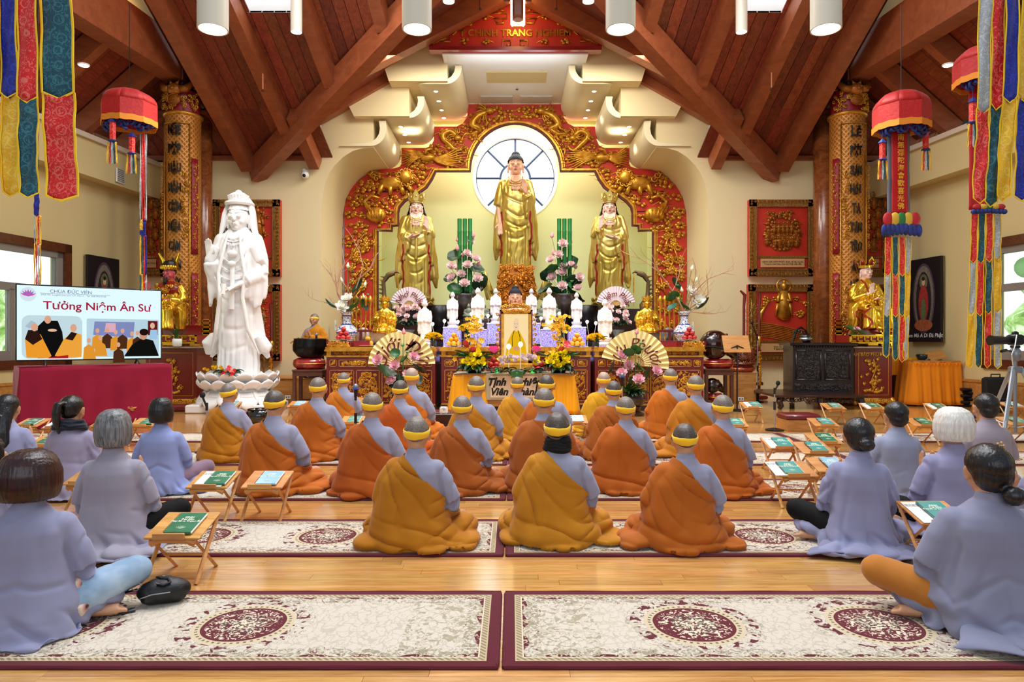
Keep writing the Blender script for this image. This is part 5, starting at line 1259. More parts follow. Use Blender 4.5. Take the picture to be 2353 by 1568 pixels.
for px_,w_,mirror in ((884,'left',1),(1487,'right',-1)):
    Y_=13.7; zb=PZ(790,Y_)
    g=seated('seated_gold_figurine','seated gold crowned figure on a mount, beside the %s blue and white vase'%w_,(PX(px_,Y_),Y_,zb),PZ(680,Y_)-zb,BGOLD,BGOLD,rz=R(5*mirror),hair=BGOLD,lotus=True,seed=26,details=False,vox=.013)
    crown(g,.845,.95,BGOLD,tall=.09,n=7,y=.01); g.scale=(g.scale[0]*mirror,g.scale[1],g.scale[2])
    mt=thing('mount_figure','%s mount figure under the seated gold figure, %s'%(('white elephant','left') if mirror>0 else ('grey blue lion','right')),'statue',(PX(px_,Y_),Y_+.05,zb+.03))
    mb=MB(); mb.ell((0,0,.12),(.42,.17,.17),14,10)
    for s in (-1,1):
        mb.tube([(s*.3,-.08,.08),(s*.34,-.1,-.14)],[.09,.07],10); mb.tube([(s*.3,.08,.08),(s*.34,.1,-.14)],[.09,.07],10)
    mb.ell((-.44*mirror,0,.16),(.14,.12,.14),12,8); mb.tube([(-.5*mirror,0,.12),(-.6*mirror,-.02,0),(-.58*mirror,-.03,-.1)],[.06,.04,.03],10)
    m=remesh(mb,.016,3); addmat(m,M('elephant_white','#e8e2dc',.4) if mirror>0 else M('lion_grey','#8790a0',.4)); o=bpy.data.objects.new('mount_body',m); C.objects.link(o); o.parent=mt
gs=MB(); gs.lathe([(.16,0),(.19,.03),(.15,.06)],18); gs.ell((0,-.03,.12),(.2,.14,.07),14,8); gs.ell((0,0,.25),(.11,.08,.14),14,10); gs.ell((0,0,.42),(.06,.06,.075),12,8); gs.ell((0,0,.49),(.03,.03,.025),8,6)
for s in (-1,1): gs.tube([(s*.1,0,.32),(s*.14,-.02,.2),(s*.04,-.12,.15)],[.045,.04,.03],8)
gsm=addmat(remesh(gs,.012,2),M('aged_bronze_grey','#7c8672',.5,.3))
for k,(px_,l_) in enumerate(((1077,'far left of the row'),(1113,'second from the left'),(1246,'second from the right'),(1278,'far right of the row'))):
    Y_=15.6; zz=PZ(735,Y_)
    t=thing('grey_seated_figurine','small grey-green seated figurine behind the white ones, '+l_,'figurine',(PX(px_,Y_),Y_,zz),0,'grey seated figurines',.72)
    o=bpy.data.objects.new('figure',gsm); C.objects.link(o); o.parent=t
    t=thing('figurine_plinth','dark rosewood plinth under the grey seated figurine, '+l_,'stand',(PX(px_,Y_),Y_,zz),0,'plinths of the grey figurines'); mb=MB(); mb.bevbox((0,0,-(zz-1.34)/2),(.28,.3,zz-1.34),.02); obj('plinth_block',mb,DARKW,t,smooth=False); mb=MB(); mb.bevbox((0,0,-(zz-1.32)),(.31,.34,.04),.01); obj('plinth_foot',mb,DARKW,t,smooth=False)
def rugmat():
    t=NT('woven_carpet'); co=t.coord('Object'); sx=t.n('ShaderNodeSeparateXYZ'); t.l(co,sx.inputs[0]); x,y=sx.outputs[0],sx.outputs[1]
    L,Wd=1.85,.405     # half sizes
    mth=t.math
    nz=t.noise(co,26,4,.4); nz2=t.noise(co,60,3)
    ex=mth('SUBTRACT',L,mth('ABSOLUTE',x)); ey=mth('SUBTRACT',Wd,mth('ABSOLUTE',y))
    e=mth('MINIMUM',ex,ey)
    v=t.n('ShaderNodeTexVoronoi'); v.feature='DISTANCE_TO_EDGE'; v.inputs['Scale'].default_value=17; v.inputs['Randomness'].default_value=1
    dm=t.n('ShaderNodeVectorMath'); dm.operation='MULTIPLY_ADD'; nv=t.n('ShaderNodeTexNoise'); nv.inputs['Scale'].default_value=12; t.l(co,nv.inputs['Vector']); t.l(nv.outputs[1],dm.inputs[0]); dm.inputs[1].default_value=(.1,.1,0); t.l(co,dm.inputs[2])
    mp=t.n('ShaderNodeMapping'); mp.inputs['Rotation'].default_value=(0,0,.6); mp.inputs['Scale'].default_value=(1.6,.75,1); t.l(dm.outputs[0],mp.inputs[0]); t.l(mp.outputs[0],v.inputs[0])
    vine=mth('LESS_THAN',v.outputs[0],.05)
    col=t.mix(mth('MULTIPLY',vine,.38),'#d2c8b8','#a0957f')
    wv=mth('LESS_THAN',t.noise(co,34,2,1.2),.40); col=t.mix(mth('MULTIPLY',wv,.55),col,'#b9ad98')
    sc_=mth('MULTIPLY',mth('LESS_THAN',e,.155),mth('GREATER_THAN',t.noise(co,38,3,1.5),.53)); col=t.mix(mth('MULTIPLY',sc_,.8),col,'#8b8468')
    sc2=mth('MULTIPLY',mth('LESS_THAN',e,.17),mth('GREATER_THAN',t.noise(mp.outputs[0],30,2,2),.66)); col=t.mix(mth('MULTIPLY',sc2,.9),col,'#6c1f2a')
    cf=mth('MULTIPLY',mth('LESS_THAN',ex,.42),mth('GREATER_THAN',t.noise(co,22,4,1.5),.56)); col=t.mix(mth('MULTIPLY',cf,.7),col,'#94896a')
    k=mth('ROUND',mth('DIVIDE',mth('ADD',x,.15),.84)); k=mth('MINIMUM',mth('MAXIMUM',k,-1),1)
    mx=mth('SUBTRACT',mth('ADD',x,.15),mth('MULTIPLY',k,.84))
    rr=mth('SQRT',mth('ADD',mth('POWER',mx,2),mth('POWER',mth('MULTIPLY',y,1.0),2)))
    ang=mth('ARCTAN2',y,mx)
    r2=mth('ADD',rr,mth('MULTIPLY',mth('ABSOLUTE',mth('SINE',mth('MULTIPLY',ang,2))),-.004))
    halo=mth('MULTIPLY',mth('LESS_THAN',r2,.31),mth('GREATER_THAN',t.noise(co,26,2,2.2),.57)); col=t.mix(mth('MULTIPLY',halo,.6),col,'#8a7a64')
    h2=mth('MULTIPLY',mth('MULTIPLY',mth('LESS_THAN',r2,.285),mth('GREATER_THAN',r2,.225)),mth('GREATER_THAN',nz,.56)); col=t.mix(h2,col,'#5e1622')
    col=t.mix(mth('LESS_THAN',r2,.222),col,'#cdbd9c')
    ring=mth('MULTIPLY',mth('LESS_THAN',r2,.205),mth('GREATER_THAN',mth('SINE',mth('MULTIPLY',ang,46)),.2)); col=t.mix(ring,col,'#6e6252')
    col=t.mix(mth('LESS_THAN',r2,.192),col,'#cbbb98')
    col=t.mix(mth('LESS_THAN',r2,.182),col,'#5e0f1e')
    fl=mth('MULTIPLY',mth('LESS_THAN',r2,.165),mth('GREATER_THAN',mth('ADD',t.noise(co,30,2,2.4),mth('MULTIPLY',mth('SUBTRACT',.1,rr),.9)),.52)); col=t.mix(fl,col,'#ddd0b6')
    fl2=mth('MULTIPLY',mth('LESS_THAN',r2,.1),mth('GREATER_THAN',nz2,.56)); col=t.mix(fl2,col,'#4c4a3e')
    wav=mth('MULTIPLY',mth('SINE',mth('MULTIPLY',mth('ADD',x,y),30)),.012)
    b0=mth('LESS_THAN',mth('ADD',e,wav),.095); col=t.mix(b0,col,'#5c0e20')
    b0s=mth('MULTIPLY',b0,mth('GREATER_THAN',t.noise(co,40,2,1.2),.55)); col=t.mix(mth('MULTIPLY',b0s,.8),col,'#d3c5a5')
    col=t.mix(mth('LESS_THAN',e,.082),col,'#d9ccb0')
    col=t.mix(mth('LESS_THAN',e,.076),col,'#8c7c60')
    gr=mth('MULTIPLY',mth('LESS_THAN',e,.076),mth('GREATER_THAN',mth('SINE',mth('MULTIPLY',mth('ADD',mth('MULTIPLY',x,1.0),mth('MULTIPLY',y,1.0)),230)),.1)); col=t.mix(mth('MULTIPLY',gr,.75),col,'#cbb994')
    col=t.mix(mth('LESS_THAN',e,.052),col,'#c2ae88'); col=t.mix(mth('LESS_THAN',e,.046),col,'#5a0b1e')
    t.col(col); t.bump(t.noise(co,700,2),.25,.003); t.p(.95,sheen=.3,spec=.1); return t.mat
RUG=rugmat()
def rug(x0,y0,label,L=3.7,Wd=.81,rz=0,grp='patterned runner carpets'):
    t=thing('carpet_runner',label,'carpet',(x0+L/2,y0+Wd/2,0),rz,grp)
    mb=MB(); n=60
    rs_=[]
    for (i,z) in ((0,0),(0,.008),(.006,.012)):
        r=[]
        for a,b,m in (((-1,-1),(1,-1),n),((1,-1),(1,1),14),((1,1),(-1,1),n),((-1,1),(-1,-1),14)):
            for k in range(m):
                u=k/m; X=(a[0]+(b[0]-a[0])*u)*(L/2-i); Y=(a[1]+(b[1]-a[1])*u)*(Wd/2-i); q=.003*sin(X*5+Y*3+x0)
                r.append((X+q*(abs(Y)>Wd/2-.02),Y+q,z))
        rs_.append(r)
    mb.rings(rs_); obj('carpet_pile',mb,RUG,t,smooth=False)
    mb=MB(); pts=[(-L/2,-Wd/2,.006),(L/2,-Wd/2,.006),(L/2,Wd/2,.006),(-L/2,Wd/2,.006),(-L/2,-Wd/2,.006)]
    q=[]
    for a,b in zip(pts,pts[1:]):
        for k in range(30): u=k/30; q.append((a[0]+(b[0]-a[0])*u,a[1]+(b[1]-a[1])*u,.007+.0015*sin(k*1.7)))
    mb.tube(q+[q[0]],.008,5); obj('bound_edge',mb,M('maroon_binding','#5a0b1e',.9),t)
rows=[(2.70,'nearest row'),(4.11,'second row'),(5.55,'third row'),(7.12,'fourth row'),(8.75,'fifth row')]
for y0,l_ in rows:
    rug(-.045-.012-3.7,y0,'cream and maroon medallion runner, %s, left of the centre seam'%l_); rug(-.045+.012,y0,'cream and maroon medallion runner, %s, right of the centre seam'%l_)
    rug(3.70,y0,'cream and maroon medallion runner, %s, far right end'%l_); rug(-7.50,y0,'cream and maroon medallion runner, %s, far left end'%l_)

def pm(name,c1,c2,rough=.55):   # petal: colour changes from base to tip by local z
    t=NT(name); co=t.coord('Generated'); s_=t.n('ShaderNodeSeparateXYZ'); t.l(co,s_.inputs[0]); t.col(t.ramp(s_.outputs[2],[(.1,c1),(.95,c2)])); t.p(rough,sss=.05); return t.mat
PINKP=pm('pink_lotus_petal','#f6e3e2','#ee9bb4'); PALEP=pm('pale_pink_petal','#f7efe6','#f1c4c8'); WHITEF=M('white_magnolia_petal','#fbfaf0',.5,sss=.05)
YEL=M('yellow_petal','#f7cf10',.55); YLIL=M('yellow_lily_petal','#ffec20',.5); ORCH=M('golden_orchid_petal','#f6b61c',.55,var=.25,vscale=40); ROSEP=M('pale_pink_rose','#fff0f4',.55); ANTH=M('anthurium_red','#d6303c',.25,coat=.5); FUCH=M('fuchsia_lamp_petal','#e0408c',.35,emit='#ff4f9c',es=.35)
PODG=M('seed_pod_green','#6da860',.5); BUDP=M('pink_bud','#eda0a8',.5); STEM=M('stem_green','#4d7a3a',.5)
def petal(mb,L,w,a,tilt,cup=.35,T=Vector((0,0,0)),n=6,tip=.8):
    ca,sa=cos(a),sin(a)
    def f(u,v):
        q=(v-.5)*2; wid=w*(math.sin(PI*min(.98,.08+u*.86))**tip);
        r=L*(sin(tilt)*u+cup*.3*u*(1-u)); z=L*(cos(tilt)*u)+w*cup*q*q*.8
        x=r; y=q*wid
        return (T.x+x*ca-y*sa,T.y+x*sa+y*ca,T.z+z)
    mb.grid(f,n,5)
def lotus_mesh(r=.1,mat=PINKP,name='lotus_flower',np_=(5,7,8),open_=1.0,center=True):
    mb=MB();
    for k,(m,tl,L) in enumerate(((np_[0],.35,.75),(np_[1],.75,.95),(np_[2],1.15,1.0))):
        for i in range(m): petal(mb,r*L,r*.33,2*PI*(i+.5*(k%2))/m,tl*open_,.5)
    n=len(mb.f)
    mb.cur=1
    if center: mb.lathe([(.0,0),(r*.14,r*.1),(r*.17,r*.28),(0,r*.3)],10);
    return mb.mesh(name,[mat,M('flower_centre','#d9cf4a',.6)],True)
def bud_mesh(r=.03,mat=BUDP): mb=MB(); mb.lathe([(0,-r*1.1),(r*.8,-r*.5),(r,.1*r),(r*.6,r*1.2),(r*.15,r*2.2),(0,r*2.4)],10); return mb.mesh('bud',mat,True)
def pod_mesh(r=.035): mb=MB(); mb.lathe([(0,-r*1.1),(r*.4,-r*.8),(r*1.0,0),(r*.9,r*.15),(0,r*.2)],14); [mb.ell((r*.6*cos(k*1.05),r*.6*sin(k*1.05),r*.18),r*.13,6,4) for k in range(6)]; return mb.mesh('seed_pod',PODG,True)
def leaf_mesh(r=.12,mat=LEAF,wavy=.12):
    mb=MB(); rs_=[]
    for j in range(6):
        q=r*j/5; rs_.append([(q*cos(a)*(1+.04*sin(5*a)),q*sin(a),-.18*r+q*q/r*.35+wavy*q*sin(5*a+1)*.5*(j/5)) for a in [2*PI*k/24 for k in range(24)]])
    mb.rings(rs_,False,False); return mb.mesh('lotus_leaf',mat,True)
def blade_mesh(L=.2,w=.03,mat=LEAF,bend=.6):
    mb=MB();
    def f(u,v): q=(v-.5)*2; return (L*u*cos(bend*u*.9),q*w*math.sin(PI*min(.97,.1+u*.88)),L*sin(.55)*u-bend*L*u*u*.6+abs(q)*w*.3)
    mb.grid(f,8,3); return mb.mesh('leaf_blade',mat,True)
LOT=lotus_mesh(.11,PINKP); LOTS=lotus_mesh(.10,PALEP); MAG=lotus_mesh(.13,WHITEF,'magnolia_flower',(4,5,6),1.05); LEAFM=leaf_mesh(.13,LEAF); LEAFD=leaf_mesh(.14,DLEAF); LEAFT=leaf_mesh(.12,M('blue_green_leaf','#2d6b5c',.5,var=.2)); BUD=bud_mesh(); BUDW=bud_mesh(.03,M('white_bud','#e9efc8',.5)); POD=pod_mesh()
BLD=blade_mesh(); BLDD=blade_mesh(.22,.035,DLEAF,.9)
def put(me,par,loc,rot=(0,0,0),s=1,name=None):
    o=bpy.data.objects.new(name or me.name,me); C.objects.link(o); o.parent=par; o.location=loc; o.rotation_euler=rot
    o.scale=(s,s,s) if not isinstance(s,tuple) else s
    return o
def stems(t,base,pts,mat=STEM,r=.005,name='stem'):
    for p in pts:
        b=Vector(base); p=Vector(p); mb=MB(); mb.tube([b,b*.5+p*.5+Vector((0,0,(p-b).length*.06)),p],r,5); obj(name,mb,mat,t)
FR=R(60)
def arrangement(name,label,loc,items,base=(0,0,.1),Y=None,cat='flower arrangement',face=R(55),rs_=1):
    t=thing(name,label,cat,loc); rr=random.Random(rs_); L=Vector(loc); pts=[]
    for k,(px_,py_,kind,s) in enumerate(items):
        yy=loc[1]+rr.uniform(-.16,.1); w_=P(px_,py_,yy)-L
        if kind in('lotus','lotuss','mag'):
            put({'lotus':LOT,'lotuss':LOTS,'mag':MAG}[kind],t,w_,(face*rr.uniform(.8,1.2),rr.uniform(-.3,.3),rr.uniform(-.6,.6)),s)
        elif kind in ('bud','budw'): put(BUD if kind=='bud' else BUDW,t,w_,(rr.uniform(-.2,.2),rr.uniform(-.3,.3),0),s)
        elif kind=='pod': put(POD,t,w_,(.3,0,0),s)
        elif kind in('leaf','leafd','leaft'): put({'leaf':LEAFM,'leafd':LEAFD,'leaft':LEAFT}[kind],t,w_,(rr.uniform(.5,1.3),rr.uniform(-.5,.5),rr.uniform(0,6)),s)
        pts.append(w_+Vector((0,.02,-.01)))
    stems(t,base,pts); return t
def fern(t,c,n,L,mat=LEAF,spread=1,rs_=1,name='fern_leaf',up=.2,w=1.0):
    rr=random.Random(rs_)
    for k in range(n):
        a=rr.uniform(0,2*PI); put(BLD if mat is LEAF else BLDD,t,(c[0]+.03*cos(a),c[1]+.03*sin(a),c[2]+rr.uniform(-.03,.03)),(rr.uniform(-.3,.3),-up*rr.uniform(.2,1.5),a),(L/.2*rr.uniform(.7,1.15),w*rr.uniform(.7,1.2),L/.2),name=name)
def vase_blue(px_,pyb,Y_,h_,label):
    zb=PZ(pyb,Y_); t=thing('porcelain_vase',label,'vase',(PX(px_,Y_),Y_,zb)); r=h_
    mb=MB(); mb.lathe([(.20*r,0),(.21*r,.03*r),(.17*r,.08*r),(.27*r,.2*r),(.33*r,.34*r),(.31*r,.46*r),(.2*r,.57*r),(.125*r,.66*r),(.12*r,.82*r),(.15*r,.92*r),(.2*r,.98*r),(.19*r,r),(.10*r,.97*r)],32,cap=False)
    q=NT('blue_white_porcelain') if 'blue_white_porcelain' not in bpy.data.materials else None
    if q:
        co=q.coord(); n=q.noise(co,24,3,2.2); n2=q.noise(co,9,2,1); s_=q.n('ShaderNodeSeparateXYZ'); q.l(co,s_.inputs[0])
        bandv=q.math('GREATER_THAN',q.math('SINE',q.math('MULTIPLY',s_.outputs[2],38)),.9)
        f=q.math('MAXIMUM',q.math('GREATER_THAN',n,.54),bandv); q.col(q.mix(f,'#eef1f6','#23408c')); q.p(.15,coat=.6)
    obj('vase_body',mb,bpy.data.materials['blue_white_porcelain'],t,smooth=True); return t
def branches(name,par,base,specs,mat,rs_):
    rr=random.Random(rs_); mb=MB()
    def grow(p,d,L,r,dep):
        p=Vector(p); pts=[p]; q=p; dd=Vector(d)
        for k in range(4): dd=(dd+Vector((rr.uniform(-.35,.35),rr.uniform(-.15,.15),rr.uniform(-.25,.3)))).normalized(); q=q+dd*L/4; pts.append(q)
        mb.tube(pts,[r,r*.9,r*.8,r*.7,r*.5],5)
        if dep>0:
            for k in (1,2,3,4):
                if rr.random()<.8: grow(pts[k],(dd+Vector((rr.uniform(-1,1),rr.uniform(-.3,.3),rr.uniform(-.3,.8)))).normalized(),L*.6,r*.55,dep-1)
    for d,L,r in specs: grow(base,d,L,r,2)
    return obj(name,mb,mat,par)
TW=M('bleached_branch','#b98f72',.7)
V1=vase_blue(797,790,13.25,.62,'blue and white porcelain vase at the left end of the altar'); V2=vase_blue(1572,790,13.25,.62,'blue and white porcelain vase at the right end of the altar')
for i,(vx,sg,items) in enumerate(((797,1,[(800,690,'mag',1.15),(784,708,'mag',1.15),(760,700,'leaft',1.25),(812,705,'leaf',1.1),(836,702,'leafd',.9),(823,658,'leafd',1.25),(799,612,'budw',1.2),(785,646,'budw',1.2),(838,655,'budw',1.2),(835,683,'budw',1.1),(845,676,'pod',.8),(820,685,'pod',.9),(810,625,'leaft',.3)]),
  (1572,-1,[(1585,672,'mag',1.15),(1606,694,'mag',1.15),(1553,653,'leafd',1.1),(1546,683,'leaf',1.1),(1545,706,'leaft',.9),(1575,705,'leaf',1.1),(1615,700,'leafd',1.3),(1590,618,'budw',1.2),(1600,645,'budw',1.2),(1567,668,'budw',1.1),(1564,692,'pod',1.1),(1600,665,'pod',.8),(1557,655,'pod',.9)]))):
    lo=(PX(vx,13.25),13.25,PZ(790,13.25)+.56)
    t=arrangement('magnolia_arrangement','white magnolias, lotus leaves and bleached twisting branches in the %s porcelain vase'%('left','right')[i],lo,items,(0,0,0),rs_=i+4)
    branches('twisted_branch',t,(0,0,.05),[((-.3*sg,0,1),.8,.018),((.25*sg,0,1),.95,.018),((-.7*sg,0,.8),.6,.014),((.9*-sg,0,.25),.55,.012)],TW,i+8)
BAM=M('bamboo_green','#1f7a34',.4)
for i,(cx_,it) in enumerate(((1068,[(1078,556,'lotuss',1.1),(1072,585,'lotuss',1.0),(1092,598,'lotuss',1.1),(1037,615,'lotuss',1.1),(1075,612,'lotuss',1.1),(1060,632,'lotuss',1.0),(1040,640,'lotuss',1.1),(1098,642,'lotuss',1.1),(1068,655,'lotuss',1.2),(1103,668,'lotuss',1.0),(1052,552,'bud',1.2),(1088,542,'bud',1.2),(1051,572,'bud',1.2),(1062,587,'bud',1.1),(1099,608,'bud',1.2),(1048,617,'bud',1.1),(1046,588,'leafd',1.1),(1092,618,'leafd',1.2),(1035,640,'leafd',.9),(1105,650,'leafd',1.2),(1045,665,'leaf',1.1),(1085,665,'leafd',1.5),(1060,680,'leafd',1.5),(1108,625,'pod',.9),(1023,639,'pod',.9)]),
  (1297,[(1293,563,'lotuss',1.1),(1283,587,'lotuss',1.0),(1266,600,'lotuss',1.0),(1296,617,'lotuss',1.2),(1312,612,'lotuss',1.0),(1270,640,'lotuss',1.2),(1290,630,'lotuss',1.1),(1330,640,'lotuss',1.1),(1292,660,'lotuss',1.2),(1328,665,'lotuss',1.0),(1268,543,'bud',1.2),(1311,557,'bud',1.2),(1272,583,'bud',1.2),(1323,614,'bud',1.2),(1300,637,'bud',1.1),(1309,605,'leafd',1.2),(1268,620,'leaf',1.0),(1258,634,'leafd',1.0),(1318,650,'leafd',1.3),(1320,680,'leafd',1.5),(1280,680,'leafd',1.6),(1254,665,'leafd',1.2),(1314,645,'pod',1.1),(1258,642,'pod',.9)]))):
    Y_=16.2; zb=PZ(735,Y_)
    lo=(PX(cx_,Y_),Y_,zb)
    items=[(a,b,c,d*1.3) for a,b,c,d in it]
    t=arrangement('bamboo_lotus_display','tall display of three bamboo poles, pink lotuses and dark leaves, %s of the tall figure'%('left','right')[i],lo,items,(0,0,.5),rs_=i+20)
    for k in (-1,0,1):
        mb=MB(); x=k*.125; pr=[]; h=PZ(503,Y_)-zb
        for j in range(7): z=.4+(h-.4)*j/6; pr+=[(.052,z+.01),(.055,z+.03),(.05,z+.05)] if j<6 else [(.052,h)]
        mb.lathe([(0,.4)]+pr+[(0,h)],14,c=(x,0,0)); obj('bamboo_pole',mb,BAM,t,smooth=35)
    mb=MB(); mb.lathe([(.2,0),(.24,.05),(.36,.25),(.38,.42),(.33,.55),(.36,.6),(.3,.6),(.28,.5)],32,cap=False); obj('urn',mb,M('mottled_brown_urn','#3a2c22',.3,var=.6,vscale=14,coat=.4),t,smooth=True)
    st_=thing('urn_plinth','dark plinth under the %s bamboo display'%('left','right')[i],'stand',(lo[0],Y_,1.3)); mb=MB(); mb.bevbox((0,0,(zb-1.3)/2),(.5,.36,zb-1.3),.02); obj('plinth_block',mb,DARKW,st_,smooth=False); mb=MB(); mb.bevbox((0,0,zb-1.3-.02),(.56,.4,.04),.01); obj('plinth_top',mb,DARKW,st_,smooth=False)
for i,(cx_,it) in enumerate(((925,[(908,843,'lotus',1.1),(870,830,'lotus',1.15),(949,823,'lotus',1.1),(935,863,'lotus',1.0),(902,878,'lotus',1.1),(928,765,'bud',1.3),(925,792,'pod',1.3),(936,808,'pod',1.1),(908,812,'leaf',.75),(927,827,'leaf',.85),(890,858,'leafd',1.7),(962,847,'leafd',1.2),(915,880,'leafd',1.3),(955,870,'leafd',1.0)]),
  (1458,[(1425,820,'lotus',1.1),(1444,843,'lotus',1.1),(1430,860,'lotus',1.1),(1507,855,'lotus',1.1),(1467,876,'lotus',1.2),(1463,765,'bud',1.3),(1473,787,'pod',1.1),(1478,800,'pod',.9),(1445,812,'leaf',.85),(1461,805,'leaf',.85),(1406,845,'leafd',1.1),(1470,845,'leaf',.95),(1487,862,'leafd',1.3),(1450,880,'leafd',1.0)]))):
    Y_=11.9; lo=(PX(cx_,Y_),Y_,0)
    t=arrangement('lotus_display','pink lotuses and large leaves in a dark bowl before the %s big fan'%('left','right')[i],lo,[(a,b,c,d*.95) for a,b,c,d in it],(0,0,.3),rs_=i+33)
    mb=MB(); mb.lathe([(.1,.16),(.16,.2),(.2,.3),(.17,.38),(.14,.38)],24,cap=False); mb.lathe([(.16,0),(.17,.03),(.09,.08),(.12,.16),(0,.16)],20); obj('bowl',mb,DARKW,t)
    fern(t,(.1 if i==0 else -.12,-.05,.42),26,.26,LEAF,rs_=i+2); fern(t,(0,-.05,.38),20,.3,DLEAF,rs_=i+5,up=-.1)
def fan(label,cx_,cy_,rpx,Y_,col,txt,half=R(90),rot=0,size=.1,tcol='#6d1519',z_support=None):
    t=thing('paper_fan',label,'fan',(PX(cx_,Y_),Y_,PZ(cy_,Y_))); r=rpx/F*Y_; n=18
    mb=MB(); vs=[];
    for k in range(n*2+1):
        a=PI/2+half+rot-(2*half)*k/(2*n); y=(.012 if k%2 else -.012)*r*2.5
        vs+= [(r*.28*cos(a),y*.3,r*.28*sin(a)),(r*cos(a),y,r*sin(a))]
    mb.add(vs,[(2*k,2*k+2,2*k+3,2*k+1) for k in range(2*n)])
    o=obj('fan_leaf',mb,M('fan_paper_'+col.strip('#'),col,.7),t,smooth=False); solid(o,.003,0)
    mb=MB()
    for k in range(0,2*n+1,2):
        a=PI/2+half+rot-(2*half)*k/(2*n); mb.cyl((0,.004,0),(r*.3*cos(a),.004,r*.3*sin(a)),.006*r/.5,n=5)
    obj('rib',mb,M('bamboo_rib','#c9a15c',.5),t)['kind']='stuff'
    me=text_mesh(txt,size*r,.004,.0035*r*size,.3,'CENTER',1.0); co=getco(me); rr=r*.60; x=co[:,0].copy(); y=co[:,1].copy(); a=PI/2+rot-x/rr; q=rr+y
    co2=np.stack([q*np.cos(a),-.036*r/.55-.004+co[:,2]*-1*.5,q*np.sin(a)],1); me.flip_normals(); setco(me,co2); me.materials.append(M('maroon_ink_'+tcol.strip('#'),tcol,.5)); o=bpy.data.objects.new('lettering',me); C.objects.link(o); o.parent=t
    if z_support is not None: mb=MB(); mb.cyl((0,.05,-PZ(cy_,Y_)+z_support),(0,.05,.02),.012); mb.bevbox((0,.05,-PZ(cy_,Y_)+z_support+.01),(.2,.14,.02),.004); obj('stand',mb,DARKW,t)
    return t
fan('large yellow paper fan with maroon brush lettering on the left altar',923,839,77,12.45,'#f3df9a','Giới Đức',R(88),0,.56,z_support=0)
fan('large yellow paper fan with maroon brush lettering, tilted, on the right altar',1459,838,78,12.45,'#f3df9a','Lưu Phương',R(88),R(-10),.46,z_support=0)
fan('small pale pink fan with maroon lettering on the left of the altar',940,703,43,14.6,'#ecd9dc','Nhớ Phật',R(78),R(0),.42,z_support=1.2)
fan('small pale pink fan with maroon lettering on the right of the altar',1415,703,45,14.6,'#ecd9dc','Niệm Phật',R(78),R(0),.42,z_support=1.2)
for i,px_ in enumerate((938,1420)):
    Y_=14.5; t=thing('rose_bouquet','pink roses in a white cup before the %s small pink fan'%('left','right')[i],'flowers',(PX(px_,Y_),Y_,1.2)); rr=random.Random(i)
    mb=MB(); mb.lathe([(.06,0),(.08,.03),(.04,.12),(.14,.34),(.13,.34)],18,cap=False); obj('cup',mb,M('grey_stone_cup','#9aa5a0',.4),t)
    for k in range(16): put(LOTS,t,(rr.uniform(-.24,.24),rr.uniform(-.1,.05),.55+rr.uniform(-.12,.3)),(R(50),rr.uniform(-.5,.5),0),.75,'rose')
    fern(t,(0,-.05,.42),26,.32,DLEAF,rs_=i,up=.1)
def dome_roses(px_,py_,Y_,zb,label,r=.16,mat=YEL):
    t=thing('yellow_rose_dome',label,'flowers',(PX(px_,Y_),Y_,zb),0,'domed yellow rose bouquets'); cz_=PZ(py_,Y_)-zb
    mb=MB(); mb.lathe([(.05,0),(.06,0),(.06,cz_-.06),(.045,cz_-.06)],14); obj('dark_vase',mb,M('green_glass_vase','#0f2a18',.15,coat=.5),t)
    RM=bpy.data.meshes.get('rose_head')
    if RM is None:
        m=MB()
        for k in range(3):
            for j in range(5): petal(m,.03*(1-.2*k),.02*(1-.2*k),2*PI*j/5+k*.6,.9-.35*k,.9,Vector((0,0,-.01+.004*k)),4)
        m.ell((0,0,.006),.013,8,6); RM=m.mesh('rose_head',mat,True)
    rr=random.Random(int(px_))
    for k in range(30):
        z_=1-(k+.5)/30*.95; a=k*2.4; q=math.sqrt(max(0,1-z_*z_)); n_=Vector((q*cos(a),q*sin(a),z_)); put(RM,t,Vector((0,0,cz_-.02))+Vector((n_.x*r,n_.y*r*.9,n_.z*r*.62)),n_.to_track_quat('Z','Y').to_euler(),1.45*r/.16,'rose')
    fern(t,(0,0,cz_-.05),16,r*1.45,LEAF,rs_=int(px_),up=.15)
dome_roses(996,776,13.0,1.185,'yellow rose dome on the left altar, just right of the large fan',.15)
dome_roses(1074,757,13.05,1.185,'yellow rose dome behind the left orchids',.16); dome_roses(1290,757,13.05,1.185,'yellow rose dome behind the right orchids',.16)
dome_roses(1369,778,13.0,1.185,'yellow rose dome on the right altar, just left of the large fan',.15)
LILY=lotus_mesh(.12,YLIL,'lily_flower',(3,3,0) ,1.0)
def orchid_mesh():
    m=MB()
    for j in range(5): petal(m,.032,.012,2*PI*j/5+.3,1.2,.3,n=4)
    m.ell((0,0,.008),.007,6,5); return m.mesh('orchid',ORCH,True)
OR_=orchid_mesh()
def anth_mesh(mat=ANTH):
    m=MB()
    def f(u,v):
        a=2*PI*u; q=v; rr=.075*(1-.35*cos(a))*(1-.25*abs(sin(a/2))**8); return (q*rr*cos(a),q*rr*sin(a),.02*q*q)
    m.grid(f,18,4,closeu=True); m.cur=1; m.tube([(0,0,0),(-.02,0,.05)],[.007,.004],6); return m.mesh('anthurium',[mat,M('flower_centre','#d9cf4a',.6)],True)
AN=anth_mesh()
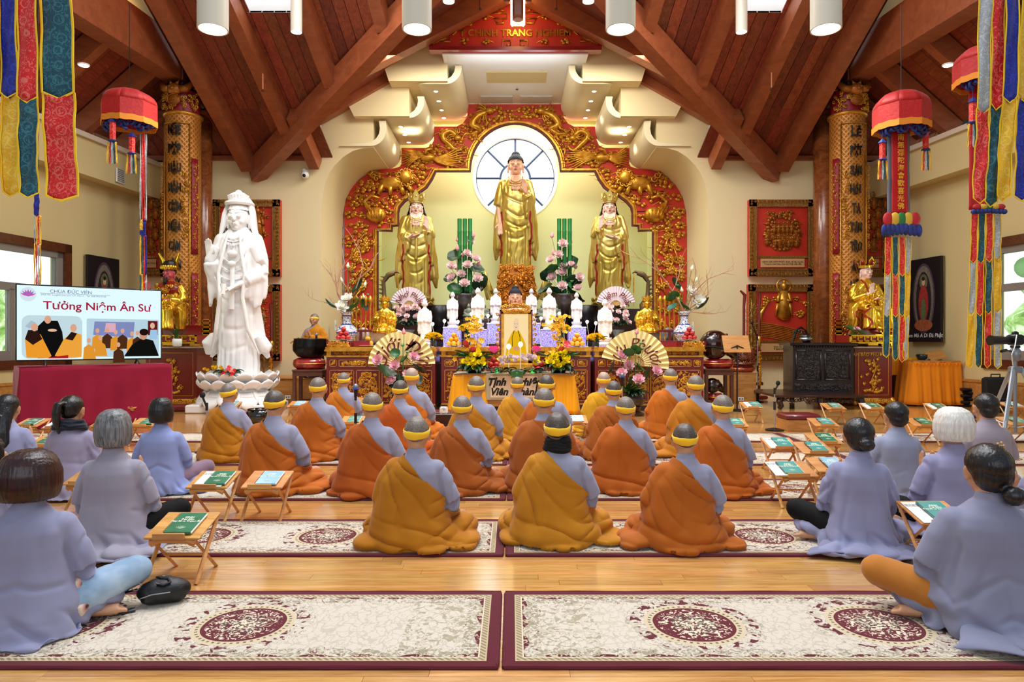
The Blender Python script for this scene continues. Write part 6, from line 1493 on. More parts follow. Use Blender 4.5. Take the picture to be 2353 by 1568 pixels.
for i,(cx_,sg) in enumerate(((1090,1),(1283,-1))):
    Y_=12.25; zb=.73
    t=thing('altar_bouquet','large bouquet of golden orchids and yellow lilies, %s side of the framed portrait'%('left','right')[i],'flowers',(PX(cx_,Y_),Y_,zb)); rr=random.Random(50+i)
    mb=MB(); mb.lathe([(.12,0),(.15,.05),(.14,.14),(.1,.14)],20); obj('bowl',mb,BLACK,t)
    L=Vector((PX(cx_,Y_),Y_,zb))
    for k in range(85):
        u=rr.random(); px2=cx_+sg*(-4+8*rr.random())+rr.gauss(0,16)*(1-u*.5)+sg*0; py2=832-u*105
        put(OR_,t,P(px2,py2,Y_+rr.uniform(-.16,.08))-L,(R(60)+rr.uniform(-.5,.5),rr.uniform(-.6,.6),0),rr.uniform(1.1,1.6),'orchid')
    for dx,dy in ((-8,822),(10,815),(-2,838),(18,832),(-18,830),(6,845)): put(LILY,t,P(cx_+dx,dy,Y_-.25)-L,(R(70)+rr.uniform(-.3,.3),rr.uniform(-.5,.5),0),1.15,'lily_flower')
    for dx,dy in ((-22*sg,792),(-6*sg,806)): put(AN,t,P(cx_+dx,dy,Y_-.22)-L,(R(60),rr.uniform(-.4,.4),rr.random()*6),1.0,'anthurium')
    fern(t,(0,-.16,.10),34,.36,DLEAF,rs_=i,up=-.25,w=1.2); fern(t,(0,-.05,.2),26,.42,LEAF,rs_=i+3,up=.2)
    stems(t,(0,0,.1),[P(cx_,740,Y_)-L,P(cx_+8,770,Y_)-L])
Y_=11.95; zb=.73; t=thing('rose_centrepiece','low bouquet of pale pink roses and yellow lilies with a split leaf, over the calligraphy','flowers',(PX(1188,Y_),Y_,zb)); L=Vector((PX(1188,Y_),Y_,zb)); rr=random.Random(9)
mb=MB(); mb.lathe([(.14,0),(.17,.04),(.12,.08)],18); obj('tray',mb,BLACK,t)
m=MB()
for k in range(4):
    for j in range(6): petal(m,.045*(1-.17*k),.03*(1-.17*k),2*PI*j/6+k*.5,1.05-.3*k,.9,Vector((0,0,-.012+.005*k)),5)
m.ell((0,0,.012),.014,8,6); PR=m.mesh('pink_rose',ROSEP,True)
for k in range(22):
    px2=1150+k*4.2+rr.uniform(-5,5); py2=822+abs(px2-1188)*.16+rr.uniform(-9,9); put(PR,t,P(px2,py2,Y_-.12+rr.uniform(-.06,.06))-L,(R(60)+rr.uniform(-.4,.4),rr.uniform(-.5,.5),0),1.05,'pink_rose')
for px2,py2 in ((1146,829),(1165,824),(1224,836),(1232,830)): put(LILY,t,P(px2,py2,Y_-.1)-L,(R(65),0,rr.random()),.9,'lily_flower')
m=MB();
for k in range(-4,5):
    a=-PI/2+k*.36; Lk=.17*(1-.05*abs(k)); m.grid(lambda u,v,a=a,Lk=Lk:(Lk*u*cos(a)-(v-.5)*.05*math.sin(PI*min(.98,.15+.8*u))*sin(a),-.02*u-.03*sin(u*3),Lk*u*sin(a)+(v-.5)*.05*math.sin(PI*min(.98,.15+.8*u))*cos(a)),6,3)
o=obj('split_leaf',m,M('glossy_leaf','#1d5a26',.15,coat=.6,var=.2),t,smooth=True,loc=(0,-.2,.05)); solid(o,.003)
fern(t,(-.25,-.05,.05),14,.26,DLEAF,rs_=3,up=-.1); fern(t,(.28,-.05,.05),14,.26,DLEAF,rs_=4,up=-.1)
t=thing('anthurium_spray','red anthuriums and yellow roses laid on the marble lotus pedestal','flowers',(PX(520,12.2),12.2,gz+.01)); rr=random.Random(2)
for k in range(9): put(bpy.data.meshes['rose_head'],t,(-.25+rr.uniform(-.1,.2),-.05+rr.uniform(-.05,.1),.08+rr.uniform(0,.14)),(R(50),rr.uniform(-.5,.5),0),1.3,'rose')
for x_,z_ in ((-.02,.05),(.06,.1),(.15,.05),(.2,.09),(.12,.14)): put(AN,t,(x_,-.14,z_),(R(55),rr.uniform(-.4,.4),rr.random()*6),1.0,'anthurium')
fern(t,(0,0,.05),24,.34,DLEAF,rs_=8,up=.05)
def pyramid(px_,py_,Y_,zt,kind,label,r,rows=3):
    t=thing('fruit_plate',label+' plate','plate',(PX(px_,Y_),Y_,zt)); mb=MB(); mb.lathe([(.05,0),(.06,.012),(.17,.022),(.175,.028),(.05,.02),(0,.02)],24); obj('dish',mb,WHITEP,t)
    me=bpy.data.meshes.get(kind)
    if me is None:
        mb=MB(); mb.ell((0,0,0),(1,1,.9),14,10)
        q=NT(kind+'_skin'); co=q.coord(); q.col(q.ramp(q.noise(co,1.6,3),[(.35,'#a8141c'),(.62,'#cf3a30'),(.78,'#e29a5a')] if kind=='apple' else [(.3,'#f09a10'),(.7,'#fbb62a')])); q.p(.28 if kind=='apple' else .45);
        if kind=='orange': q.bump(q.noise(co,40,2),.1,.01)
        me=mb.mesh(kind,q.mat,True); mb=MB(); mb.cyl((0,0,.8),(.08,0,1.15),.05,n=6); me2=mb.mesh(kind+'_stalk',BROWNW,True)
    me2=bpy.data.meshes[kind+'_stalk']; n=0
    lay_=[[(-1,-.6),(1,-.6),(0,1.1),(0,-.75)][:3+(rows==3)]] if rows<3 else [[(-1.9,-.3),(0,-1.0),(1.9,-.3),(-1,1.3),(1,1.3)],[(-1,-.1),(1,-.1),(0,1.0)],[(0,.2)]]
    if rows<3: lay_=[[(-1.05,-.3),(1.05,-.3),(0,1.2),(0,-.9)],[(0,.1)]]
    ln=['bottom layer','middle layer','top of the pile']
    for li,lay__ in enumerate(lay_):
        for (a,b) in lay__:
            t2=thing(kind,'%s %s, %s'%({'apple':'red apple','orange':'orange'}[kind],label,'topmost' if li==len(lay_)-1 else ('bottom ' if li==0 else 'middle ')+('front' if b<-.5 else 'left' if a<-1.02 or (a<-.9 and b<0) else 'right' if a>1.02 or (a>.9 and b<0) else 'back left' if a<-.5 else 'back right' if a>.5 else 'back')),kind,(PX(px_,Y_)+a*r*.97,Y_+b*r*.9,zt+.02+r*(.95+li*1.55)),0,'%ss %s'%(kind,label),r)
            for m_,n_ in ((me,'skin'),(me2,'stalk')): o=bpy.data.objects.new(n_,m_); C.objects.link(o); o.parent=t2
pyramid(789,792,12.88,1.30,'apple','stacked before the left porcelain vase',.05); pyramid(1584,790,12.88,1.30,'apple','stacked before the right porcelain vase',.05)
pyramid(845,815,12.85,1.19,'orange','stacked left of the large left fan',.052,2)
pyramid(1043,800,13.05,1.19,'orange','stacked left of the orchids',.05); pyramid(1326,800,13.05,1.19,'orange','stacked right of the orchids',.05)
pyramid(1134,822,12.3,.735,'apple','stacked just left of the framed portrait',.052); pyramid(1237,822,12.3,.735,'apple','stacked just right of the framed portrait',.052)
pyramid(928,752,14.35,1.2,'apple','behind the seated gold figure on the left',.05); pyramid(1428,752,14.35,1.2,'orange','behind the seated gold figure on the right',.05)
def frieze(mb,x0,x1,z0,z1,y,rr,dens=1.0,ring=False):
    w,h=x1-x0,z1-z0; cx_,cz_=(x0+x1)/2,(z0+z1)/2; n=max(3,int(w*h*520*dens))
    if ring:
        r=min(w,h)*.42; mb.tube([(cx_+r*cos(a),y-.012,cz_+r*sin(a)) for a in [2*PI*k/28 for k in range(29)]],.009,5)
        n=int(n*.9)
    for k in range(n):
        a,b=rr.uniform(x0+.03,x1-.03),rr.uniform(z0+.03,z1-.03)
        q=rr.random()
        if q<.4: spiral(mb,a,b,y-.008,rr.uniform(.018,.035),1.3,rr.random()*6,.008,rr.choice([-1,1]),9)
        elif q<.7:
            for j in range(5): mb.ell((a+.018*cos(j*1.257),y-.01,b+.018*sin(j*1.257)),(.013,.008,.013),6,4)
            mb.ell((a,y-.016,b),.009,6,4)
        else:
            t_=rr.random()*6; mb.tube([(a,y-.006,b),(a+.03*cos(t_),y-.012,b+.03*sin(t_)),(a+.05*cos(t_+.6),y-.006,b+.05*sin(t_+.6))],[.006,.011,.002],5)
def frame(mb,x0,x1,z0,z1,y,t=.012,d=.014):
    for a,b,c_,e in ((x0,x1,z0,z0+t),(x0,x1,z1-t,z1),(x0,x0+t,z0,z1),(x1-t,x1,z0,z1)): mb.bbox(a,b,y-d,y,c_,e)
rr=random.Random(77)
def altar(name,label,px0,px1,Y_,pyt,depth,cols,zt=None):
    x0,x1=PX(px0,Y_),PX(px1,Y_); xc=(x0+x1)/2; W_=x1-x0; zt=PZ(pyt,Y_)
    t=thing(name,label,'altar table',(xc,Y_,0)); hw=W_/2; zc_=zt-.175
    mb=MB(); mb.bbox(-hw,hw,0,depth,.1,zc_); mb.bbox(-hw+.06,hw-.06,.05,depth-.02,zc_+.02,zt-.08); obj('body',mb,DRED,t,smooth=False)
    mb=MB(); mb.bbox(-hw-.015,hw+.015,-.02,depth,zc_-.01,zc_+.02); mb.bbox(-hw-.03,hw+.03,-.045,depth,zt-.08,zt-.045); mb.bbox(-hw-.015,hw+.015,-.025,depth,zt-.045,zt);
    for s in (-1,1): mb.bbox(min(s*hw,s*(hw-.08)),max(s*hw,s*(hw-.08)),.02,.06,zc_+.02,zt-.08)
    mb.bbox(-hw,hw,-.01,0,.1,.13)
    obj('gilt_moulding',mb,GOLD,t,smooth=False)
    mb=MB(); mb.bbox(-hw-.02,hw+.02,.0,depth,0,.1); obj('plinth',mb,DARKW,t,smooth=False)
    fr=MB(); rl=MB(); zr1=zc_-.06; zr2=zc_-.19; zr3=zc_-.25; zr4=.17
    xs_=[-hw+.06]; m=.05
    u=(W_-.12)
    tops=[(0,.07),(.09,.36),(.375,.625),(.64,.91),(.93,1.0)] if cols>2 else [(0,.3),(.32,.68),(.7,1)]
    for a,b in tops:
        A,B=-hw+.06+u*a,-hw+.06+u*b; frame(fr,A,B,zr2,zr1,0); frieze(rl,A+.01,B-.01,zr2+.01,zr1-.01,0,rr,1.5)
    for k in range(cols):
        A,B=-hw+.06+u*k/cols+(.02 if k else 0),-hw+.06+u*(k+1)/cols-(.02 if k<cols-1 else 0); frame(fr,A,B,zr4,zr3,0); frieze(rl,A+.02,B-.02,zr4+.02,zr3-.02,0,rr,1.25,True)
    frieze(rl,-hw+.1,hw-.1,zc_+.02,zt-.08,.05,rr,1.6)
    stuff(obj('panel_frame',fr,GOLD,t,smooth=False)); stuff(obj('gilt_carving',rl,GOLD,t,smooth=True)); return t
altar('carved_altar','red lacquer altar table with gilt panels, left, behind the large fan',750,1000,12.7,798,.8,4)
altar('carved_altar','red lacquer altar table with gilt panels, right, behind the large fan',1367,1617,12.7,798,.8,4)
altar('carved_altar','red lacquer altar chest behind the yellow skirted table, centre',1014,1357,12.85,798,.62,6)
for s,(a,b) in ((-1,(749,806)),(1,(1566,1622))):
    x0,x1=PX(a,12.72),PX(b,12.72); t=thing('carved_stand','low red fretwork stand with gilt carving under the apples on the %s altar'%('left' if s<0 else 'right'),'stand',((x0+x1)/2,12.74,1.185)); hw=(x1-x0)/2
    mb=MB(); mb.bbox(-hw,hw,.0,.36,.09,.112); mb.bbox(-hw,-hw+.02,0,.36,0,.09); mb.bbox(hw-.02,hw,0,.36,0,.09); mb.bbox(-hw,hw,.02,.03,0,.09); obj('frame',mb,RED,t,smooth=False); mb=MB(); frieze(mb,-hw+.01,hw-.01,-.02,.12,.0,rr,3.0); stuff(obj('gilt_carving',mb,GOLD,t,smooth=True))
    t=thing('red_box','small plain red lacquer box on the %s altar'%('left' if s<0 else 'right'),'box',(PX(832 if s<0 else 1536,12.8),12.85,1.185)); mb=MB(); mb.bevbox((0,0,.06),(.3,.2,.11),.008); obj('box_body',mb,RED,t,smooth=False); mb=MB(); mb.bevbox((0,0,.115),(.31,.21,.012),.004); obj('lid',mb,DRED,t,smooth=False)
    t=thing('staff_rack','red rack holding gilt processional staffs beside the %s porcelain vase'%('left' if s<0 else 'right'),'rack',(PX(828 if s<0 else 1540,13.35),13.4,1.0)); mb=MB(); mb.bevbox((0,0,.16),(.5,.16,.06),.01); mb.bevbox((0,0,.5),(.46,.1,.05),.01); mb.box((0,0,.2),(.05,.05,.6)); obj('rack_frame',mb,DRED,t,smooth=False)
    for k in range(5):
        mb=MB(); x=-.18+.09*k; pr=[(.012,.1)]
        for j in range(6): z=.2+j*.14; pr+=[(.018,z),(.024,z+.03),(.014,z+.06)]
        pr+=[(.05,1.08),(.055,1.12),(.02,1.18),(0,1.2)]; mb.lathe([(0,.1)]+pr,8,c=(x,0,0)); obj('staff',mb,GOLD,t,smooth=True)
YS=clothmat('yellow_satin','#f0a416',.06,.1); YS.node_tree.nodes['Principled BSDF'].inputs['Roughness'].default_value=.5
def skirt(mb,pts,zt,zb,amp,freq,flare,n=160):
    pts=[Vector((a,b,0)) for a,b in pts]; seg=[(pts[i+1]-pts[i]).length for i in range(len(pts)-1)]; T=sum(seg)
    def at(u):
        d=u*T
        for i,s_ in enumerate(seg):
            if d<=s_ or i==len(seg)-1:
                p=pts[i].lerp(pts[i+1],min(1,d/s_)); t_=(pts[i+1]-pts[i]).normalized(); return p,Vector((t_.y,-t_.x,0)),d
            d-=s_
    def f(u,v):
        p,nr,d=at(u); q=amp*(.25+.75*v)*(sin(u*T*freq)+.4*sin(u*T*freq*2.3+1)); p=p+nr*(q+flare*v); return (p.x,p.y,zt-(zt-zb)*v)
    mb.grid(f,n,10)
x0,x1=PX(1043,12.0),PX(1318,12.0)
t=thing('skirted_table','front offering table draped with a yellow satin skirt, centre','table',((x0+x1)/2,12.0,0)); hw=(x1-x0)/2
mb=MB(); mb.bevbox((0,.4,.70),(2*hw,.82,.04),.01); obj('tabletop',mb,OAKB,t,smooth=False)
for sx in (-1,1):
    for sy in (.08,.74): mb=MB(); mb.box((sx*(hw-.08),sy,.34),(.06,.06,.68)); obj('leg',mb,OAKB,t,smooth=False)
mb=MB(); skirt(mb,[(-hw-.01,.8),(-hw-.01,0),(-hw+.6,-.005)],.722,.02,.022,34,.10); o=obj('skirt',mb,YS,t,smooth=True); solid(o,.004)
mb=MB(); skirt(mb,[(hw-.58,-.005),(hw+.01,0),(hw+.01,.8)],.722,.02,.022,34,.10); o=obj('skirt',mb,YS,t,smooth=True); solid(o,.004)
mb=MB(); mb.bevbox((0,-.012,.25),(1.05,.02,.2),.004); obj('wood_panel',mb,OAKB,t,smooth=False)
mb=MB(); mb.bevbox((0,.4,.724),(2*hw+.02,.84,.008),.003); obj('table_runner',mb,M('grey_silk_runner','#a9a088',.6),t,smooth=False)
t=thing('calligraphy_sheet','beige calligraphy sheet with black brush lettering hung on the front table','sign',(PX(1181,11.93),11.93,0))
x0,x1=PX(1117,11.93)-PX(1181,11.93),PX(1246,11.93)-PX(1181,11.93); mb=MB(); mb.bevbox(((x0+x1)/2,0,.5),(x1-x0,.012,.46),.003); obj('border',mb,M('khaki_silk','#b1a588',.7),t,smooth=False)
mb=MB(); mb.bevbox(((x0+x1)/2,-.01,.50),((x1-x0)*.84,.006,.38),.002); obj('paper',mb,M('beige_paper','#e8cfae',.8),t,smooth=False)
INK=M('black_ink','#0a0a0a',.6)
text('Tịnh  Nghiệp',.175,INK,t,((x0+x1)/2,-.016,.58),bold=.008,shear=.3,extrude=.002); text('Viên  Thành',.175,INK,t,((x0+x1)/2,-.016,.41),bold=.006,shear=.3,extrude=.002)
Y_=12.45; zb=.735; zt=PZ(716,Y_)
t=thing('framed_portrait','gilt framed portrait of an elder in yellow robe, centre of the front table','portrait',(PX(1186,Y_),Y_,zb),0); hw=PX(1220,Y_)-PX(1186,Y_); hh=zt-zb
mb=MB(); z0=.16
mb.bevbox((0,.02,z0/2),(2*hw+.12,.2,z0),.02);
frame(mb,-hw,hw,z0,hh,.0,.05,.06); obj('gilt_frame',mb,GOLD,t,smooth=False)
mb=MB(); frame(mb,-hw-.03,hw+.03,z0-.02,hh+.03,.03,.03,.05); obj('red_frame',mb,DRED,t,smooth=False)
mb=MB();
for s in (-1,1):
    for k in range(10): spiral(mb,s*(hw+.05+.02*(k%2)),z0+.08+k*(hh-z0-.05)/10,-.03,.035,1.4,k,.012,s,12)
for k in range(13): spiral(mb,-hw+.02+k*(2*hw-.04)/12,hh+.06+.05*sin(PI*k/12),-.03,.045,1.5,k*.9,.014,1 if k<6 else -1,12)
frieze(mb,-hw,hw,hh-.055,hh+.05,-.06,rr,3); obj('crest_carving',mb,GOLD,t,smooth=True)
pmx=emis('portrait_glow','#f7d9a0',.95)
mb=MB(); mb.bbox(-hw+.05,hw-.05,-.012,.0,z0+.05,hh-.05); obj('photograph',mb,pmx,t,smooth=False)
def flat(t,pts,y,mat,name): mb=MB(); mb.prism(pts,y-.002,y); return obj(name,mb,mat,t,smooth=False)
def oval(cx_,cz_,a,b,n=24): return [(cx_+a*cos(2*PI*k/n),cz_+b*sin(2*PI*k/n)) for k in range(n)]
cz0=z0+.05; ph=hh-.05-cz0; pw_=hw-.05
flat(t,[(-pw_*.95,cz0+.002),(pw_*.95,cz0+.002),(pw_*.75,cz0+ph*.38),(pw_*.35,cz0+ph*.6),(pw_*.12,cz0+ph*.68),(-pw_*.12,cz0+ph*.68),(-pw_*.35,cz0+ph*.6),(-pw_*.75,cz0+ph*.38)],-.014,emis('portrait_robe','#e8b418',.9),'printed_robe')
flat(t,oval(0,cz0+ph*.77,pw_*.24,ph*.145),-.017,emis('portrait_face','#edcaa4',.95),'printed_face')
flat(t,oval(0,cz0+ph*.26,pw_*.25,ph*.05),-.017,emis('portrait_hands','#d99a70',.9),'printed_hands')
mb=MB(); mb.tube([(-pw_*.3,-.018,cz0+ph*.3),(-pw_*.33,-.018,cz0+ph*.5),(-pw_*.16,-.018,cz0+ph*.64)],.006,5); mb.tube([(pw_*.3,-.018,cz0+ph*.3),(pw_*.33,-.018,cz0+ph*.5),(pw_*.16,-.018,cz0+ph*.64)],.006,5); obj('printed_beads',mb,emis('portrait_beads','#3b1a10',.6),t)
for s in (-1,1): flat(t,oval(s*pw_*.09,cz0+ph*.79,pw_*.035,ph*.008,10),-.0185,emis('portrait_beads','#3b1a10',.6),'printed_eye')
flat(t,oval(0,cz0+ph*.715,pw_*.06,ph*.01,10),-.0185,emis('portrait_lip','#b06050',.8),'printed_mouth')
for px_,l_ in ((1136,'left'),(1229,'right')):
    t=thing('lotus_lamp','glowing fuchsia lotus lamp on the %s of the framed portrait'%l_,'lamp',(PX(px_,12.5),12.5,.735)); m=lotus_mesh(.16,FUCH,'lamp_petals',(5,7,8),.85); put(m,t,(0,0,.34),(0,0,0),1,'lamp_petals')
    mb=MB(); mb.lathe([(.06,0),(.07,.02),(.02,.05),(.02,.3),(.05,.34)],14); obj('lamp_stand',mb,GOLD,t); mb=MB(); mb.ell((0,0,.42),.025,8,6); obj('bulb',mb,emis('warm_bulb','#ffd9a0',12),t)
for k,(px_,py_) in enumerate(((994,747),(1021,740),(1052,742),(1083,724),(1121,728),(1243,734),(1285,723),(1299,728),(1349,742),(1369,745))):
    Y_=12.95; z_=PZ(py_,Y_); t=thing('lotus_bud_light','small glowing lotus bud light on a wire, %s from the left'%('first','second','third','fourth','fifth','sixth','seventh','eighth','ninth','tenth')[k],'lamp',(PX(px_,Y_),Y_,1.187),0,'lotus bud lights on wires '+('left' if px_<1184 else 'right')+' of the bust')
    mb=MB(); mb.tube([(0,0,0),(0.03*(-1)**k,0,(z_-1.187)*.5),(0,0,z_-1.187-.02)],.004,5); mb.lathe([(.03,0),(.03,.01),(0,.012)],10); obj('wire',mb,WHITEP,t); mb=MB(); mb.lathe([(0,-.03),(.028,-.0),(.034,.03),(.015,.05),(0,.052)],5,c=(0,0,z_-1.187)); obj('bud_shade',mb,emis('bud_light','#fff0ea',3.0),t,smooth=True)
for px_,py_ in ((1169,800),(1196,795)):
    t=thing('candle_light','bright white lotus candle light before the framed portrait, '+('left' if px_<1180 else 'right')+' one','lamp',(PX(px_,12.1),12.1,.73)); z_=PZ(py_,12.1)-.73; mb=MB(); mb.tube([(0,0,0),(0,0,z_)],.008,6); mb.lathe([(.04,0),(.04,.01),(0,.01)],12); obj('holder',mb,WHITEP,t); mb=MB(); mb.lathe([(0,-.03),(.035,0),(.04,.04),(.018,.07),(0,.075)],8,c=(0,0,z_)); obj('bud_shade',mb,emis('candle_bud','#fff3e0',9),t,smooth=True)
for s,px_ in ((-1,1141),(1,1224)):
    t=thing('tea_lamp','small green glass lamp with brown roof, %s of the portrait base'%('left' if s<0 else 'right'),'lamp',(PX(px_,12.15),12.15,.73)); mb=MB(); mb.lathe([(.035,0),(.038,.02),(.03,.09),(.0,.09)],12); obj('glass',mb,M('green_lamp_glass','#3fbf4a',.2,emit='#58ff60',es=.5),t); mb=MB(); mb.lathe([(.06,.09),(.02,.12),(0,.13)],6); obj('lamp_roof',mb,BROWNW,t)
t=thing('bust_pedestal','dark red pedestal under the painted bust','stand',(PX(1184,13.3),13.3,0)); hb=PZ(712,13.3)-.35; mb=MB(); mb.bevbox((0,0,hb/2),(.62,.42,hb),.02); obj('pedestal_body',mb,DRED,t,smooth=False); mb=MB(); mb.bevbox((0,0,hb-.03),(.68,.46,.05),.01); obj('pedestal_top',mb,GOLD,t,smooth=False)
for px_,l_,mt in ((1010,'left','#14100e'),(1345,'right','#2a1512')):
    Y_=15.4; t=thing('temple_bell','large dark bronze bowl bell on the %s inside the niche, behind the figurines'%l_,'bell',(PX(px_,Y_),Y_,1.3)); mb=MB(); mb.lathe([(.28,.14),(.36,.2),(.4,.45),(.36,.78),(.34,.8),(.33,.78),(.36,.45),(0,.3)],32,cap=False); obj('bell_body',mb,M('dark_bronze','#14110f',.25,.6),t,smooth=True); mb=MB(); mb.lathe([(.3,0),(.42,.03),(.42,.12),(.26,.15),(0,.15)],28); obj('cushion',mb,M('red_brocade_cushion','#8e1a22',.6,var=.4,vscale=30),t,smooth=True)
for px_,sg in ((893,1),(1478,-1)):
    Y_=15.3; zb=1.3; t=thing('dragon_stand','bronze dragon-neck stand with a hanging chain, %s side of the niche'%('left' if sg>0 else 'right'),'stand',(PX(px_-12*sg,Y_),Y_,zb)); h_=PZ(628,Y_)-zb
    mb=MB(); mb.lathe([(.22,0),(.24,.04),(.1,.1),(.12,.3),(.24,.42),(.2,.5),(.05,.52)],16); obj('base',mb,M('aged_bronze','#6e5a3a',.45,.6),t)
    mb=MB(); pts=[(0,0,.5),(sg*.12,0,.62),(sg*.14,0,.8),(sg*.02,0,1.0),(sg*.0,0,h_-.2),(sg*.1,0,h_-.05),(sg*.25,0,h_)]; mb.tube(pts,[.07,.07,.065,.05,.045,.06,.045],10)
    mb.tube([(sg*.1,0,h_-.03),(sg*.3,0,h_+.04),(sg*.36,0,h_)],[.05,.03,.012],8)
    for k in range(9): mb.tube([(sg*(.02-.04*sin(k*.5)),0,.7+k*.09),(sg*(-.1-.04*sin(k*.5)),0,.73+k*.09)],[.03,.004],5)
    obj('dragon_neck',mb,M('aged_bronze','#6e5a3a',.45,.6),t)
    mb=MB(); mb.cyl((sg*.33,0,h_),(sg*.33,0,h_-.75),.005,n=5); mb.cyl((sg*.33,0,h_-.1),(sg*.33,0,h_-.45),.014,n=8); obj('chain',mb,GOLD,t)
def table(label,px0,px1,pyt,Y_,mat,pyb=None,depth=.5,zb=0):
    x0,x1=PX(px0,Y_),PX(px1,Y_); zt=PZ(pyt,Y_); t=thing('side_table',label,'table',((x0+x1)/2,Y_,zb)); hw=(x1-x0)/2; h_=zt-zb
    mb=MB(); mb.bevbox((0,depth/2,h_-.02),(2*hw,depth,.04),.01); obj('tabletop',mb,mat,t,smooth=False); mb=MB(); mb.box((0,.03,h_-.08),(2*hw-.08,.02,.09)); mb.box((0,depth-.03,h_-.08),(2*hw-.08,.02,.09)); obj('apron',mb,mat,t,smooth=False)
    for sx in (-1,1):
        for sy in (.05,depth-.05): mb=MB(); mb.bevbox((sx*(hw-.04),sy,(h_-.04)/2),(.065,.065,h_-.04),.006); obj('leg',mb,mat,t,smooth=False)
    mb=MB()
    for sy in (.05,depth-.05): mb.box((0,sy,.12),(2*hw-.1,.03,.03))
    obj('stretcher',mb,mat,t,smooth=False); return t
def cushion(label,px_,Y_,z_,rx,ry,h_,mat):
    t=thing('round_cushion',label,'cushion',(PX(px_,Y_),Y_,z_)); mb=MB(); mb.lathe([(.0,.0),(.75,.0),(.97,.25),(1,.5),(.95,.8),(.7,1),(0,.98)],28); mb.v=[(x*rx,y*ry,z*h_) for x,y,z in mb.v]; obj('cushion_body',mb,mat,t,smooth=True); mb=MB(); mb.tube([(rx*.99*cos(2*PI*k/32),ry*.99*sin(2*PI*k/32),h_*.5) for k in range(33)],.01,6); obj('piping',mb,GOLD,t); return t
CU=M('red_plastic_wrapped_cushion','#a32426',.18,var=.55,vscale=9,coat=.8)
table('dark rosewood side table under the black bowl bell, left of the altar',670,741,850,13.3,BROWNW)
zt=PZ(850,13.3); cushion('red wrapped cushion under the large black bowl bell',711,13.55,zt,.32,.25,.23,CU)
zt2=PZ(822,13.3); t=thing('bowl_bell','large black bowl bell on a red cushion, in front of the standing nun','bell',(PX(711,13.5),13.55,zt+.22)); mb=MB(); mb.lathe([(.12,.0),(.24,.03),(.33,.15),(.335,.25),(.31,.36),(.315,.39),(.295,.39),(.3,.3),(.28,.2),(0,.1)],36,cap=False); obj('bell_body',mb,M('black_bronze','#0d0c0b',.3,.5,bump=.3,bscale=25),t,smooth=True); mb=MB(); mb.tube([(-.40,.02,.30),(-.2,-.05,.41)],.015,8); obj('striker',mb,OAKB,t)
t=thing('oak_platform','low oak platform behind the marble statue and side table','platform',(PX(680,15),15.0,0)); mb=MB(); mb.bevbox((0,0,.25),(1.7,1.2,.5),.01); obj('platform_body',mb,OAKB,t,smooth=False); mb=MB(); mb.bevbox((0,0,.51),(1.76,1.26,.03),.006); obj('platform_top',mb,OAKB,t,smooth=False)
t=thing('power_outlet','white power outlet on the oak platform, left of the altar','outlet',(PX(661,14.38),14.385,PZ(913,14.38))); mb=MB(); mb.bevbox((0,0,0),(.12,.012,.08),.004); obj('plate',mb,WHITEP,t,smooth=False); mb=MB(); mb.bevbox((-.025,-.008,0),(.02,.01,.03),.003); mb.bevbox((.025,-.008,0),(.02,.01,.03),.003); stuff(obj('socket',mb,BLACK,t,smooth=False))
t=thing('power_outlet','white power outlet on the oak cabinet, right of the altar','outlet',(PX(1702,14.3),14.28,PZ(917,14.3))); mb=MB(); mb.bevbox((0,0,0),(.12,.012,.08),.004); obj('plate',mb,WHITEP,t,smooth=False); mb=MB(); mb.bevbox((-.025,-.008,0),(.02,.01,.03),.003); mb.bevbox((.025,-.008,0),(.02,.01,.03),.003); stuff(obj('socket',mb,BLACK,t,smooth=False))
Y_=14.55; top=PZ(722,Y_);
t=thing('person','nun in lilac robe with saffron sash and yellow headband, eyes lowered, behind the black bell','person',(PX(722,Y_),Y_,top-.872),R(168))
for n_,m_ in (('body',body_mesh('face')),): o=bpy.data.objects.new(n_,m_); C.objects.link(o); o.parent=t
o=bpy.data.objects.new('shaved_scalp',stub_mesh('face',STUB)); C.objects.link(o); o.parent=t
o=bpy.data.objects.new('headband',band_mesh()); C.objects.link(o); o.parent=t; o.location=(0,0,.77)
me=robe_surface(random.Random(3),'face',1,.013,[(0,0,.2,.2,.02)],.8); disp(me,robe_folds(99)); addmat(me,GREY); o=bpy.data.objects.new('grey_robe',me); C.objects.link(o); o.parent=t
k=clipmesh(me,lambda c: np.minimum(((c[:,0]+.10)*-.27+(c[:,2]-.60)*-.26)/.375+.06,.2-c[:,0]),.014,'kasaya'); addmat(k,clothmat('saffron_bf7a12','#bf7a12')); o=bpy.data.objects.new('saffron_outer_robe',k); C.objects.link(o); o.parent=t; solid(o,.006,-1)
mb=MB()
for s in (-1,1): mb.tube([(s*.018,.088,.762),(s*.034,.088,.757),(s*.05,.074,.762)],.0028,5); mb.tube([(s*.012,.098,.785),(s*.034,.096,.79),(s*.055,.076,.783)],.0025,5)
mb.tube([(-.018,.103,.69),(0,.108,.688),(.018,.103,.69)],.004,5); obj('face_lines',mb,M('brow_brown','#4a2c20',.6),t)
mb=MB(); mb.cyl((0,0,0),(0,0,-(top-.872-.53)),.2,.24,24); obj('stool',mb,DARKW,t)
t=thing('microphone','handheld microphone with grey grille in front of the standing nun','microphone',(PX(727,14.15),14.15,zt+.5)); mb=MB(); mb.tube([(0,0,0),(0,0,.16)],[.018,.024],12); mb.tube([(0,0,0),(.02,0,-.28)],.01,8); obj('handle',mb,BLACK,t); mb=MB(); mb.ell((0,0,.19),(.033,.033,.036),12,8); obj('grille',mb,M('mic_grille','#8a92a0',.4,.6),t)
table('dark rosewood side table under the large wooden fish, right of the altar',1620,1688,848,13.2,BROWNW)
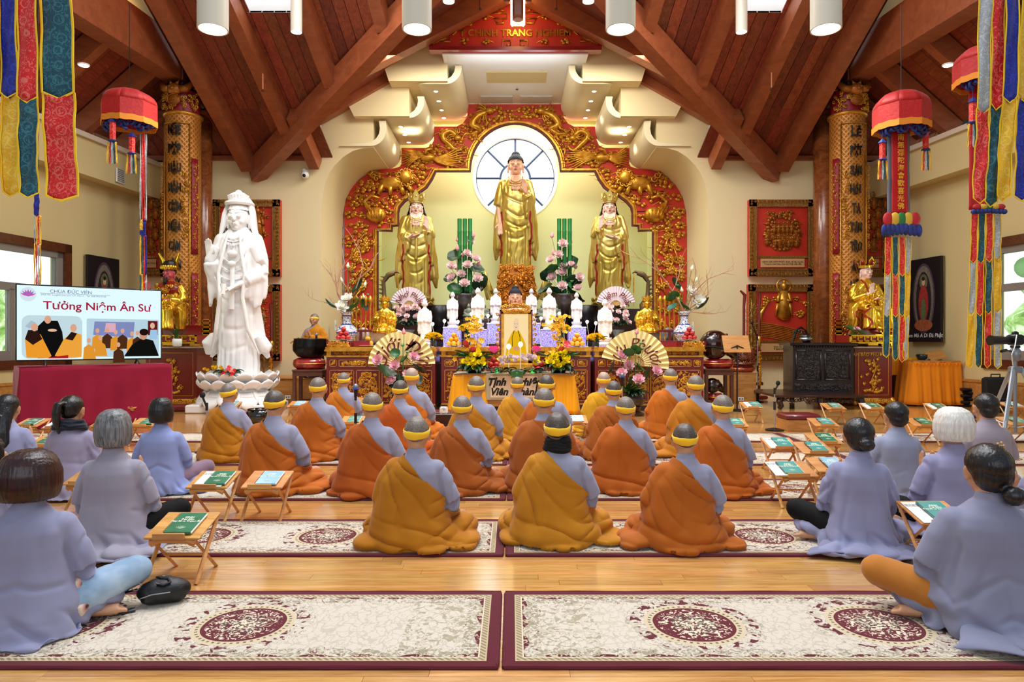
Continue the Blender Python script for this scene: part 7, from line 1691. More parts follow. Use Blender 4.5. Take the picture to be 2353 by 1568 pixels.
zr=PZ(848,13.2); cushion('red wrapped cushion under the large dark wooden fish',1650,13.45,zr,.30,.22,.19,CU)
WF=M('polished_dark_wood','#2a0f0a',.15,coat=.8)
def woodfish(label,px_,Y_,z_,s_,mat,detail=True):
    t=thing('wooden_fish',label,'percussion',(PX(px_,Y_),Y_,z_),R(12),None,s_); mb=MB(); mb.ell((-.06,0,.3),(.30,.26,.30),20,14); mb.tube([(.05,0,.34),(.25,0,.22),(.42,0,.06),(.46,0,.03)],[.24,.16,.07,.03],16); m=remesh(mb,.015,6)
    disp(m,lambda c,n:.006*np.sin(c[:,2]*60+wob(c,3,8)*3)*smoothstep(.05,.2,c[:,0])); addmat(m,mat); o=bpy.data.objects.new('fish_body',m); C.objects.link(o); o.parent=t
    mb=MB(); mb.tube([(-.34,-.12,.27),(-.2,-.25,.26),(0,-.27,.22),(.12,-.25,.19)],[.012,.02,.02,.03],8); obj('sound_slot',mb,BLACKM,t)
    mb=MB(); [spiral(mb,.05+.05*k,.42-.045*k,-.2+.02*k,.05,1.5,k,.014,1,14) for k in range(5)]; obj('scale_carving',mb,mat,t,smooth=True); return t
woodfish('large polished dark wooden fish drum on a red cushion, right of the altar',1648,13.4,zr+.17,.98,WF)
woodfish('small dark wooden fish drum stored under the right side table',1640,13.35,.28,.5,WF); cushion('small red cushion beneath the stored wooden fish',1642,13.4,.13,.17,.14,.15,CU)
t=thing('oak_cabinet','low oak cabinet under the carved round wooden fish, right of the altar','cabinet',(PX(1712,14.3),14.3,0)); zo=PZ(858,14.3); mb=MB(); mb.bevbox((0,.3,zo/2),(.48,.6,zo),.008); obj('cabinet_body',mb,OAKB,t,smooth=False); mb=MB(); mb.bevbox((0,.3,zo),(.5,.62,.02),.005); obj('cabinet_top',mb,OAKB,t,smooth=False)
cushion('red and pink wrapped cushion on the oak cabinet',1706,14.55,zo+.01,.26,.22,.15,CU)
t=thing('carved_wooden_fish','round brown carved wooden fish with scrolls on the oak cabinet cushion','percussion',(PX(1706,14.5),14.5,zo+.15)); mb=MB(); mb.ell((0,0,.2),(.25,.22,.2),20,12)
for k in range(34): a=2*PI*k/12; z_=.08+.1*(k//12); spiral(mb,.22*cos(a),z_,.19*sin(a)-.02,.05,1.4,k,.016,1,10)
obj('fish_body',mb,wood('chestnut_carving','#5a2410','#8a4220',.3,grain=6,coat=.5),t,smooth=True); mb=MB(); mb.tube([(.24*cos(2*PI*k/32),.21*sin(2*PI*k/32),.05) for k in range(33)],.03,8); obj('carved_rim',mb,bpy.data.materials['chestnut_carving'],t)
def weapon_rack(label,px_,Y_,pyt,pyb,sg):
    zt_=PZ(pyt,Y_); zb_=PZ(pyb,Y_); t=thing('ceremonial_rack',label,'rack',(PX(px_,Y_),Y_,0)); mb=MB();
    for x in (-.17,.17): mb.tube([(x,0,.1),(x,0,zt_-.35),(x-.02*sg,0,zt_-.1),(x+.08*sg,0,zt_)],[.03,.03,.04,.02],8)
    mb.bevbox((0,0,.35),(.5,.08,.07),.01); mb.bevbox((0,0,.05),(.62,.34,.08),.02); mb.bevbox((0,0,zt_*.45),(.42,.06,.05),.01); obj('rack_frame',mb,DRED,t)
    mb=MB(); pr=[(0,.4)]
    for k in range(9): z_=.5+k*(zt_-.75)/9; pr+=[(.012,z_),(.035,z_+.05),(.012,z_+.1)]
    mb.lathe(pr+[(0,zt_-.2)],10)
    for k in range(16): spiral(mb,(-1)**k*.09,.95+k*(zt_-1.15)/16,0,.08,1.2,k,.007,(-1)**k,12)
    obj('finial_staff',mb,METAL if 0 else M('antique_brass','#a8864a',.35,.8),t,smooth=True)
    mb=MB()
    for x in (-.17,.17):
        mb.lathe([(.03,0),(.05,.04),(.03,.1),(.05,.16),(.035,.24),(0,.25)],10,c=(x,0,zt_*.48)); frieze(mb,x-.045,x+.045,.3,zt_*.45,-.035,rr,2.2)
    obj('gilt_fitting',mb,GOLD,t,smooth=True)
weapon_rack('red and gilt ceremonial rack with brass staff, behind the marble statue',606,15.2,690,910,1); weapon_rack('red and gilt ceremonial rack with brass staff, beside the right wall carving',1727,15.2,668,912,-1)
t=thing('music_stand','wooden music stand on a black pole, right of the altar','stand',(PX(1694,12.7),12.7,0)); mb=MB(); z_=PZ(797,12.7); mb.cyl((0,0,.02),(0,0,z_),.016,n=8); mb.lathe([(.17,0),(.17,.02),(.03,.04),(0,.04)],20); mb.tube([(-.12,0,z_-.03),(0,.0,z_+.02),(.12,0,z_-.03)],.012,6); obj('pole',mb,BLACK,t)
mb=MB(); mb.bevbox((0,0,0),(.5,.36,.02),.005); obj('desk_board',mb,OAKB,t,smooth=False,loc=(0,.05,z_+.05),rot=(R(62),0,0))
def micstand(label,px_,pyb,pyt,boom=None,mic=True,foam=None,tripod=False,Y_=None):
    Y_=Y_ or FY(pyb); z_=PZ(pyt,Y_); t=thing('microphone_stand',label,'microphone stand',(PX(px_,Y_),Y_,0)); mb=MB(); mb.lathe([(.0,0),(.13,.0),(.13,.02),(.03,.04),(0,.04)],24); obj('base',mb,BLACK,t)
    mb=MB(); mb.cyl((0,0,.03),(0,0,z_-.1),.01,n=8); obj('pole',mb,METAL,t); mb=MB(); mb.cyl((0,0,z_*.45),(0,0,z_*.45+.12),.018,n=8); mb.cyl((0,0,z_-.14),(0,0,z_-.05),.016,n=8); obj('clutch',mb,BLACK,t)
    e=Vector((0,0,z_)) if boom is None else Vector(boom)+Vector((0,0,z_))
    mb=MB(); mb.tube([(0,0,z_-.1),e],[.018,.022] if boom is None else .012,10); obj('microphone_body' if boom is None else 'boom_arm',mb,BLACK,t)
    mb=MB(); mb.ell(tuple(e+Vector((0,0,.02))),(.032,.032,.036),12,8); obj('grille',mb,M('mic_grille','#8a92a0',.4,.6) if foam!='black' else BLACKM,t)
    if foam=='blue': mb=MB(); mb.lathe([(.045,-.01),(.047,.0),(.02,.0)],14,c=tuple(e)); obj('blue_ring',mb,M('blue_plastic','#2f62c4',.4),t)
    return t
micstand('chrome microphone stand on a round black base before the carved desk',1780,990,884,(.05,.0,.0),foam='black')
micstand('microphone stand with dark body and grey grille beside the leftmost third-row nun',475,1042,916,(-.05,0,.02),foam='black')
micstand('black microphone with blue ring beside the far-row nun in light orange',817,1010,893,foam='blue',Y_=8.0)
micstand('microphone stand with angled boom beside the music stand',1741,924,768,(-.12,0,.22),foam='black')
micstand('microphone with grey grille in front of the right lotus display',1430,985,866,foam='blue',Y_=9.9)
Y_=13.4; t=thing('carved_desk','carved black wooden desk on the right, before the seated gilded figure','desk',(PX(1893,Y_),Y_,.27),R(-3)); hw=(PX(1966,Y_)-PX(1822,Y_))/2; zt_=PZ(788,Y_)-.27
BW=wood('ebony_stained_wood','#120a0a','#241616',.25,grain=8,coat=.4)
mb=MB(); mb.bevbox((0,.3,zt_-.03),(2*hw+.08,.68,.06),.012); obj('desktop',mb,BW,t,smooth=False); mb=MB(); mb.bbox(-hw+.03,hw-.03,.02,.58,0,zt_-.06); obj('body',mb,BW,t,smooth=False)
for k in range(2):
    fr=MB(); A=-hw+.08+k*(hw-.06); B=A+hw-.12; frame(fr,A,B,.26,zt_-.14,.02,.02,.02); frieze(fr,A+.02,B-.02,.28,zt_-.16,.02,rr,1.6); obj('carved_panel',fr,BW,t,smooth=True)
fr=MB(); frieze(fr,-hw+.05,hw-.05,.04,.2,.02,rr,1.5); obj('carved_panel',fr,BW,t,smooth=True)
mb=MB(); [mb.ell((-hw+.05+k*(2*hw-.1)/22,.0,zt_-.08),(.022,.02,.018),6,4) for k in range(23)]; stuff(obj('bead_moulding',mb,BW,t,smooth=True))
t=thing('desk_platform','low dark platform with carved apron and curled feet under the black desk','platform',(PX(1885,12.95),12.95,0),R(-3)); hw=(PX(1985,13)-PX(1778,13))/2
mb=MB(); mb.bevbox((0,.75,.25),(2*hw,1.7,.05),.015); obj('platform_top',mb,DARKW,t,smooth=False)
for sx in (-1,0,1):
    mb=MB(); x=sx*(hw-.12); mb.tube([(x,0.02,.23),(x+.03*sx,-.02,.14),(x,-.03,.06),(x+.04*(sx or 1),-.06,.03)],[.07,.06,.05,.045],10); obj('foot',mb,DARKW,t)
    mb=MB(); mb.tube([(x,1.5,.23),(x,1.5,.02)],[.06,.05],8); obj('foot',mb,DARKW,t)
mb=MB();
for k in range(30): spiral(mb,-hw+.1+k*(2*hw-.2)/29,.17+.02*sin(k),.0,.045,1.4,k,.013,(-1)**k,12)
stuff(obj('carved_apron',mb,DARKW,t,smooth=True))
Yh=14.1; t=thing('carved_armchair','black carved armchair with curled back behind the desk','chair',(PX(1850,Yh),Yh,.277)); z0_=PZ(752,Yh)-.277
mb=MB(); mb.bevbox((0,0,.48),(.52,.46,.05),.01); obj('seat',mb,BW,t,smooth=False)
for sx in (-1,1):
    for sy in (-1,1): mb=MB(); mb.tube([(sx*.23,sy*.2,0),(sx*.23,sy*.2,.46)],.025,8); obj('leg',mb,BW,t)
    mb=MB(); mb.tube([(sx*.23,-.2,.5),(sx*.25,-.2,.72),(sx*.27,.1,.78),(sx*.25,.2,.84)],.02,8); obj('armrest',mb,BW,t)
mb=MB(); mb.tube([(-.25,.2,.5),(-.26,.2,.8),(-.2,.2,.93),(-.1,.2,z0_-.06),(0,.2,z0_),(.1,.2,z0_-.06),(.2,.2,.93),(.26,.2,.8),(.25,.2,.5)],.026,8)
mb.bevbox((0,.2,.72),(.16,.02,.42),.005)
for k in range(8): spiral(mb,-.14+.04*k,z0_-.12+.04*sin(k*.8),.2,.035,1.4,k,.011,(-1)**k,12)
obj('backrest',mb,BW,t)
t=thing('incense_bowl','small dark glazed bowl on the black desk','bowl',(PX(1855,13.6),13.65,PZ(788,13.4)+.002)); mb=MB(); mb.lathe([(.06,0),(.07,.02),(.12,.08),(.11,.14),(.09,.16),(.08,.14),(0,.1)],20); obj('bowl_body',mb,BW,t,smooth=True); mb=MB(); mb.lathe([(.115,.05),(.125,.08),(.115,.1)],20,cap=False); obj('rim_band',mb,METAL,t)
def cabinet(label,px0,px1,Y_,pyt,sg,txt=None):
    x0,x1=PX(px0,Y_),PX(px1,Y_); t=thing('red_cabinet',label,'cabinet',((x0+x1)/2,Y_,0)); hw=(x1-x0)/2; zt_=PZ(pyt,Y_)
    mb=MB(); mb.bbox(-hw,hw,0,.62,.16,zt_-.03); obj('body',mb,DRED,t,smooth=False); mb=MB(); mb.bevbox((0,.3,zt_-.015),(2*hw+.2,.86,.03),.008); obj('shelf_top',mb,M('grey_stone_top','#9d8d78',.5),t,smooth=False)
    mb=MB(); frame(mb,-hw+.07,hw-.07,.22,zt_-.12,0,.008,.004); obj('gilt_line',mb,GOLD,t,smooth=False)
    mb=MB(); cx_,w_=0,hw*.55
    mb.tube([(0,-.01,.3),(-.05,-.015,.5),(.04,-.015,.75),(.0,-.01,zt_-.25)],[.02,.016,.013,.008],6)
    for k in range(34):
        z_=rr.uniform(.3,zt_-.25); x=rr.gauss(0,.1)*(1.2-.6*(z_/zt_))
        mb.ell((x,-.015,z_),(.03,.014,.03),6,4); spiral(mb,x+.02,z_+.02,-.012,.03,1.2,k,.008,1,9)
    for k in range(8): mb.ell((-.16+.045*k,-.012,.3+.02*sin(k)),(.035,.016,.028),6,4)
    stuff(obj('gilt_carving',mb,GOLD,t,smooth=True))
    mb=MB()
    for k in range(22): spiral(mb,-hw+.02+k*(2*hw-.04)/21,.1,-.0,.05,1.4,k,.016,(-1)**k,12)
    for sx in (-1,1): mb.tube([(sx*(hw-.03),0,.16),(sx*(hw+.03),-.03,.08),(sx*hw,-.04,.03)],[.05,.04,.035],8)
    mb.bbox(-hw-.02,hw+.02,0,.62,.13,.165); mb.bbox(-hw,hw,.1,.6,0,.13); obj('gilt_foot',mb,GOLD,t,smooth=True)
    if txt: text(txt,.085,GOLD,t,(0,-.008,zt_-.16),extrude=.004)
    return t,hw,zt_
def fretbase(label,px0,px1,Y_,pyt,pyb):
    x0,x1=PX(px0,Y_),PX(px1,Y_); z0_,z1_=PZ(pyb,Y_),PZ(pyt,Y_); t=thing('fretwork_base',label,'stand',((x0+x1)/2,Y_,z0_)); hw=(x1-x0)/2; h_=z1_-z0_
    mb=MB(); mb.bbox(-hw,hw,.0,.55,h_*.2,h_-.005); obj('core',mb,RED,t,smooth=False); mb=MB(); frame(mb,-hw,hw,h_*.2,h_,0,.03,.03)
    for k in range(7):
        x=-hw+.08+k*(2*hw-.16)/6; mb.bbox(x-.05,x+.05,-.025,0,h_*.4,h_*.48); mb.bbox(x-.05,x-.03,-.025,0,h_*.4,h_*.85); mb.bbox(x-.01,x+.05,-.025,0,h_*.75,h_*.83)
    for sx in (-1,1): mb.bbox(min(sx*hw,sx*(hw-.12)),max(sx*hw,sx*(hw-.12)),-.02,.1,0,h_*.25)
    mb.bbox(-.1,.1,-.02,.1,0.05*h_,h_*.25); mb.bbox(-hw+.1,-hw+.14,.3,.5,0,h_*.25); mb.bbox(hw-.14,hw-.1,.3,.5,0,h_*.25)
    obj('gilt_fret',mb,BGOLD,t,smooth=False)
    mb=MB(); mb.bbox(-hw-.02,-hw+.14,.56,.6,h_*.5,h_+.34); mb.bbox(hw-.14,hw+.02,.56,.6,h_*.5,h_+.34); mb.bbox(-hw,hw,.56,.59,h_*.5,h_+.2); obj('back_rail',mb,RED,t,smooth=False)
    mb=MB()
    for sx in (-1,1):
        for k in range(4): frame(mb,sx*(hw-.06)-.08,sx*(hw-.06)+.08,h_+.0+k*.085,h_+.075+k*.085,.56,.016,.02)
    obj('back_fret',mb,BGOLD,t,smooth=False)
cabinet('red lacquer cabinet with gilt flower spray and gilt lettering, under the seated gilded figure',1964,2050,13.6,797,1,'TAM BẢO PHƯỚC ĐIỀN')
fretbase('gilt and red fretwork base under the seated gilded figure',1951,2060,13.62,770,795)
cabinet('red lacquer cabinet with gilt carving, half hidden behind the television, under the red-faced figure',335,452,13.4,797,-1)
fretbase('gilt and red fretwork base under the red-faced figure, behind the television',322,452,13.45,770,795)
t=thing('potted_plant','small green plant in a white pot before the red-faced figure','plant',(PX(404,13.2),13.25,PZ(797,13.4))); mb=MB(); mb.lathe([(.06,0),(.085,.02),(.09,.1),(.08,.155),(.07,.155),(0,.13)],20); obj('pot',mb,WHITEP,t,smooth=True); fern(t,(0,0,.17),14,.24,LEAF,rs_=6,up=.9,w=.5)
t=thing('lotus_offering','pink and yellow artificial lotus with leaves at the foot of the seated gilded figure','flowers',(PX(1963,13.5),13.5,PZ(770,13.62))); put(LOT,t,(.02,-.05,.09),(.6,0,0),.7); put(LEAFM,t,(-.08,-.04,.12),(.4,.2,0),.9); put(LEAFM,t,(.07,-.08,.07),(.7,-.2,1),.9); mb=MB(); mb.lathe([(.05,0),(.06,.02),(.02,.05)],12); mb.tube([(0,0,.03),(.02,-.04,.09)],.008,5); mb.tube([(0,0,.03),(-.08,-.03,.11)],.006,5); mb.tube([(0,0,.03),(.07,-.07,.06)],.006,5); obj('stem',mb,STEM,t)
WEAVE=NT('woven_gilt_carving'); _c=WEAVE.coord('Object'); _s=WEAVE.n('ShaderNodeSeparateXYZ'); WEAVE.l(_c,_s.inputs[0]); _m2=WEAVE.math
_a=_m2('MULTIPLY',_m2('ARCTAN2',_s.outputs[1],_s.outputs[0]),11.0); _z=_m2('MULTIPLY',_s.outputs[2],30.0)
_u=_m2('SINE',_m2('MULTIPLY',_m2('ADD',_a,_z),2.0)); _v=_m2('SINE',_m2('MULTIPLY',_m2('SUBTRACT',_a,_z),2.0)); _h=_m2('MAXIMUM',_u,_v)
WEAVE.col(WEAVE.ramp(_h,[(.0,'#a9661f'),(.55,'#b8742a'),(1,'#cf9240')])); WEAVE.bump(_h,.4,.01); WEAVE.p(.4,.35); WEAVE=WEAVE.mat
LETB=M('black_lacquer_letter','#0b0c0d',.25,coat=.6)
REDB=M('crimson_ground','#8e1222',.45)
GLY={}
def column(px_,Y_,words,s,label,ztop=6.66):
    r=.37; xc=PX(px_,Y_); t=thing('carved_column',label,'column',(xc,Y_,0))
    zcap=PZ(254,Y_-r)
    mb=MB(); mb.lathe([(r-.02,.0),(r-.02,zcap)],48,cap=False); obj('woven_shaft',mb,WEAVE,t,smooth=True)
    mb=MB()
    for a in (-PI/2-.78,-PI/2+.78,):
        mb.tube([((r+.005)*cos(a),(r+.005)*sin(a),z) for z in (.1,zcap-.25)],.014,6)
    mb.tube([((r+.005)*cos(-PI/2+k*.13),(r+.005)*sin(-PI/2+k*.13),zcap-.24) for k in range(-6,7)],.014,6)
    mb.lathe([(r-.02,zcap-.06),(r+.02,zcap-.04),(r+.02,zcap),(r-.02,zcap+.02)],40,cap=False); mb.lathe([(r-.02,.0),(r+.05,0),(r+.05,.15),(r-.02,.2)],40,cap=False)
    obj('gilt_border',mb,GOLD,t,smooth=True)
    for a0 in (-PI/2-1.08,-PI/2+1.08):
        for k,(z0,z1) in enumerate(((zcap-2.95,zcap-.95),(zcap-5.2,zcap-3.35))):
            mb=MB(); mb.grid(lambda u,v:((r+.003)*cos(a0+(u-.5)*.4),(r+.003)*sin(a0+(u-.5)*.4),z0+(z1-z0)*v),6,12); o=obj('side_cartouche',mb,REDB,t,smooth=True); solid(o,.008)
            mb=MB();
            for q in range(26): z=z0+.12+(z1-z0-.24)*q/25; a=a0+.1*sin(q*1.3); spiral(mb,(r+.02)*cos(a),z,(r+.02)*sin(a),.04,1.2,q,.012,(-1)**q,9);
            stuff(obj('gilt_blossom',mb,GOLD,t,smooth=True))
    mb=MB()
    for z0 in (zcap-2.6,zcap-5.0):
        a0=-PI/2+.52*(-s)
        for q in range(9): a=a0+.1*sin(q*1.1); spiral(mb,(r+.01)*cos(a),z0+q*.16,(r+.01)*sin(a),.07,1.4,q,.018,(-1)**q,12)
    stuff(obj('side_scroll',mb,GOLD,t,smooth=True))
    mb=MB(); mb.lathe([(r-.04,zcap+.02),(r-.04,ztop-.12)],40,cap=False); obj('capital_ground',mb,REDB,t,smooth=True)
    mb=MB(); q=rr_c=random.Random(int(px_))
    for k in range(60): a=-PI/2+q.uniform(-1.25,1.25); z=q.uniform(zcap+.05,zcap+.42); spiral(mb,(r+.0)*cos(a),z,(r+.0)*sin(a),.045,1.3,q.random()*6,.014,1,9)
    stuff(obj('fretwork',mb,GOLD,t,smooth=True))
    mb=MB(); zm=zcap+.44
    mb.ell((0,-r-.02,zm),(.15,.1,.12),14,10)
    for sx in (-1,1):
        mb.ell((sx*.06,-r-.1,zm+.03),(.03,.03,.02),8,6); mb.tube([(sx*.1,-r,zm),(sx*.22,-r+.02,zm+.02),(sx*.3,-r+.1,zm+.14),(sx*.36,-r+.22,zm+.18)],[.08,.075,.055,.02],10); spiral(mb,sx*.34,zm+.1,-r+.2,.07,1.3,0,.02,sx,12)
        mb.tube([(sx*.05,-r-.03,zm+.1),(sx*.1,-r-.02,zm+.18)],[.04,.01],8)
    mb.ell((0,-r-.12,zm-.01),(.035,.03,.03),8,6); mb.ell((0,-r-.03,zm-.22),(.13,.03,.11),16,8); mb.tube([(.13*cos(2*PI*k/20),-r-.05,zm-.22+.11*sin(2*PI*k/20)) for k in range(21)],.012,6)
    for k in range(4): mb.bbox(-.08,.08,-r-.065,-r-.05,zm-.30+k*.045,zm-.285+k*.045)
    obj('mask_capital',mb,DGOLD,t,smooth=True)
    mb=MB(); mb.lathe([(r-.1,ztop-.14),(r-.06,ztop-.1),(r-.06,ztop+.05),(0,ztop+.05)],32,cap=False); obj('top_drum',mb,DARKW,t,smooth=True)
    for py_,wd,wsc in words:
        z=PZ(py_,Y_-r); n=len(wd); lr=lambda i,x0,x1:(wd[i],x0,x1,-.095,.095)
        cells={2:[(wd[0],-.12,-.01,-.11,.11),(wd[-1],.01,.12,-.11,.11)],3:[lr(0,-.135,-.05),(wd[1%n],-.045,.045,-.125,.13),lr(2%n,.05,.135)],4:[lr(0,-.135,-.055),(wd[1%n],-.045,.045,.01,.135),(wd[2%n],-.045,.045,-.13,-.01),lr(3%n,.055,.135)],5:[lr(0,-.135,-.06),(wd[1%n],-.05,.05,.01,.135),(wd[2%n],-.05,-.015,-.12,-.01),(wd[3%n],-.005,.055,-.13,-.01),lr(4%n,.065,.135)]}[n]
        for ch,xa,xb,ya,yb in cells:
            if ch not in GLY: g=text_mesh(ch,.2,.014,.004,0,'CENTER',1,2); GLY[ch]=getco(g),g
            co,g=GLY[ch]; me=g.copy(); lo_,hi_=co.min(0),co.max(0); x=xa+(co[:,0]-lo_[0])/(hi_[0]-lo_[0]+1e-6)*(xb-xa)
            if ch=='I': x=(xa+xb)/2+(co[:,0]-(lo_[0]+hi_[0])/2)
            y=ya+(co[:,1]-lo_[1])/(hi_[1]-lo_[1])*(yb-ya); a=-PI/2+x*wsc/(r+.02); q_=r+.02+co[:,2]
            setco(me,np.stack([q_*np.cos(a),q_*np.sin(a),z+y],1)); me.materials.append(LETB); o=bpy.data.objects.new('lettering',me); C.objects.link(o); o.parent=t
    return t
LW=[(297,'NGHE',1),(341,'PHÁP',1),(385,'HIỂU',1),(430,'MINH',1),(474,'CHÍNH',1),(519,'NGHĨA',1),(564,'CẢM',.9),(608,'NHÂN',1),(650,'DUY',1),(694,'NG',.9)]
RW=[(301,'LỄ',.85),(346,'PHẬT',.9),(391,'SÁM',.9),(434,'HỐI',.9),(479,'TÀ',.75),(522,'TÂM',.9),(566,'TRỪ',.9),(611,'ÁC',.85),(655,'NGH',.9),(700,'CŨ',.9)]
column(421,14.5,LW,-1,'round gilt woven-pattern column with black letters, left of the marble statue')
column(1947,14.5,RW,1,'round gilt woven-pattern column with black letters, behind the seated gilded figure')
for s,(a,b) in ((-1,(441,472)),(1,(1885,1925))):
    x0,x1=PX(a,15.0),PX(b,15.0); t=thing('timber_post','brown polished timber post behind the %s gilt column'%('left' if s<0 else 'right'),'post',((x0+x1)/2,15.2,0)); hw=(x1-x0)/2+.05
    mb=MB(); mb.lathe([(hw,0),(hw,6.74)],24,sy=1.0); obj('shaft',mb,wood('polished_post','#6b3417','#9c5a2a',.25,grain=4,coat=.5) if s<0 else bpy.data.materials['polished_post'],t,smooth=True); mb=MB(); mb.bevbox((0,0,.09),(hw*2.4,hw*2.4,.18),.02); obj('foot_block',mb,BROWNW,t,smooth=False)
FRAMEG=NT('gilt_braid_frame'); _c=FRAMEG.coord('Object'); _w=FRAMEG.n('ShaderNodeTexWave'); _w.inputs['Scale'].default_value=16; _w.inputs['Distortion'].default_value=3; FRAMEG.l(_c,_w.inputs[0]); FRAMEG.col(FRAMEG.ramp(_w.outputs[1],[(.1,'#5b3110'),(.7,'#c08a34')])); FRAMEG.bump(_w.outputs[1],.8,.02); FRAMEG.p(.38,.4); FRAMEG=FRAMEG.mat
def figure(mb,x,z,y,h,halo=True,rr_=None):
    mb.ell((x,y,z+h*.12),(h*.16,h*.08,h*.14),8,6); mb.tube([(x,y,z+h*.05),(x,y-.01,z+h*.45),(x,y-.01,z+h*.7)],[h*.17,h*.13,h*.10],8,flat=.6); mb.ell((x,y-.02,z+h*.82),(h*.075,h*.07,h*.09),8,6); mb.ell((x,y-.02,z+h*.92),(h*.04,h*.04,h*.05),6,5)
    for s in (-1,1): mb.tube([(x+s*h*.1,y-.01,z+h*.65),(x+s*h*.17,y-.02,z+h*.45),(x+s*h*.04,y-.05,z+h*.48)],[h*.05,h*.045,h*.03],6); mb.tube([(x+s*h*.14,y,z+h*.4),(x+s*h*.2,y,z+h*.1)],[h*.05,h*.02],6)
    if halo: mb.tube([(x+h*.17*cos(2*PI*k/16),y+.005,z+h*.83+h*.17*sin(2*PI*k/16)) for k in range(17)],h*.02,5)
def plaque(label,a,b,c,d,kind,seed,txt,plate=True,Y_=15.98,side=0):
    x0,x1,z1,z0=PX(a,Y_),PX(b,Y_),PZ(c,Y_),PZ(d,Y_); t=thing('carved_wall_panel',label,'wall carving',((x0+x1)/2,Y_-.14,z0)); hw=(x1-x0)/2; H_=z1-z0; q=random.Random(seed)
    mb=MB(); mb.bbox(-hw,hw,.0,.13,0,H_); obj('red_box',mb,ARCHRED,t,smooth=False)
    mb=MB(); frame(mb,-hw,hw,0,H_,.0,.16,.035); frame(mb,-hw+.14,hw-.14,.14,H_-.14,-.0,.03,.05);
    if plate: mb.bbox(-hw+.16,hw-.16,-.03,0,.42,.47)
    obj('gilt_frame',mb,FRAMEG,t,smooth=False)
    mb=MB()
    for k in range(int(H_/.09)):
        for sx in (-1,1): spiral(mb,sx*(hw-.05),.05+k*.09,-.035,.035,1.2,k,.01,sx,8)
    for k in range(int(2*hw/.09)):
        for zz in (.05,H_-.05): spiral(mb,-hw+.05+k*.09,zz,-.035,.035,1.2,k,.01,1,8)
    stuff(obj('frame_scroll',mb,DGOLD,t,smooth=True))
    mb=MB(); zb_=.5 if plate else .2; yf=-.015
    X0_,X1_=-hw+.2,hw-.2; Z1_=H_-.22
    for k in range(7): cloud(mb,q.uniform(X0_+.1,X1_-.1),Z1_-.08-q.random()*.12,yf,q.uniform(.06,.1),q)
    if kind=='crowd':
        for k in range(60):
            x=q.gauss(0,hw*.3); z=q.uniform(zb_+.15,Z1_-.6)
            if abs(x)<hw-.35: figure(mb,x,z,yf-.01-.02*q.random(),.26,False)
        for k in range(16): a_=2*PI*k/16; cloud(mb,(hw-.42)*cos(a_),(zb_+Z1_)/2+(Z1_-zb_)*.36*sin(a_),yf,.11,q)
        mb.bbox(-.45,.45,yf-.03,yf,Z1_-.62,Z1_-.58)
        for k in range(5): figure(mb,-.2+.1*k,(zb_+Z1_)/2-.05,yf-.05,.3)
    elif kind=='rows':
        for r_ in range(5):
            n=3-(r_%2)*0
            for k in range(n): figure(mb,-.28+.28*k+(.1 if r_%2 else 0),zb_+.1+r_*.24,yf-.02,.4)
        for k in range(10): cloud(mb,q.uniform(X0_+.1,X1_-.1),zb_+.06+q.random()*.2,yf,.09,q)
    elif kind=='pair':
        figure(mb,-.14,zb_+.3,yf,.85); figure(mb,.26,zb_+.32,yf,.85)
        for k in range(26): cloud(mb,q.uniform(X0_+.1,X1_-.1),zb_+.06+q.random()*.45,yf,.1,q)
    else:
        figure(mb,.05,zb_+.45,yf-.02,.95)
        mb.tube([(-.55,yf,zb_+.12),(-.48,yf,zb_+.6),(-.25,yf,zb_+.95)],[.06,.05,.01],6)
        for k in range(9): mb.tube([(X0_+.02+u*(X1_-X0_-.04),yf,zb_+.02+k*.04+.05*sin(u*3+1)-.12*u) for u in [i/10 for i in range(11)]],.012,5)
        for k in range(4): cloud(mb,q.choice([-.5,.5])+q.uniform(-.1,.1),Z1_-.2-q.random()*.3,yf,.09,q)
    stuff(obj('gilt_relief',mb,DGOLD if kind!='wave' else GOLD,t,smooth=True))
    if plate:
        mb=MB(); mb.bevbox((0,-.035,.30),(2*hw-.5,.015,.2),.004); obj('name_plate',mb,M('tan_plate','#c79a62',.5),t,smooth=False); text(txt,.05,M('black_ink','#0a0a0a',.6),t,(0,-.047,.30),extrude=.001)
    return t
plaque('square carved gilt and red panel of two haloed figures, behind the marble statue',496,648,462,637,'pair',1,'ĐỨC PHẬT\nTHUYẾT PHÁP')
plaque('lower carved gilt and red panel, half hidden behind the marble statue',497,648,655,829,'crowd',2,'PHẬT TÍCH')
plaque('carved gilt panel of many figures on the corner left of the left column',320,392,462,637,'rows',3,'CHƯ TĂNG')
plaque('square carved gilt and red panel of a crowd in clouds, upper right wall',1717,1866,462,636,'crowd',4,'HÀNH GIẢ NIỆM PHẬT, được về cõi cực lạc\nTrong ao Liên Hoa, hóa sinh Phật tiếp dẫn')
plaque('square carved gilt and red panel of a figure standing over waves, lower right wall',1715,1864,655,829,'wave',5,'Quán Âm cứu khổ\nở ngoài biển Đông')
plaque('carved gilt panel of haloed figures in rows, between right column and long banner',1962,2035,462,637,'rows',6,'CHƯ TĂNG')
plaque('lower carved gilt panel right of the right column, behind the seated figure',1962,2035,655,829,'pair',7,'PHẬT TÍCH')
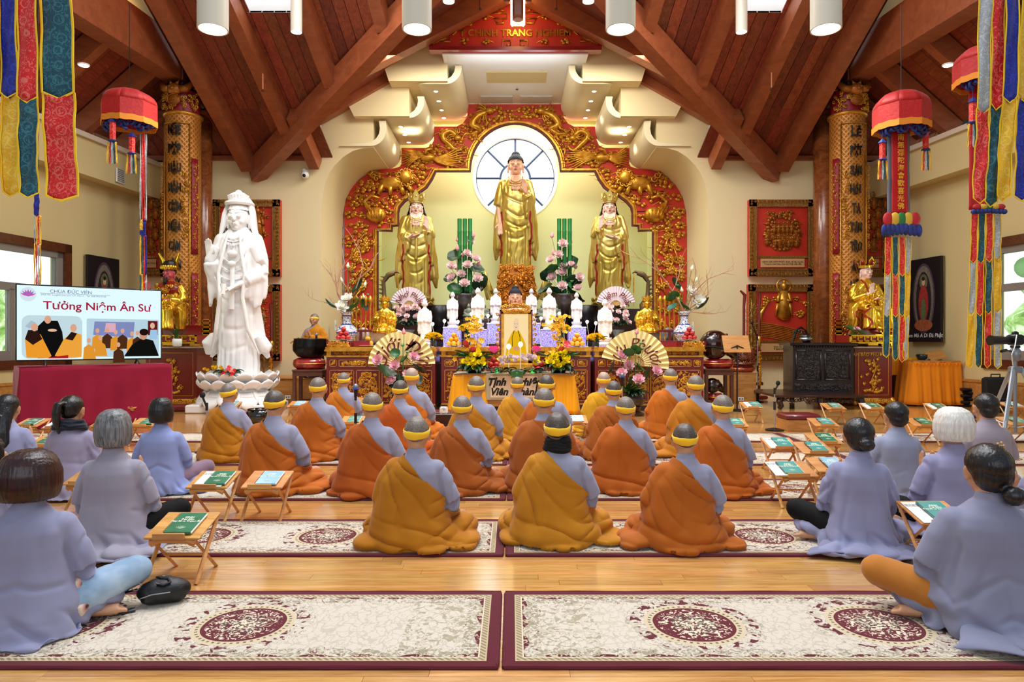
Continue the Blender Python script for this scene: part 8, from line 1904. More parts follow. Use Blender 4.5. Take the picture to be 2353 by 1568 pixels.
def painting(s,pxc,pxo,zt_,zb_,label,txt=None):
    def Yat(px_): k=(px_-CX)/F; return (X0+s*(8.65+.12*16))/(k+s*.12)
    Ya,Yb_=Yat(pxc),Yat(pxo); a=Vector((wallx(Ya,s)-s*.03,Ya,0)); b=Vector((wallx(Yb_,s)-s*.03,Yb_,0)); L=(b-a).length; ang=math.atan2((a-b).x,(a-b).y)
    ctr=(a+b)/2; t=thing('wall_painting',label,'painting',(ctr.x,ctr.y,zb_)); d=(b-a).normalized(); nrm=Vector((-s,-.0,0)); nrm=Vector((-s*abs(d.y),-abs(d.x)*1.0,0)).normalized()
    h=zt_-zb_
    def Q(u,z,o): p=d*((u)*L/2)+nrm*o; return (p.x,p.y,z)
    def bx(u0,u1,z0,z1,o0,o1,name,mat):
        mb=MB(); mb.rings([[Q(u0,z0,o0),Q(u1,z0,o0),Q(u1,z0,o1),Q(u0,z0,o1)],[Q(u0,z1,o0),Q(u1,z1,o0),Q(u1,z1,o1),Q(u0,z1,o1)]]); return obj(name,mb,mat,t,smooth=False)
    bx(-1,1,0,h,0,.09,'canvas',M('canvas_dark','#0e0914',.5)); bx(-1,1,-.0,h,.0,.03,'backing',M('canvas_edge','#cdbb92',.7))
    def disc(cx_,cz_,ru,rz,o,mat,nm,n=28):
        mb=MB(); mb.add([Q(cx_+ru*cos(2*PI*k/n),cz_+rz*sin(2*PI*k/n),o) for k in range(n)],[tuple(range(n))]); obj(nm,mb,mat,t,smooth=False)
    pk=lambda n,c: M('print_'+n,c,.6,var=.35,vscale=30)
    disc(0,h*.52,.68,h*.42,.092,pk('violet','#4e3a50'),'printed_glow'); disc(0,h*.52,.6,h*.39,.093,pk('lace','#7a7462'),'printed_halo'); disc(0,h*.50,.46,h*.34,.094,pk('dark','#2a1c26'),'printed_ground')
    disc(0,h*.72,.24,h*.09,.095,pk('nimbus','#6d7048'),'printed_nimbus'); disc(0,h*.46,.30,h*.22,.096,pk('robe','#a8352c'),'printed_robe'); disc(0,h*.38,.14,h*.14,.097,pk('sash','#5d7a4a'),'printed_sash'); disc(0,h*.715,.10,h*.042,.098,pk('face','#d9b08c'),'printed_face'); disc(0,h*.755,.09,h*.025,.099,pk('hair','#141018'),'printed_hair'); disc(0,h*.2,.55,h*.07,.098,pk('lotus','#b0603a'),'printed_lotus')
    if txt:
        me=text_mesh(txt,.118,.001,.001,.15,'CENTER'); co=getco(me); u=co[:,0]; sg=1 if s>0 else -1
        P_=np.array([Q(0,h*.075,.1)]); dd=np.array(d);
        setco(me,P_+u[:,None]*dd*(sg)+co[:,1][:,None]*np.array([0,0,1])+co[:,2][:,None]*np.array(nrm)); me.materials.append(WHITEP); o=bpy.data.objects.new('lettering',me); C.objects.link(o); o.parent=t
painting(-1,262,190,PZ(590,14.4),PZ(790,14.4),'dark canvas painting of a haloed figure in red on the left side wall')
painting(1,2098,2174,PZ(592,14.4),PZ(786,14.4),'dark canvas painting of a haloed figure with a white caption, right side wall','Nam Mô A Di Đà Phật')
Yp=14.9; t=thing('pediment_board','triangular red pediment board with raised gilt lettering and scrolls','sign',(X0,Yp,PZ(118,Yp))); L=lambda a,b:((a-1189)/F*Yp,-(b-118)/F*Yp)
tri=[L(993,118),L(1386,118),L(1390,90),L(1224,8),L(1206,-12),L(1172,-12),L(1154,8),L(988,90)]
mb=MB(); mb.prism([(x,z) for x,z in tri],-.04,.1); obj('red_board',mb,ARCHRED,t,smooth=False)
mb=MB(); mb.bbox(L(993,0)[0],L(1386,0)[0],-.12,.1,-.02,.06); obj('lower_ledge',mb,RED,t,smooth=False)
mb=MB();
for sx in (-1,1):
    pts=[L(1189+sx*204,92),L(1189+sx*40,10)]; mb.tube([(p[0],-.06,p[1]) for p in pts],.045,6)
obj('dark_edge',mb,DARKW,t,smooth=False)
text('Y CHÍNH TRANG NGHIÊM'.replace('Í','I').replace('Ê','E'),.205,BGOLD,t,(0,-.05,L(0,79)[1]),extrude=.02,bold=.004,spacing=1.0)
mb=MB(); q=random.Random(4)
for sx in (-1,1):
    for a,b,r_ in ((1120,41,.10),(1085,55,.10),(1075,98,.10),(1122,98,.09)): p=L(1189+sx*(1189-a),b); cloud(mb,p[0],p[1],-.06,r_,q,tail=(0 if sx*(1 if a>1100 else -1)<0 else PI))
    for pl in ([(1140,30),(1135,33),(1170,33),(1170,45),(1140,45),(1148,56),(1162,56),(1162,50)],[(1165,18),(1150,25),(1165,28)],[(1000,104),(1038,84),(1040,98),(1015,98),(1030,90)],[(1045,83),(1055,75),(1045,65)],[(1000,111),(1160,111),(1160,95),(1178,95),(1178,107),(1168,107)]):
        mb.tube([(sx*L(a,0)[0] if 0 else (L(1189-sx*(1189-a),0)[0]),-.055,L(0,b)[1]) for a,b in pl],.02,5)
obj('gilt_scroll',mb,GOLD,t,smooth=True)
t=thing('ridge_beam_end','brown ridge beam end with glowing edge in front of the pediment','light fitting',(PX(1190,13.9),13.9,PZ(46,13.9))); mb=MB(); mb.bevbox((0,0,.55),(.22,.3,1.1),.04); obj('beam_block',mb,TIMBER,t,smooth=False); mb=MB(); mb.bevbox((0,.2,.55),(.30,.06,1.16),.03); obj('light_strip',mb,emis('warm_strip','#ffd9a0',7),t,smooth=False)
mb=MB()
for sx in (-1,1): mb.bevbox((sx*.22,.1,.75),(.12,.12,.7),.01)
obj('side_bracket',mb,TIMBER,t,smooth=False)
def pendant(px_,pyb,dpx,Y_,label,grp,L_=1.25):
    r=dpx/2/F*Y_; zb_=PZ(pyb,Y_); t=thing('pendant_lamp',label,'lamp',(PX(px_,Y_),Y_,zb_),0,grp); L2=L_*r/.13
    mb=MB(); mb.lathe([(r*.9,.0),(r,0),(r,L2),(r*.9,L2),(0,L2)],32,cap=False); mb.lathe([(r*.9,0),(r*.88,.12*r/.13)],32,cap=False); obj('cylinder_shade',mb,M('cream_lamp_metal','#d8d2bd',.4),t,smooth=40)
    mb=MB(); mb.lathe([(0,.02),(r*.9,.02)],28,cap=False); obj('lamp_lens',mb,emis('pendant_lens','#fffaf0',16),t); mb=MB(); mb.cyl((0,0,L2),(0,0,L2+ (3.5 if dpx>50 else .9)),.012,n=8); obj('stem',mb,WHITEP,t)
for px_,l_ in ((489,'first from the left'),(958,'second from the left'),(1426,'third from the left'),(1898,'rightmost')): pendant(px_,68,68,6.0,'large cream cylinder pendant lamp at the top edge, '+l_,'large cylinder pendants')
for px_,l_ in ((681,'left'),(1704,'right')): pendant(px_,74,26,12.3,'small cream cylinder pendant lamp below the %s skylight'%l_,'small cylinder pendants',1.1)
for px_,l_ in ((1031,'left'),(1352,'right')): pendant(px_,4,28,12.0,'small bright pendant lamp at the top edge, %s of the pediment'%l_,'small cylinder pendants by the pediment',1.1)
t=thing('security_camera','white dome security camera on the wall above the standing nun','camera',(PX(701,15.9),15.9,PZ(402,15.9))); mb=MB(); mb.ell((0,0,0),(.09,.09,.09),16,10); obj('dome',mb,WHITEP,t); mb=MB(); mb.ell((0,-.075,-.03),(.04,.03,.04),12,8); obj('lens',mb,BLACK,t); mb=MB(); mb.tube([(0,.09,.1),(-.02,.0,.1),(0,0,.06)],[.06,.05,.05],10); obj('bracket',mb,WHITEP,t)
def sprinkler(x,y,z,label,d=(0,0,-1)):
    t=thing('sprinkler',label,'sprinkler',(x,y,z)); d=Vector(d).normalized(); mb=MB(); mb.cyl((0,0,.3)if d.z<0 else -d*.3,(0,0,0),.02,n=8); obj('pipe',mb,M('copper_pipe','#a05a38',.4,.4),t); mb=MB(); mb.lathe([(.0,-.02),(.035,-.03),(.035,-.035),(0,-.035)],10); mb.cyl((0,0,0),(0,0,-.03),.012,n=6); obj('head',mb,DARKW,t)
for px_,py_,Y_,l_ in ((604,205,13.4,'left roof slope, between the pendants and the wall'),(1773,202,13.4,'right roof slope, between the pendants and the wall'),(820,187,14.5,'left gable beam'),(1551,181,14.5,'right gable beam'),(1103,18,14.0,'left of the pediment'),(1278,18,14.0,'right of the pediment'),(1188,203,17.0,'niche ceiling centre')): sprinkler(PX(px_,Y_),Y_,PZ(py_,Y_),'small fire sprinkler, '+l_)
t=thing('wall_vent','grey louvred vent on the upper left wall band','vent',(wallx(14.6,-1)+.36,14.6,PZ(405,14.6))); mb=MB(); mb.bevbox((.01,0,0),(.03,.3,.3),.004); obj('vent_frame',mb,WHITEP,t,smooth=False); mb=MB(); [mb.bbox(.02,.035,-.12,.12,-.12+.04*k,-.1+.04*k) for k in range(7)]; stuff(obj('louvre',mb,M('vent_grey','#8f8b80',.5),t,smooth=False))
def brocade(name,base,motif,sc_=7,gl=.0,rough=.42):
    k='brocade_'+name
    if k in bpy.data.materials: return bpy.data.materials[k]
    q=NT(k); co=q.coord('Object'); v=q.n('ShaderNodeTexVoronoi'); v.inputs['Scale'].default_value=sc_; v.inputs['Randomness'].default_value=.35; q.l(co,v.inputs[0])
    ring=q.math('LESS_THAN',q.math('ABSOLUTE',q.math('SUBTRACT',v.outputs[0],.33)),.03); curl=q.math('GREATER_THAN',q.noise(co,sc_*3.2,3,2.6),.56); f=q.math('MAXIMUM',q.math('MULTIPLY',ring,.8),q.math('MULTIPLY',curl,.75))
    q.col(q.mix(f,base,motif)); q.bump(q.noise(co,18,3),.3,.02); q.p(rough,0,sheen=.1); return q.mat
BR={'blue':brocade('blue','#141e8c','#2b3fb8'),'red':brocade('red','#dd1016','#ef7a66'),'teal':brocade('teal','#0d4a5c','#3a7f86'),'yellow':brocade('yellow','#f3b90f','#f8d860'),'white':brocade('white','#a9b0b4','#d4d6d2'),'trim':M('yellow_trim','#ffd21a',.6,bump=.3,bscale=60),'orange':M('orange_fringe','#e08a1e',.7)}
def strip_(t,x0,x1,z0,z1,y,mat,vb=.06,vt=0,wave=.012,trim=True,slant=0,nm='banner_strip',seed=0):
    def f(u,v):
        x=x0+(x1-x0)*u; tri_=1-abs(u-.5)*2; z=z1-vt*tri_-(z1-z0-vt*tri_+vb*tri_)*v; return (x+slant*v,y+wave*sin(u*5+v*7+seed)+wave*.6*sin(v*19+seed*2),z)
    mb=MB(); mb.grid(f,9,26); o=obj(nm,mb,mat,t,smooth=True); solid(o,.004)
    if trim:
        w=(x1-x0)*.07+.006; m=MB(); pts=[f(0,k/12) for k in range(13)]+[f(.5,1)]+[f(1,1-k/12) for k in range(13)]; m.tube([(p[0],p[1]-.004,p[2]) for p in pts],w*.5,5,flat=.35); obj('banner_trim',m,BR['trim'],t)
Yb1=6.4
def bigbanner(label,cols,seed):
    xs=[PX(c[0],Yb1) for c in cols]; xc=sum(xs)/len(xs); t=thing('five_colour_banner',label,'banner',(xc,Yb1,0)); ztop=5.4
    for k,(a,b,top_c,bot_c,ysplit,yend,sl,dy) in enumerate(cols):
        Y_=Yb1+dy; x0,x1=PX(a,Y_)-xc,PX(b,Y_)-xc; zs=PZ(ysplit,Y_); ze=PZ(yend,Y_)
        strip_(t,x0,x1,zs,ztop,dy,BR[top_c],.06,0,seed=seed+k,slant=sl*.55); strip_(t,x0+sl*.55,x1+sl*.55,ze+.05,zs,dy+.006,BR[bot_c],.05,.06,seed=seed+k+5,slant=sl*.45)
    mb=MB(); mb.cyl((min(xs)-xc-.2,0,ztop),(max(xs)-xc+.5,0,ztop),.03); mb.cyl((0,0,ztop),(0,0,7.6),.008,n=6); obj('hanging_rod',mb,BROWNW,t)
bigbanner('huge five-colour brocade banner with yellow trim hanging at the top left',[(-40,-2,'blue','yellow',215,455,.0,0),(-2,36,'blue','yellow',212,452,.02,.01),(38,82,'red','teal',222,455,.02,-.01),(87,158,'teal','red',212,462,.08,.02)],1)
bigbanner('huge five-colour brocade banner with yellow trim hanging at the top right',[(2256,2286,'white','red',248,468,-.08,.0),(2288,2318,'red','teal',238,475,-.10,.02),(2320,2352,'blue','yellow',222,462,-.12,-.01),(2354,2392,'yellow','blue',222,462,-.10,.01)],4)
CRED=brocade('canopy_red','#b2080a','#c2241a',9,0,.6)
def canopy(label,px_,pyt,pyb,wpx,Y_,hang=None,tassels=(),lower=None,strip=None,rz=0):
    x=PX(px_,Y_); zt_,zb_=PZ(pyt,Y_),PZ(pyb,Y_); r=wpx/2/F*Y_; t=thing('silk_canopy_banner',label,'banner',(x,Y_,0)); h=zt_-zb_
    for k in range(8):
        a0,a1=2*PI*k/8+.2,2*PI*(k+1)/8+.2
        A=lambda a,q,z:(q*cos(a),q*sin(a),z)
        mb=MB(); mb.grid(lambda u,v:( (r*cos(a0)*(1-u)+r*cos(a1)*u)*(1+.0*v),(r*sin(a0)*(1-u)+r*sin(a1)*u),zt_-h*.38-(h*.42)*v+.0),4,4); o=obj('valance_panel',mb,CRED,t,smooth=False); solid(o,.006)
        mb=MB(); mb.grid(lambda u,v:((r*cos(a0)*(1-u)+r*cos(a1)*u)*math.sin(v*PI/2),(r*sin(a0)*(1-u)+r*sin(a1)*u)*math.sin(v*PI/2),zt_-h*.38*(1-cos(v*PI/2))),5,7); o=obj('dome_panel',mb,CRED,t,smooth=True); solid(o,.005)
        mb=MB(); mb.grid(lambda u,v:((r*cos(a0)*(1-u)+r*cos(a1)*u)*1.015,(r*sin(a0)*(1-u)+r*sin(a1)*u)*1.015,zt_-h*.76-h*.14*v+.006*sin(u*60)),12,3); o=obj('fringe',mb,BR['orange'],t,smooth=False); solid(o,.006)
    mb=MB();
    for k in range(14):
        a=-PI*k/13; spiral(mb,r*.72*cos(a),zb_+h*.06+.05*sin(k*2),r*.72*sin(a),.09*r/.5,1.3,k,.03*r/.5,(-1)**k,10)
    obj('embroidered_cloud',mb,M('royal_blue_embroidery','#1c2f7a',.6,var=.5,vscale=12),t,smooth=True)
    mb=MB(); mb.cyl((0,0,zt_),(0,0,zt_+1.4),.006,n=5); obj('hanging_cord',mb,BLACK,t)
    for (dx,py0,py1,dy) in tassels:
        x_=dx/F*Y_; z0_,z1_=PZ(py1,Y_),PZ(py0,Y_); hh=z1_-z0_
        mb=MB(); mb.cyl((x_,dy,z1_),(x_,dy,zb_+.2),.005,n=5); mb.lathe([(.0,z1_),(.02,z1_-.02),(.075,z1_-hh*.12),(.03,z1_-hh*.14)],6,c=(x_,dy,0)); mb.lathe([(.05,z1_-hh*.50),(.075,z1_-hh*.53),(.03,z1_-hh*.56)],6,c=(x_,dy,0)); obj('lantern_cap',mb,M('royal_blue_embroidery','#1c2f7a',.6),t,smooth=False)
        mb=MB(); mb.lathe([(.05,z1_-hh*.5),(.05,z1_-hh*.13)],6,c=(x_,dy,0)); obj('lantern_body',mb,BR['red'],t,smooth=False)
        for j,cn in enumerate(('yellow','red','white','teal','yellow')): strip_(t,x_-.075+j*.03,x_-.05+j*.03,z0_,z1_-hh*.55,dy-.02+.01*(j%2),BR[cn],.02,0,.004,False,slant=(j-2)*.008,nm='tassel_strip',seed=j)
    return t,x
t,xc_=canopy('red silk canopy banner with gold characters and long streamers, right of the right column',2071,210,312,120,11.0,tassels=((-51,322,415,-.1),(52,296,392,-.05)))
Yq=10.95; f_=lambda px_:PX(px_,Yq)-xc_
strip_(t,f_(2041),f_(2093),PZ(498,Yq),PZ(300,Yq),-.02,M('slate_silk','#6f7480',.6),.0,0,.006,False); strip_(t,f_(2049),f_(2086),PZ(492,Yq),PZ(300,Yq),-.05,BR['red'] if 0 else M('plain_red_silk','#c0161c',.45),.0,0,.006,False,nm='text_panel')
GCH=M('gold_embroidery','#f0c23a',.45,.2)
for k,ch in enumerate('南無彌陀海會歡喜光佛'): text(ch,.112,GCH,t,(f_(2067.5),-.085,PZ(318+k*17.5,Yq)),name='character',extrude=.003,bold=.0006)
def cloudband(t,px0,px1,pya,pyb,Y_,xo,dy=-.1):
    x0,x1=PX(px0,Y_)-xo,PX(px1,Y_)-xo; za,zb_=PZ(pya,Y_),PZ(pyb,Y_); n=4
    for j,(c_,u0,u1) in enumerate((('#b8222a',0,.22),('#d8b13a',.2,.42),('#2d7a3e',.38,.62),('#d8b13a',.58,.8),('#b8222a',.78,1))):
        mb=MB(); mb.ell((x0+(x1-x0)*(u0+u1)/2,dy,za+(zb_-za)*.3),((x1-x0)*.15,.03,(za-zb_)*.28),12,8); obj('lotus_patch',mb,M('patch_'+c_.strip('#'),c_,.6),t)
    mb=MB()
    for j in range(9): mb.ell((x0+(x1-x0)*j/8,dy,zb_+(za-zb_)*(.32-.08*abs(j-4)/4)),((x1-x0)*.09,.035,(za-zb_)*.26),10,6)
    obj('blue_cloud',mb,M('royal_blue_embroidery','#1c2f7a',.6),t)
cloudband(t,2028,2108,488,545,Yq,xc_)
def streamers(t,xo,cols,Y_,dy=-.03,tops=545):
    for k,(a,b,segs,sl) in enumerate(cols):
        x0,x1=PX(a,Y_)-xo,PX(b,Y_)-xo; pv=tops; acc=0; T=sum(1 for _ in segs)
        for j,(cn,pe) in enumerate(segs):
            z1_,z0_=PZ(pv,Y_),PZ(pe,Y_); fr_=sl*(z1_-z0_); strip_(t,x0+acc,x1+acc,z0_,z1_,dy+.004*k,BR[cn],.05,.05 if j else 0,.006,True,slant=fr_,seed=k+j); acc+=fr_; pv=pe
streamers(t,xc_,[(2036,2050,[('red',627),('white',722),('teal',815)],-.02),(2053,2066,[('teal',628),('red',722),('teal',822)],.0),(2069,2082,[('red',628),('teal',720),('red',826)],.0),(2085,2097,[('white',623),('yellow',724),('white',822)],-.03)],Yq)
t,xc2=canopy('red silk canopy banner partly hidden behind the huge right banner',2262,105,205,125,9.3,tassels=((-38,228,342,-.1),)); Yq2=9.25
cloudband(t,2232,2302,470,494,Yq2,xc2)
strip_(t,PX(2236,Yq2)-xc2,PX(2292,Yq2)-xc2,PZ(480,Yq2),PZ(200,Yq2),.03,M('plain_red_silk','#c0161c',.45),.0,0,.006,False,nm='text_panel')
streamers(t,xc2,[(2235,2250,[('red',597),('white',716),('yellow',838)],-.035),(2252,2267,[('teal',597),('red',718),('teal',838)],-.025),(2270,2285,[('red',594),('teal',714),('red',838)],-.015),(2288,2304,[('white',590),('yellow',710),('white',840)],.0)],Yq2,tops=490)
t,xc3=canopy('red silk canopy banner with narrow edge-on streamers, left of the left column',297,206,300,120,11.0,tassels=((-9,284,388,-.35),(22,312,405,-.2)))
def edge_strip(t,xo,px0,px1,segs,Y_,p0):
    x0,x1=PX(px0,Y_)-xo,PX(px1,Y_)-xo; pv=p0
    for j,(cs_,pe) in enumerate(segs):
        z1_,z0_=PZ(pv,Y_),PZ(pe,Y_)
        for i,cn in enumerate(cs_):
            w=(x1-x0)/len(cs_); strip_(t,x0+w*i,x0+w*(i+1),z0_,z1_,-.02+.012*i,BR[cn],.02,0,.006,False,seed=i+j)
        pv=pe
edge_strip(t,xc3,290,304,[(('white','red','red','white'),495),(('yellow','blue'),520),(('blue',),532),(('yellow','teal','red','blue'),625),(('teal','yellow','red','white'),662)],10.6,290)
t=thing('silk_canopy_banner','narrow edge-on streamers of a banner hidden behind the huge left banner','banner',(PX(86,9.3),9.3,0)); edge_strip(t,PX(86,9.3),80,92,[(('blue',),495),(('white','yellow','red','yellow'),560),(('yellow','red','white','yellow'),652)],9.3,440); mb=MB(); mb.cyl((0,0,PZ(440,9.3)),(0,0,7.2),.01,n=5); obj('hanging_cord',mb,BLACK,t)
a=Vector((PX(35,10.0),10.0,0)); b=Vector((PX(372,11.3),11.3,0)); d=(b-a); W_=d.length; rz=math.atan2(d.y,d.x); c=(a+b)/2; zb=1.0; Ht=1.145
t=thing('television','large flat television showing a memorial slide, on the crimson draped table','television',(c.x,c.y,zb),rz)
mb=MB(); mb.bevbox((0,.03,Ht/2),(W_,.05,Ht),.008); obj('screen_housing',mb,BLACK,t,smooth=False)
def E(n,c_,s_=1.0): return emis('screen_'+n,c_,s_)
def fl(pts,y,mat,name): mb=MB(); mb.add([(x,y,z) for x,z in pts],[tuple(range(len(pts)))]); return obj(name,mb,mat,t,smooth=False)
hw=W_/2-.018; fl([(-hw,.02),(hw,.02),(hw,Ht-.02),(-hw,Ht-.02)],.003,E('ground','#d9f1f6',1.0),'slide_ground')
S_=lambda u,v:(-hw+2*hw*u,.02+(Ht-.04)*(1-v))
def rrect(u0,u1,v0,v1,r=.05,n=6):
    out=[]
    for cu,cv,a0 in ((u1-r,v1-r*1.7,-PI/2),(u1-r,v0+r*1.7,0),(u0+r,v0+r*1.7,PI/2),(u0+r,v1-r*1.7,PI)):
        for k in range(n+1): a_=a0+PI/2*k/n; p=S_(cu+r*cos(a_),cv-r*1.7*sin(a_)); out.append(p)
    return out
fl(rrect(.03,.425,.40,.985),.0,E('photo_wall','#c3dce4',.9),'slide_photo_left'); fl(rrect(.455,.985,.43,.975,.012),.0,E('photo_wall2','#b8d4e2',.9),'slide_photo_right')
def ev(u,v,ru,rv,n=20): return [(S_(u,v)[0]+ru*2*hw*cos(2*PI*k/n),S_(u,v)[1]+rv*(Ht-.04)*sin(2*PI*k/n)) for k in range(n)]
def pg(*p): return [S_(u,v) for u,v in p][::-1]
lay_=0
def L_(pts,c_,nm,y,s_=.95): fl(pts,y,E(c_.strip('#'),c_,s_),nm)
L_(pg((.13,.98),(.13,.55),(.17,.47),(.26,.47),(.29,.62),(.31,.98)),'#0f0f10','printed_black_robe',-.002)
L_(pg((.06,.97),(.05,.72),(.09,.60),(.15,.66),(.22,.95),(.2,.98)),'#e8962a','printed_orange_robe',-.003); L_(pg((.05,.72),(.07,.60),(.13,.60),(.16,.72),(.1,.8)),'#2a1712','printed_brown_sleeve',-.0035)
L_(pg((.24,.95),(.30,.72),(.36,.62),(.42,.66),(.42,.97),(.34,.98)),'#e8a03a','printed_orange_robe',-.003); L_(pg((.31,.72),(.35,.62),(.39,.64),(.36,.74)),'#2a1712','printed_brown_sleeve',-.0035)
for u,v in ((.11,.56),(.195,.455),(.365,.565)): L_(ev(u,v,.022,.055),'#d8a184','printed_face',-.004)
L_(ev(.225,.60,.03,.02),'#e0b49a','printed_hands',-.004); L_(pg((.05,.55),(.09,.47),(.12,.5),(.08,.58)),'#a9b8c6','printed_cloth',-.002); L_(pg((.2,.97),(.33,.94),(.33,.985),(.2,.985)),'#b01818','printed_red_mat',-.0045)
L_(pg((.50,.66),(.51,.47),(.80,.47),(.79,.70)),'#7d87b8','printed_window',-.001); L_(pg((.58,.62),(.59,.49),(.66,.49),(.66,.62)),'#d9a8b8','printed_shrine',-.0015)
for k,(u,v) in enumerate(((.53,.60),(.60,.59),(.66,.62),(.71,.60),(.55,.70),(.68,.80),(.78,.64),(.82,.63),(.47,.74))):
    L_(pg((u-.04,v+.26),(u-.035,v+.1),(u,v+.05),(u+.035,v+.1),(u+.05,v+.26)),'#dd922e' if k%2==0 else '#4a2a18','printed_robe',-.002-.0002*k); L_(ev(u,v,.014,.035),'#d8a184','printed_face',-.0042)
L_(pg((.72,.97),(.78,.80),(.86,.70),(.94,.74),(.985,.97)),'#10100f','printed_black_robe',-.005); L_(ev(.865,.66,.03,.07),'#c99274','printed_face',-.0055); L_(ev(.87,.615,.035,.05),'#1f120e','printed_cap',-.006)
L_(pg((.90,.66),(.9,.45),(.975,.45),(.975,.66)),'#5e1a1c','printed_door',-.0015); L_(pg((.91,.72),(.92,.58),(.97,.58),(.975,.72)),'#9cc0e0','printed_shirt',-.002); L_(ev(.935,.52,.018,.045),'#dcae90','printed_face',-.0025)
L_(ev(.07,.12,.052,.095),'#cfe0ea','printed_seal',-.001)
for k in range(-3,4): a_=PI/2+k*.36; q=S_(.07,.15); r_=.11; L_([(q[0],q[1]),(q[0]+r_*.6*cos(a_-.2),q[1]+r_*.6*sin(a_-.2)),(q[0]+r_*cos(a_),q[1]+r_*sin(a_)),(q[0]+r_*.6*cos(a_+.2),q[1]+r_*.6*sin(a_+.2))],'#cf5a9a' if k%2 else '#8a6ac8','printed_lotus',-.002-.0001*(k+3))
def st(b_,sz,u,v,c_,bold=0,w=None,**k):
    me=text_mesh(b_,sz,.0005,bold,0,'CENTER',1.0,3); co=getco(me);
    if w: co[:,0]*=w*2*hw/(co[:,0].max()-co[:,0].min()); setco(me,co)
    me.materials.append(E('ink_'+c_.strip('#'),c_,.9)); o=bpy.data.objects.new('slide_lettering',me); C.objects.link(o); o.parent=t; p=S_(u,v); o.location=(p[0],-.004,p[1]); o.rotation_euler=(PI/2,0,0)
st('CHÙA ĐỨC VIÊN',.07,.35,.068,'#5a6a92',w=.28); st('2420 Mc. Laughlin,San Jose CA. 95121 - Tel: 408-993-9158',.03,.37,.118,'#5a6a92',w=.44); st('Tưởng Niệm Ân Sư',.17,.545,.265,'#a31c3c',.0025,w=.76); L_(pg((.145,.101),(.145,.096),(.62,.096),(.62,.101)),'#7a86a4','slide_rule',-.002)
mb=MB()
for u in (-.62,.62): mb.tube([(u,.03,.01),(u,-.1,-.068),(u,-.12,-.068)],.014,6); mb.tube([(u,.03,.01),(u,.16,-.068),(u,.18,-.068)],.014,6)
obj('tv_foot',mb,BLACK,t)
CRIM=clothmat('crimson_cloth','#8c1030',.06,.25)
t=thing('draped_table','long table under a crimson floor-length cloth, carrying the television','table',(c.x+.03,c.y+.03,0),rz); tw=W_/2+.03
mb=MB(); mb.bevbox((0,0,.895),(2*tw-.06,.6,.04),.01); obj('tabletop',mb,OAKB,t,smooth=False)
mb=MB();
for sx in (-1,1):
    for sy in (-1,1): mb.cyl((sx*(tw-.1),sy*.25,0),(sx*(tw-.1),sy*.25,.88),.02)
obj('leg',mb,METAL,t)
mb=MB(); mb.add([(-tw,-.32,.925),(tw,-.32,.925),(tw,.32,.925),(-tw,.32,.925)],[(0,1,2,3)])
def ff(u,v):
    per=[(-tw,.32),(-tw,-.32),(tw,-.32),(tw,.32)]; T=.64+2*tw+.64; q=u*T
    if q<.64: x,y,nx,ny=-tw,.32-q,-1,0
    elif q<.64+2*tw: x,y,nx,ny=-tw+(q-.64),-.32,0,-1
    else: x,y,nx,ny=tw,-.32+(q-.64-2*tw),1,0
    e=v*(.02+.022*sin(q*9+1)+.012*sin(q*23))+.006*sin(v*9+q*6); return (x+nx*e,y+ny*e,.925-.91*v)
mb.grid(ff,180,14); o=obj('crimson_cloth',mb,CRIM,t,smooth=True); solid(o,.005)
BG=NT('green_book_cover'); _c=BG.coord(); BG.col(BG.ramp(BG.noise(_c,12,3),[(.3,'#1f6a4a'),(.7,'#2b7f5c')])); BG.p(.3,coat=.3); BG=BG.mat
BT=M('teal_glossy_cover','#4fa39c',.15,coat=.8); BB=M('pale_blue_cover','#9cc9de',.2,coat=.6); PAGE=M('white_page','#f2f1ea',.7); LT=M('cream_print','#dfe6cf',.6)
w2,d2,z0_,z1_=.15,.27,.245,.315; sl=math.atan2(z1_-z0_,d2)
def stand_meshes():
    m=MB(); m.bevbox((0,d2/2,(z0_+z1_)/2-.006),(2*w2,d2/cos(sl),.012),.003); v=[];
    m.v=[(x,d2/2+(y-d2/2)*cos(sl),(z0_+z1_)/2-.006+(y-d2/2)*sin(sl)+(z-((z0_+z1_)/2-.006))) for x,y,z in m.v]; top=m.mesh('stand_top',STANDW,False)
    m=MB(); m.bevbox((-.01,-.008,z0_+.008),(.17,.018,.035),.003); lip=m.mesh('book_lip',STANDW,False)
    m=MB(); m.tube([(-w2+.03,.015,z0_-.035),(-.07,.012,z0_-.018),(.07,.012,z0_-.018),(w2-.03,.015,z0_-.035)],[.016,.011,.011,.016],4,flat=1.4); rail=m.mesh('front_rail',STANDW,False)
    L1=[];
    for s in (-1,1):
        m=MB(); m.tube([(s*(w2-.012),d2-.01,z1_-.012),(s*(w2-.012),-.015,.0)],.0125,4,flat=.8); L1.append(m.mesh('leg',STANDW,False))
        m=MB(); m.tube([(s*(w2-.035),.012,z0_-.012),(s*(w2-.035),d2+.02,.0)],.0125,4,flat=.8); L1.append(m.mesh('leg',STANDW,False))
    m=MB(); m.cyl((-w2+.02,.11,.035),(-w2+.02,.11,.036),.001);
    m=MB(); m.cyl((-w2+.01,.245,z1_-.06),(w2-.01,.245,z1_-.06),.007,n=6); rod=m.mesh('cross_rod',STANDW,False); m=MB(); m.cyl((-w2+.03,.16,.105),(w2-.03,.16,.105),.006,n=6); L1.append(m.mesh('cross_rod',STANDW,False))
    return top,lip,rail,L1,rod
ST=stand_meshes()
bk=MB(); bk.bevbox((0,0,.007),(.148,.21,.014),.002); BKM={k:bk.mesh('cover_'+k,m_,False) for k,m_ in (('g',BG),('t',BT),('b',BB))}
pgm=MB(); pgm.bevbox((.002,0,.006),(.152,.205,.010),.001); PGM=pgm.mesh('pages',PAGE,False)
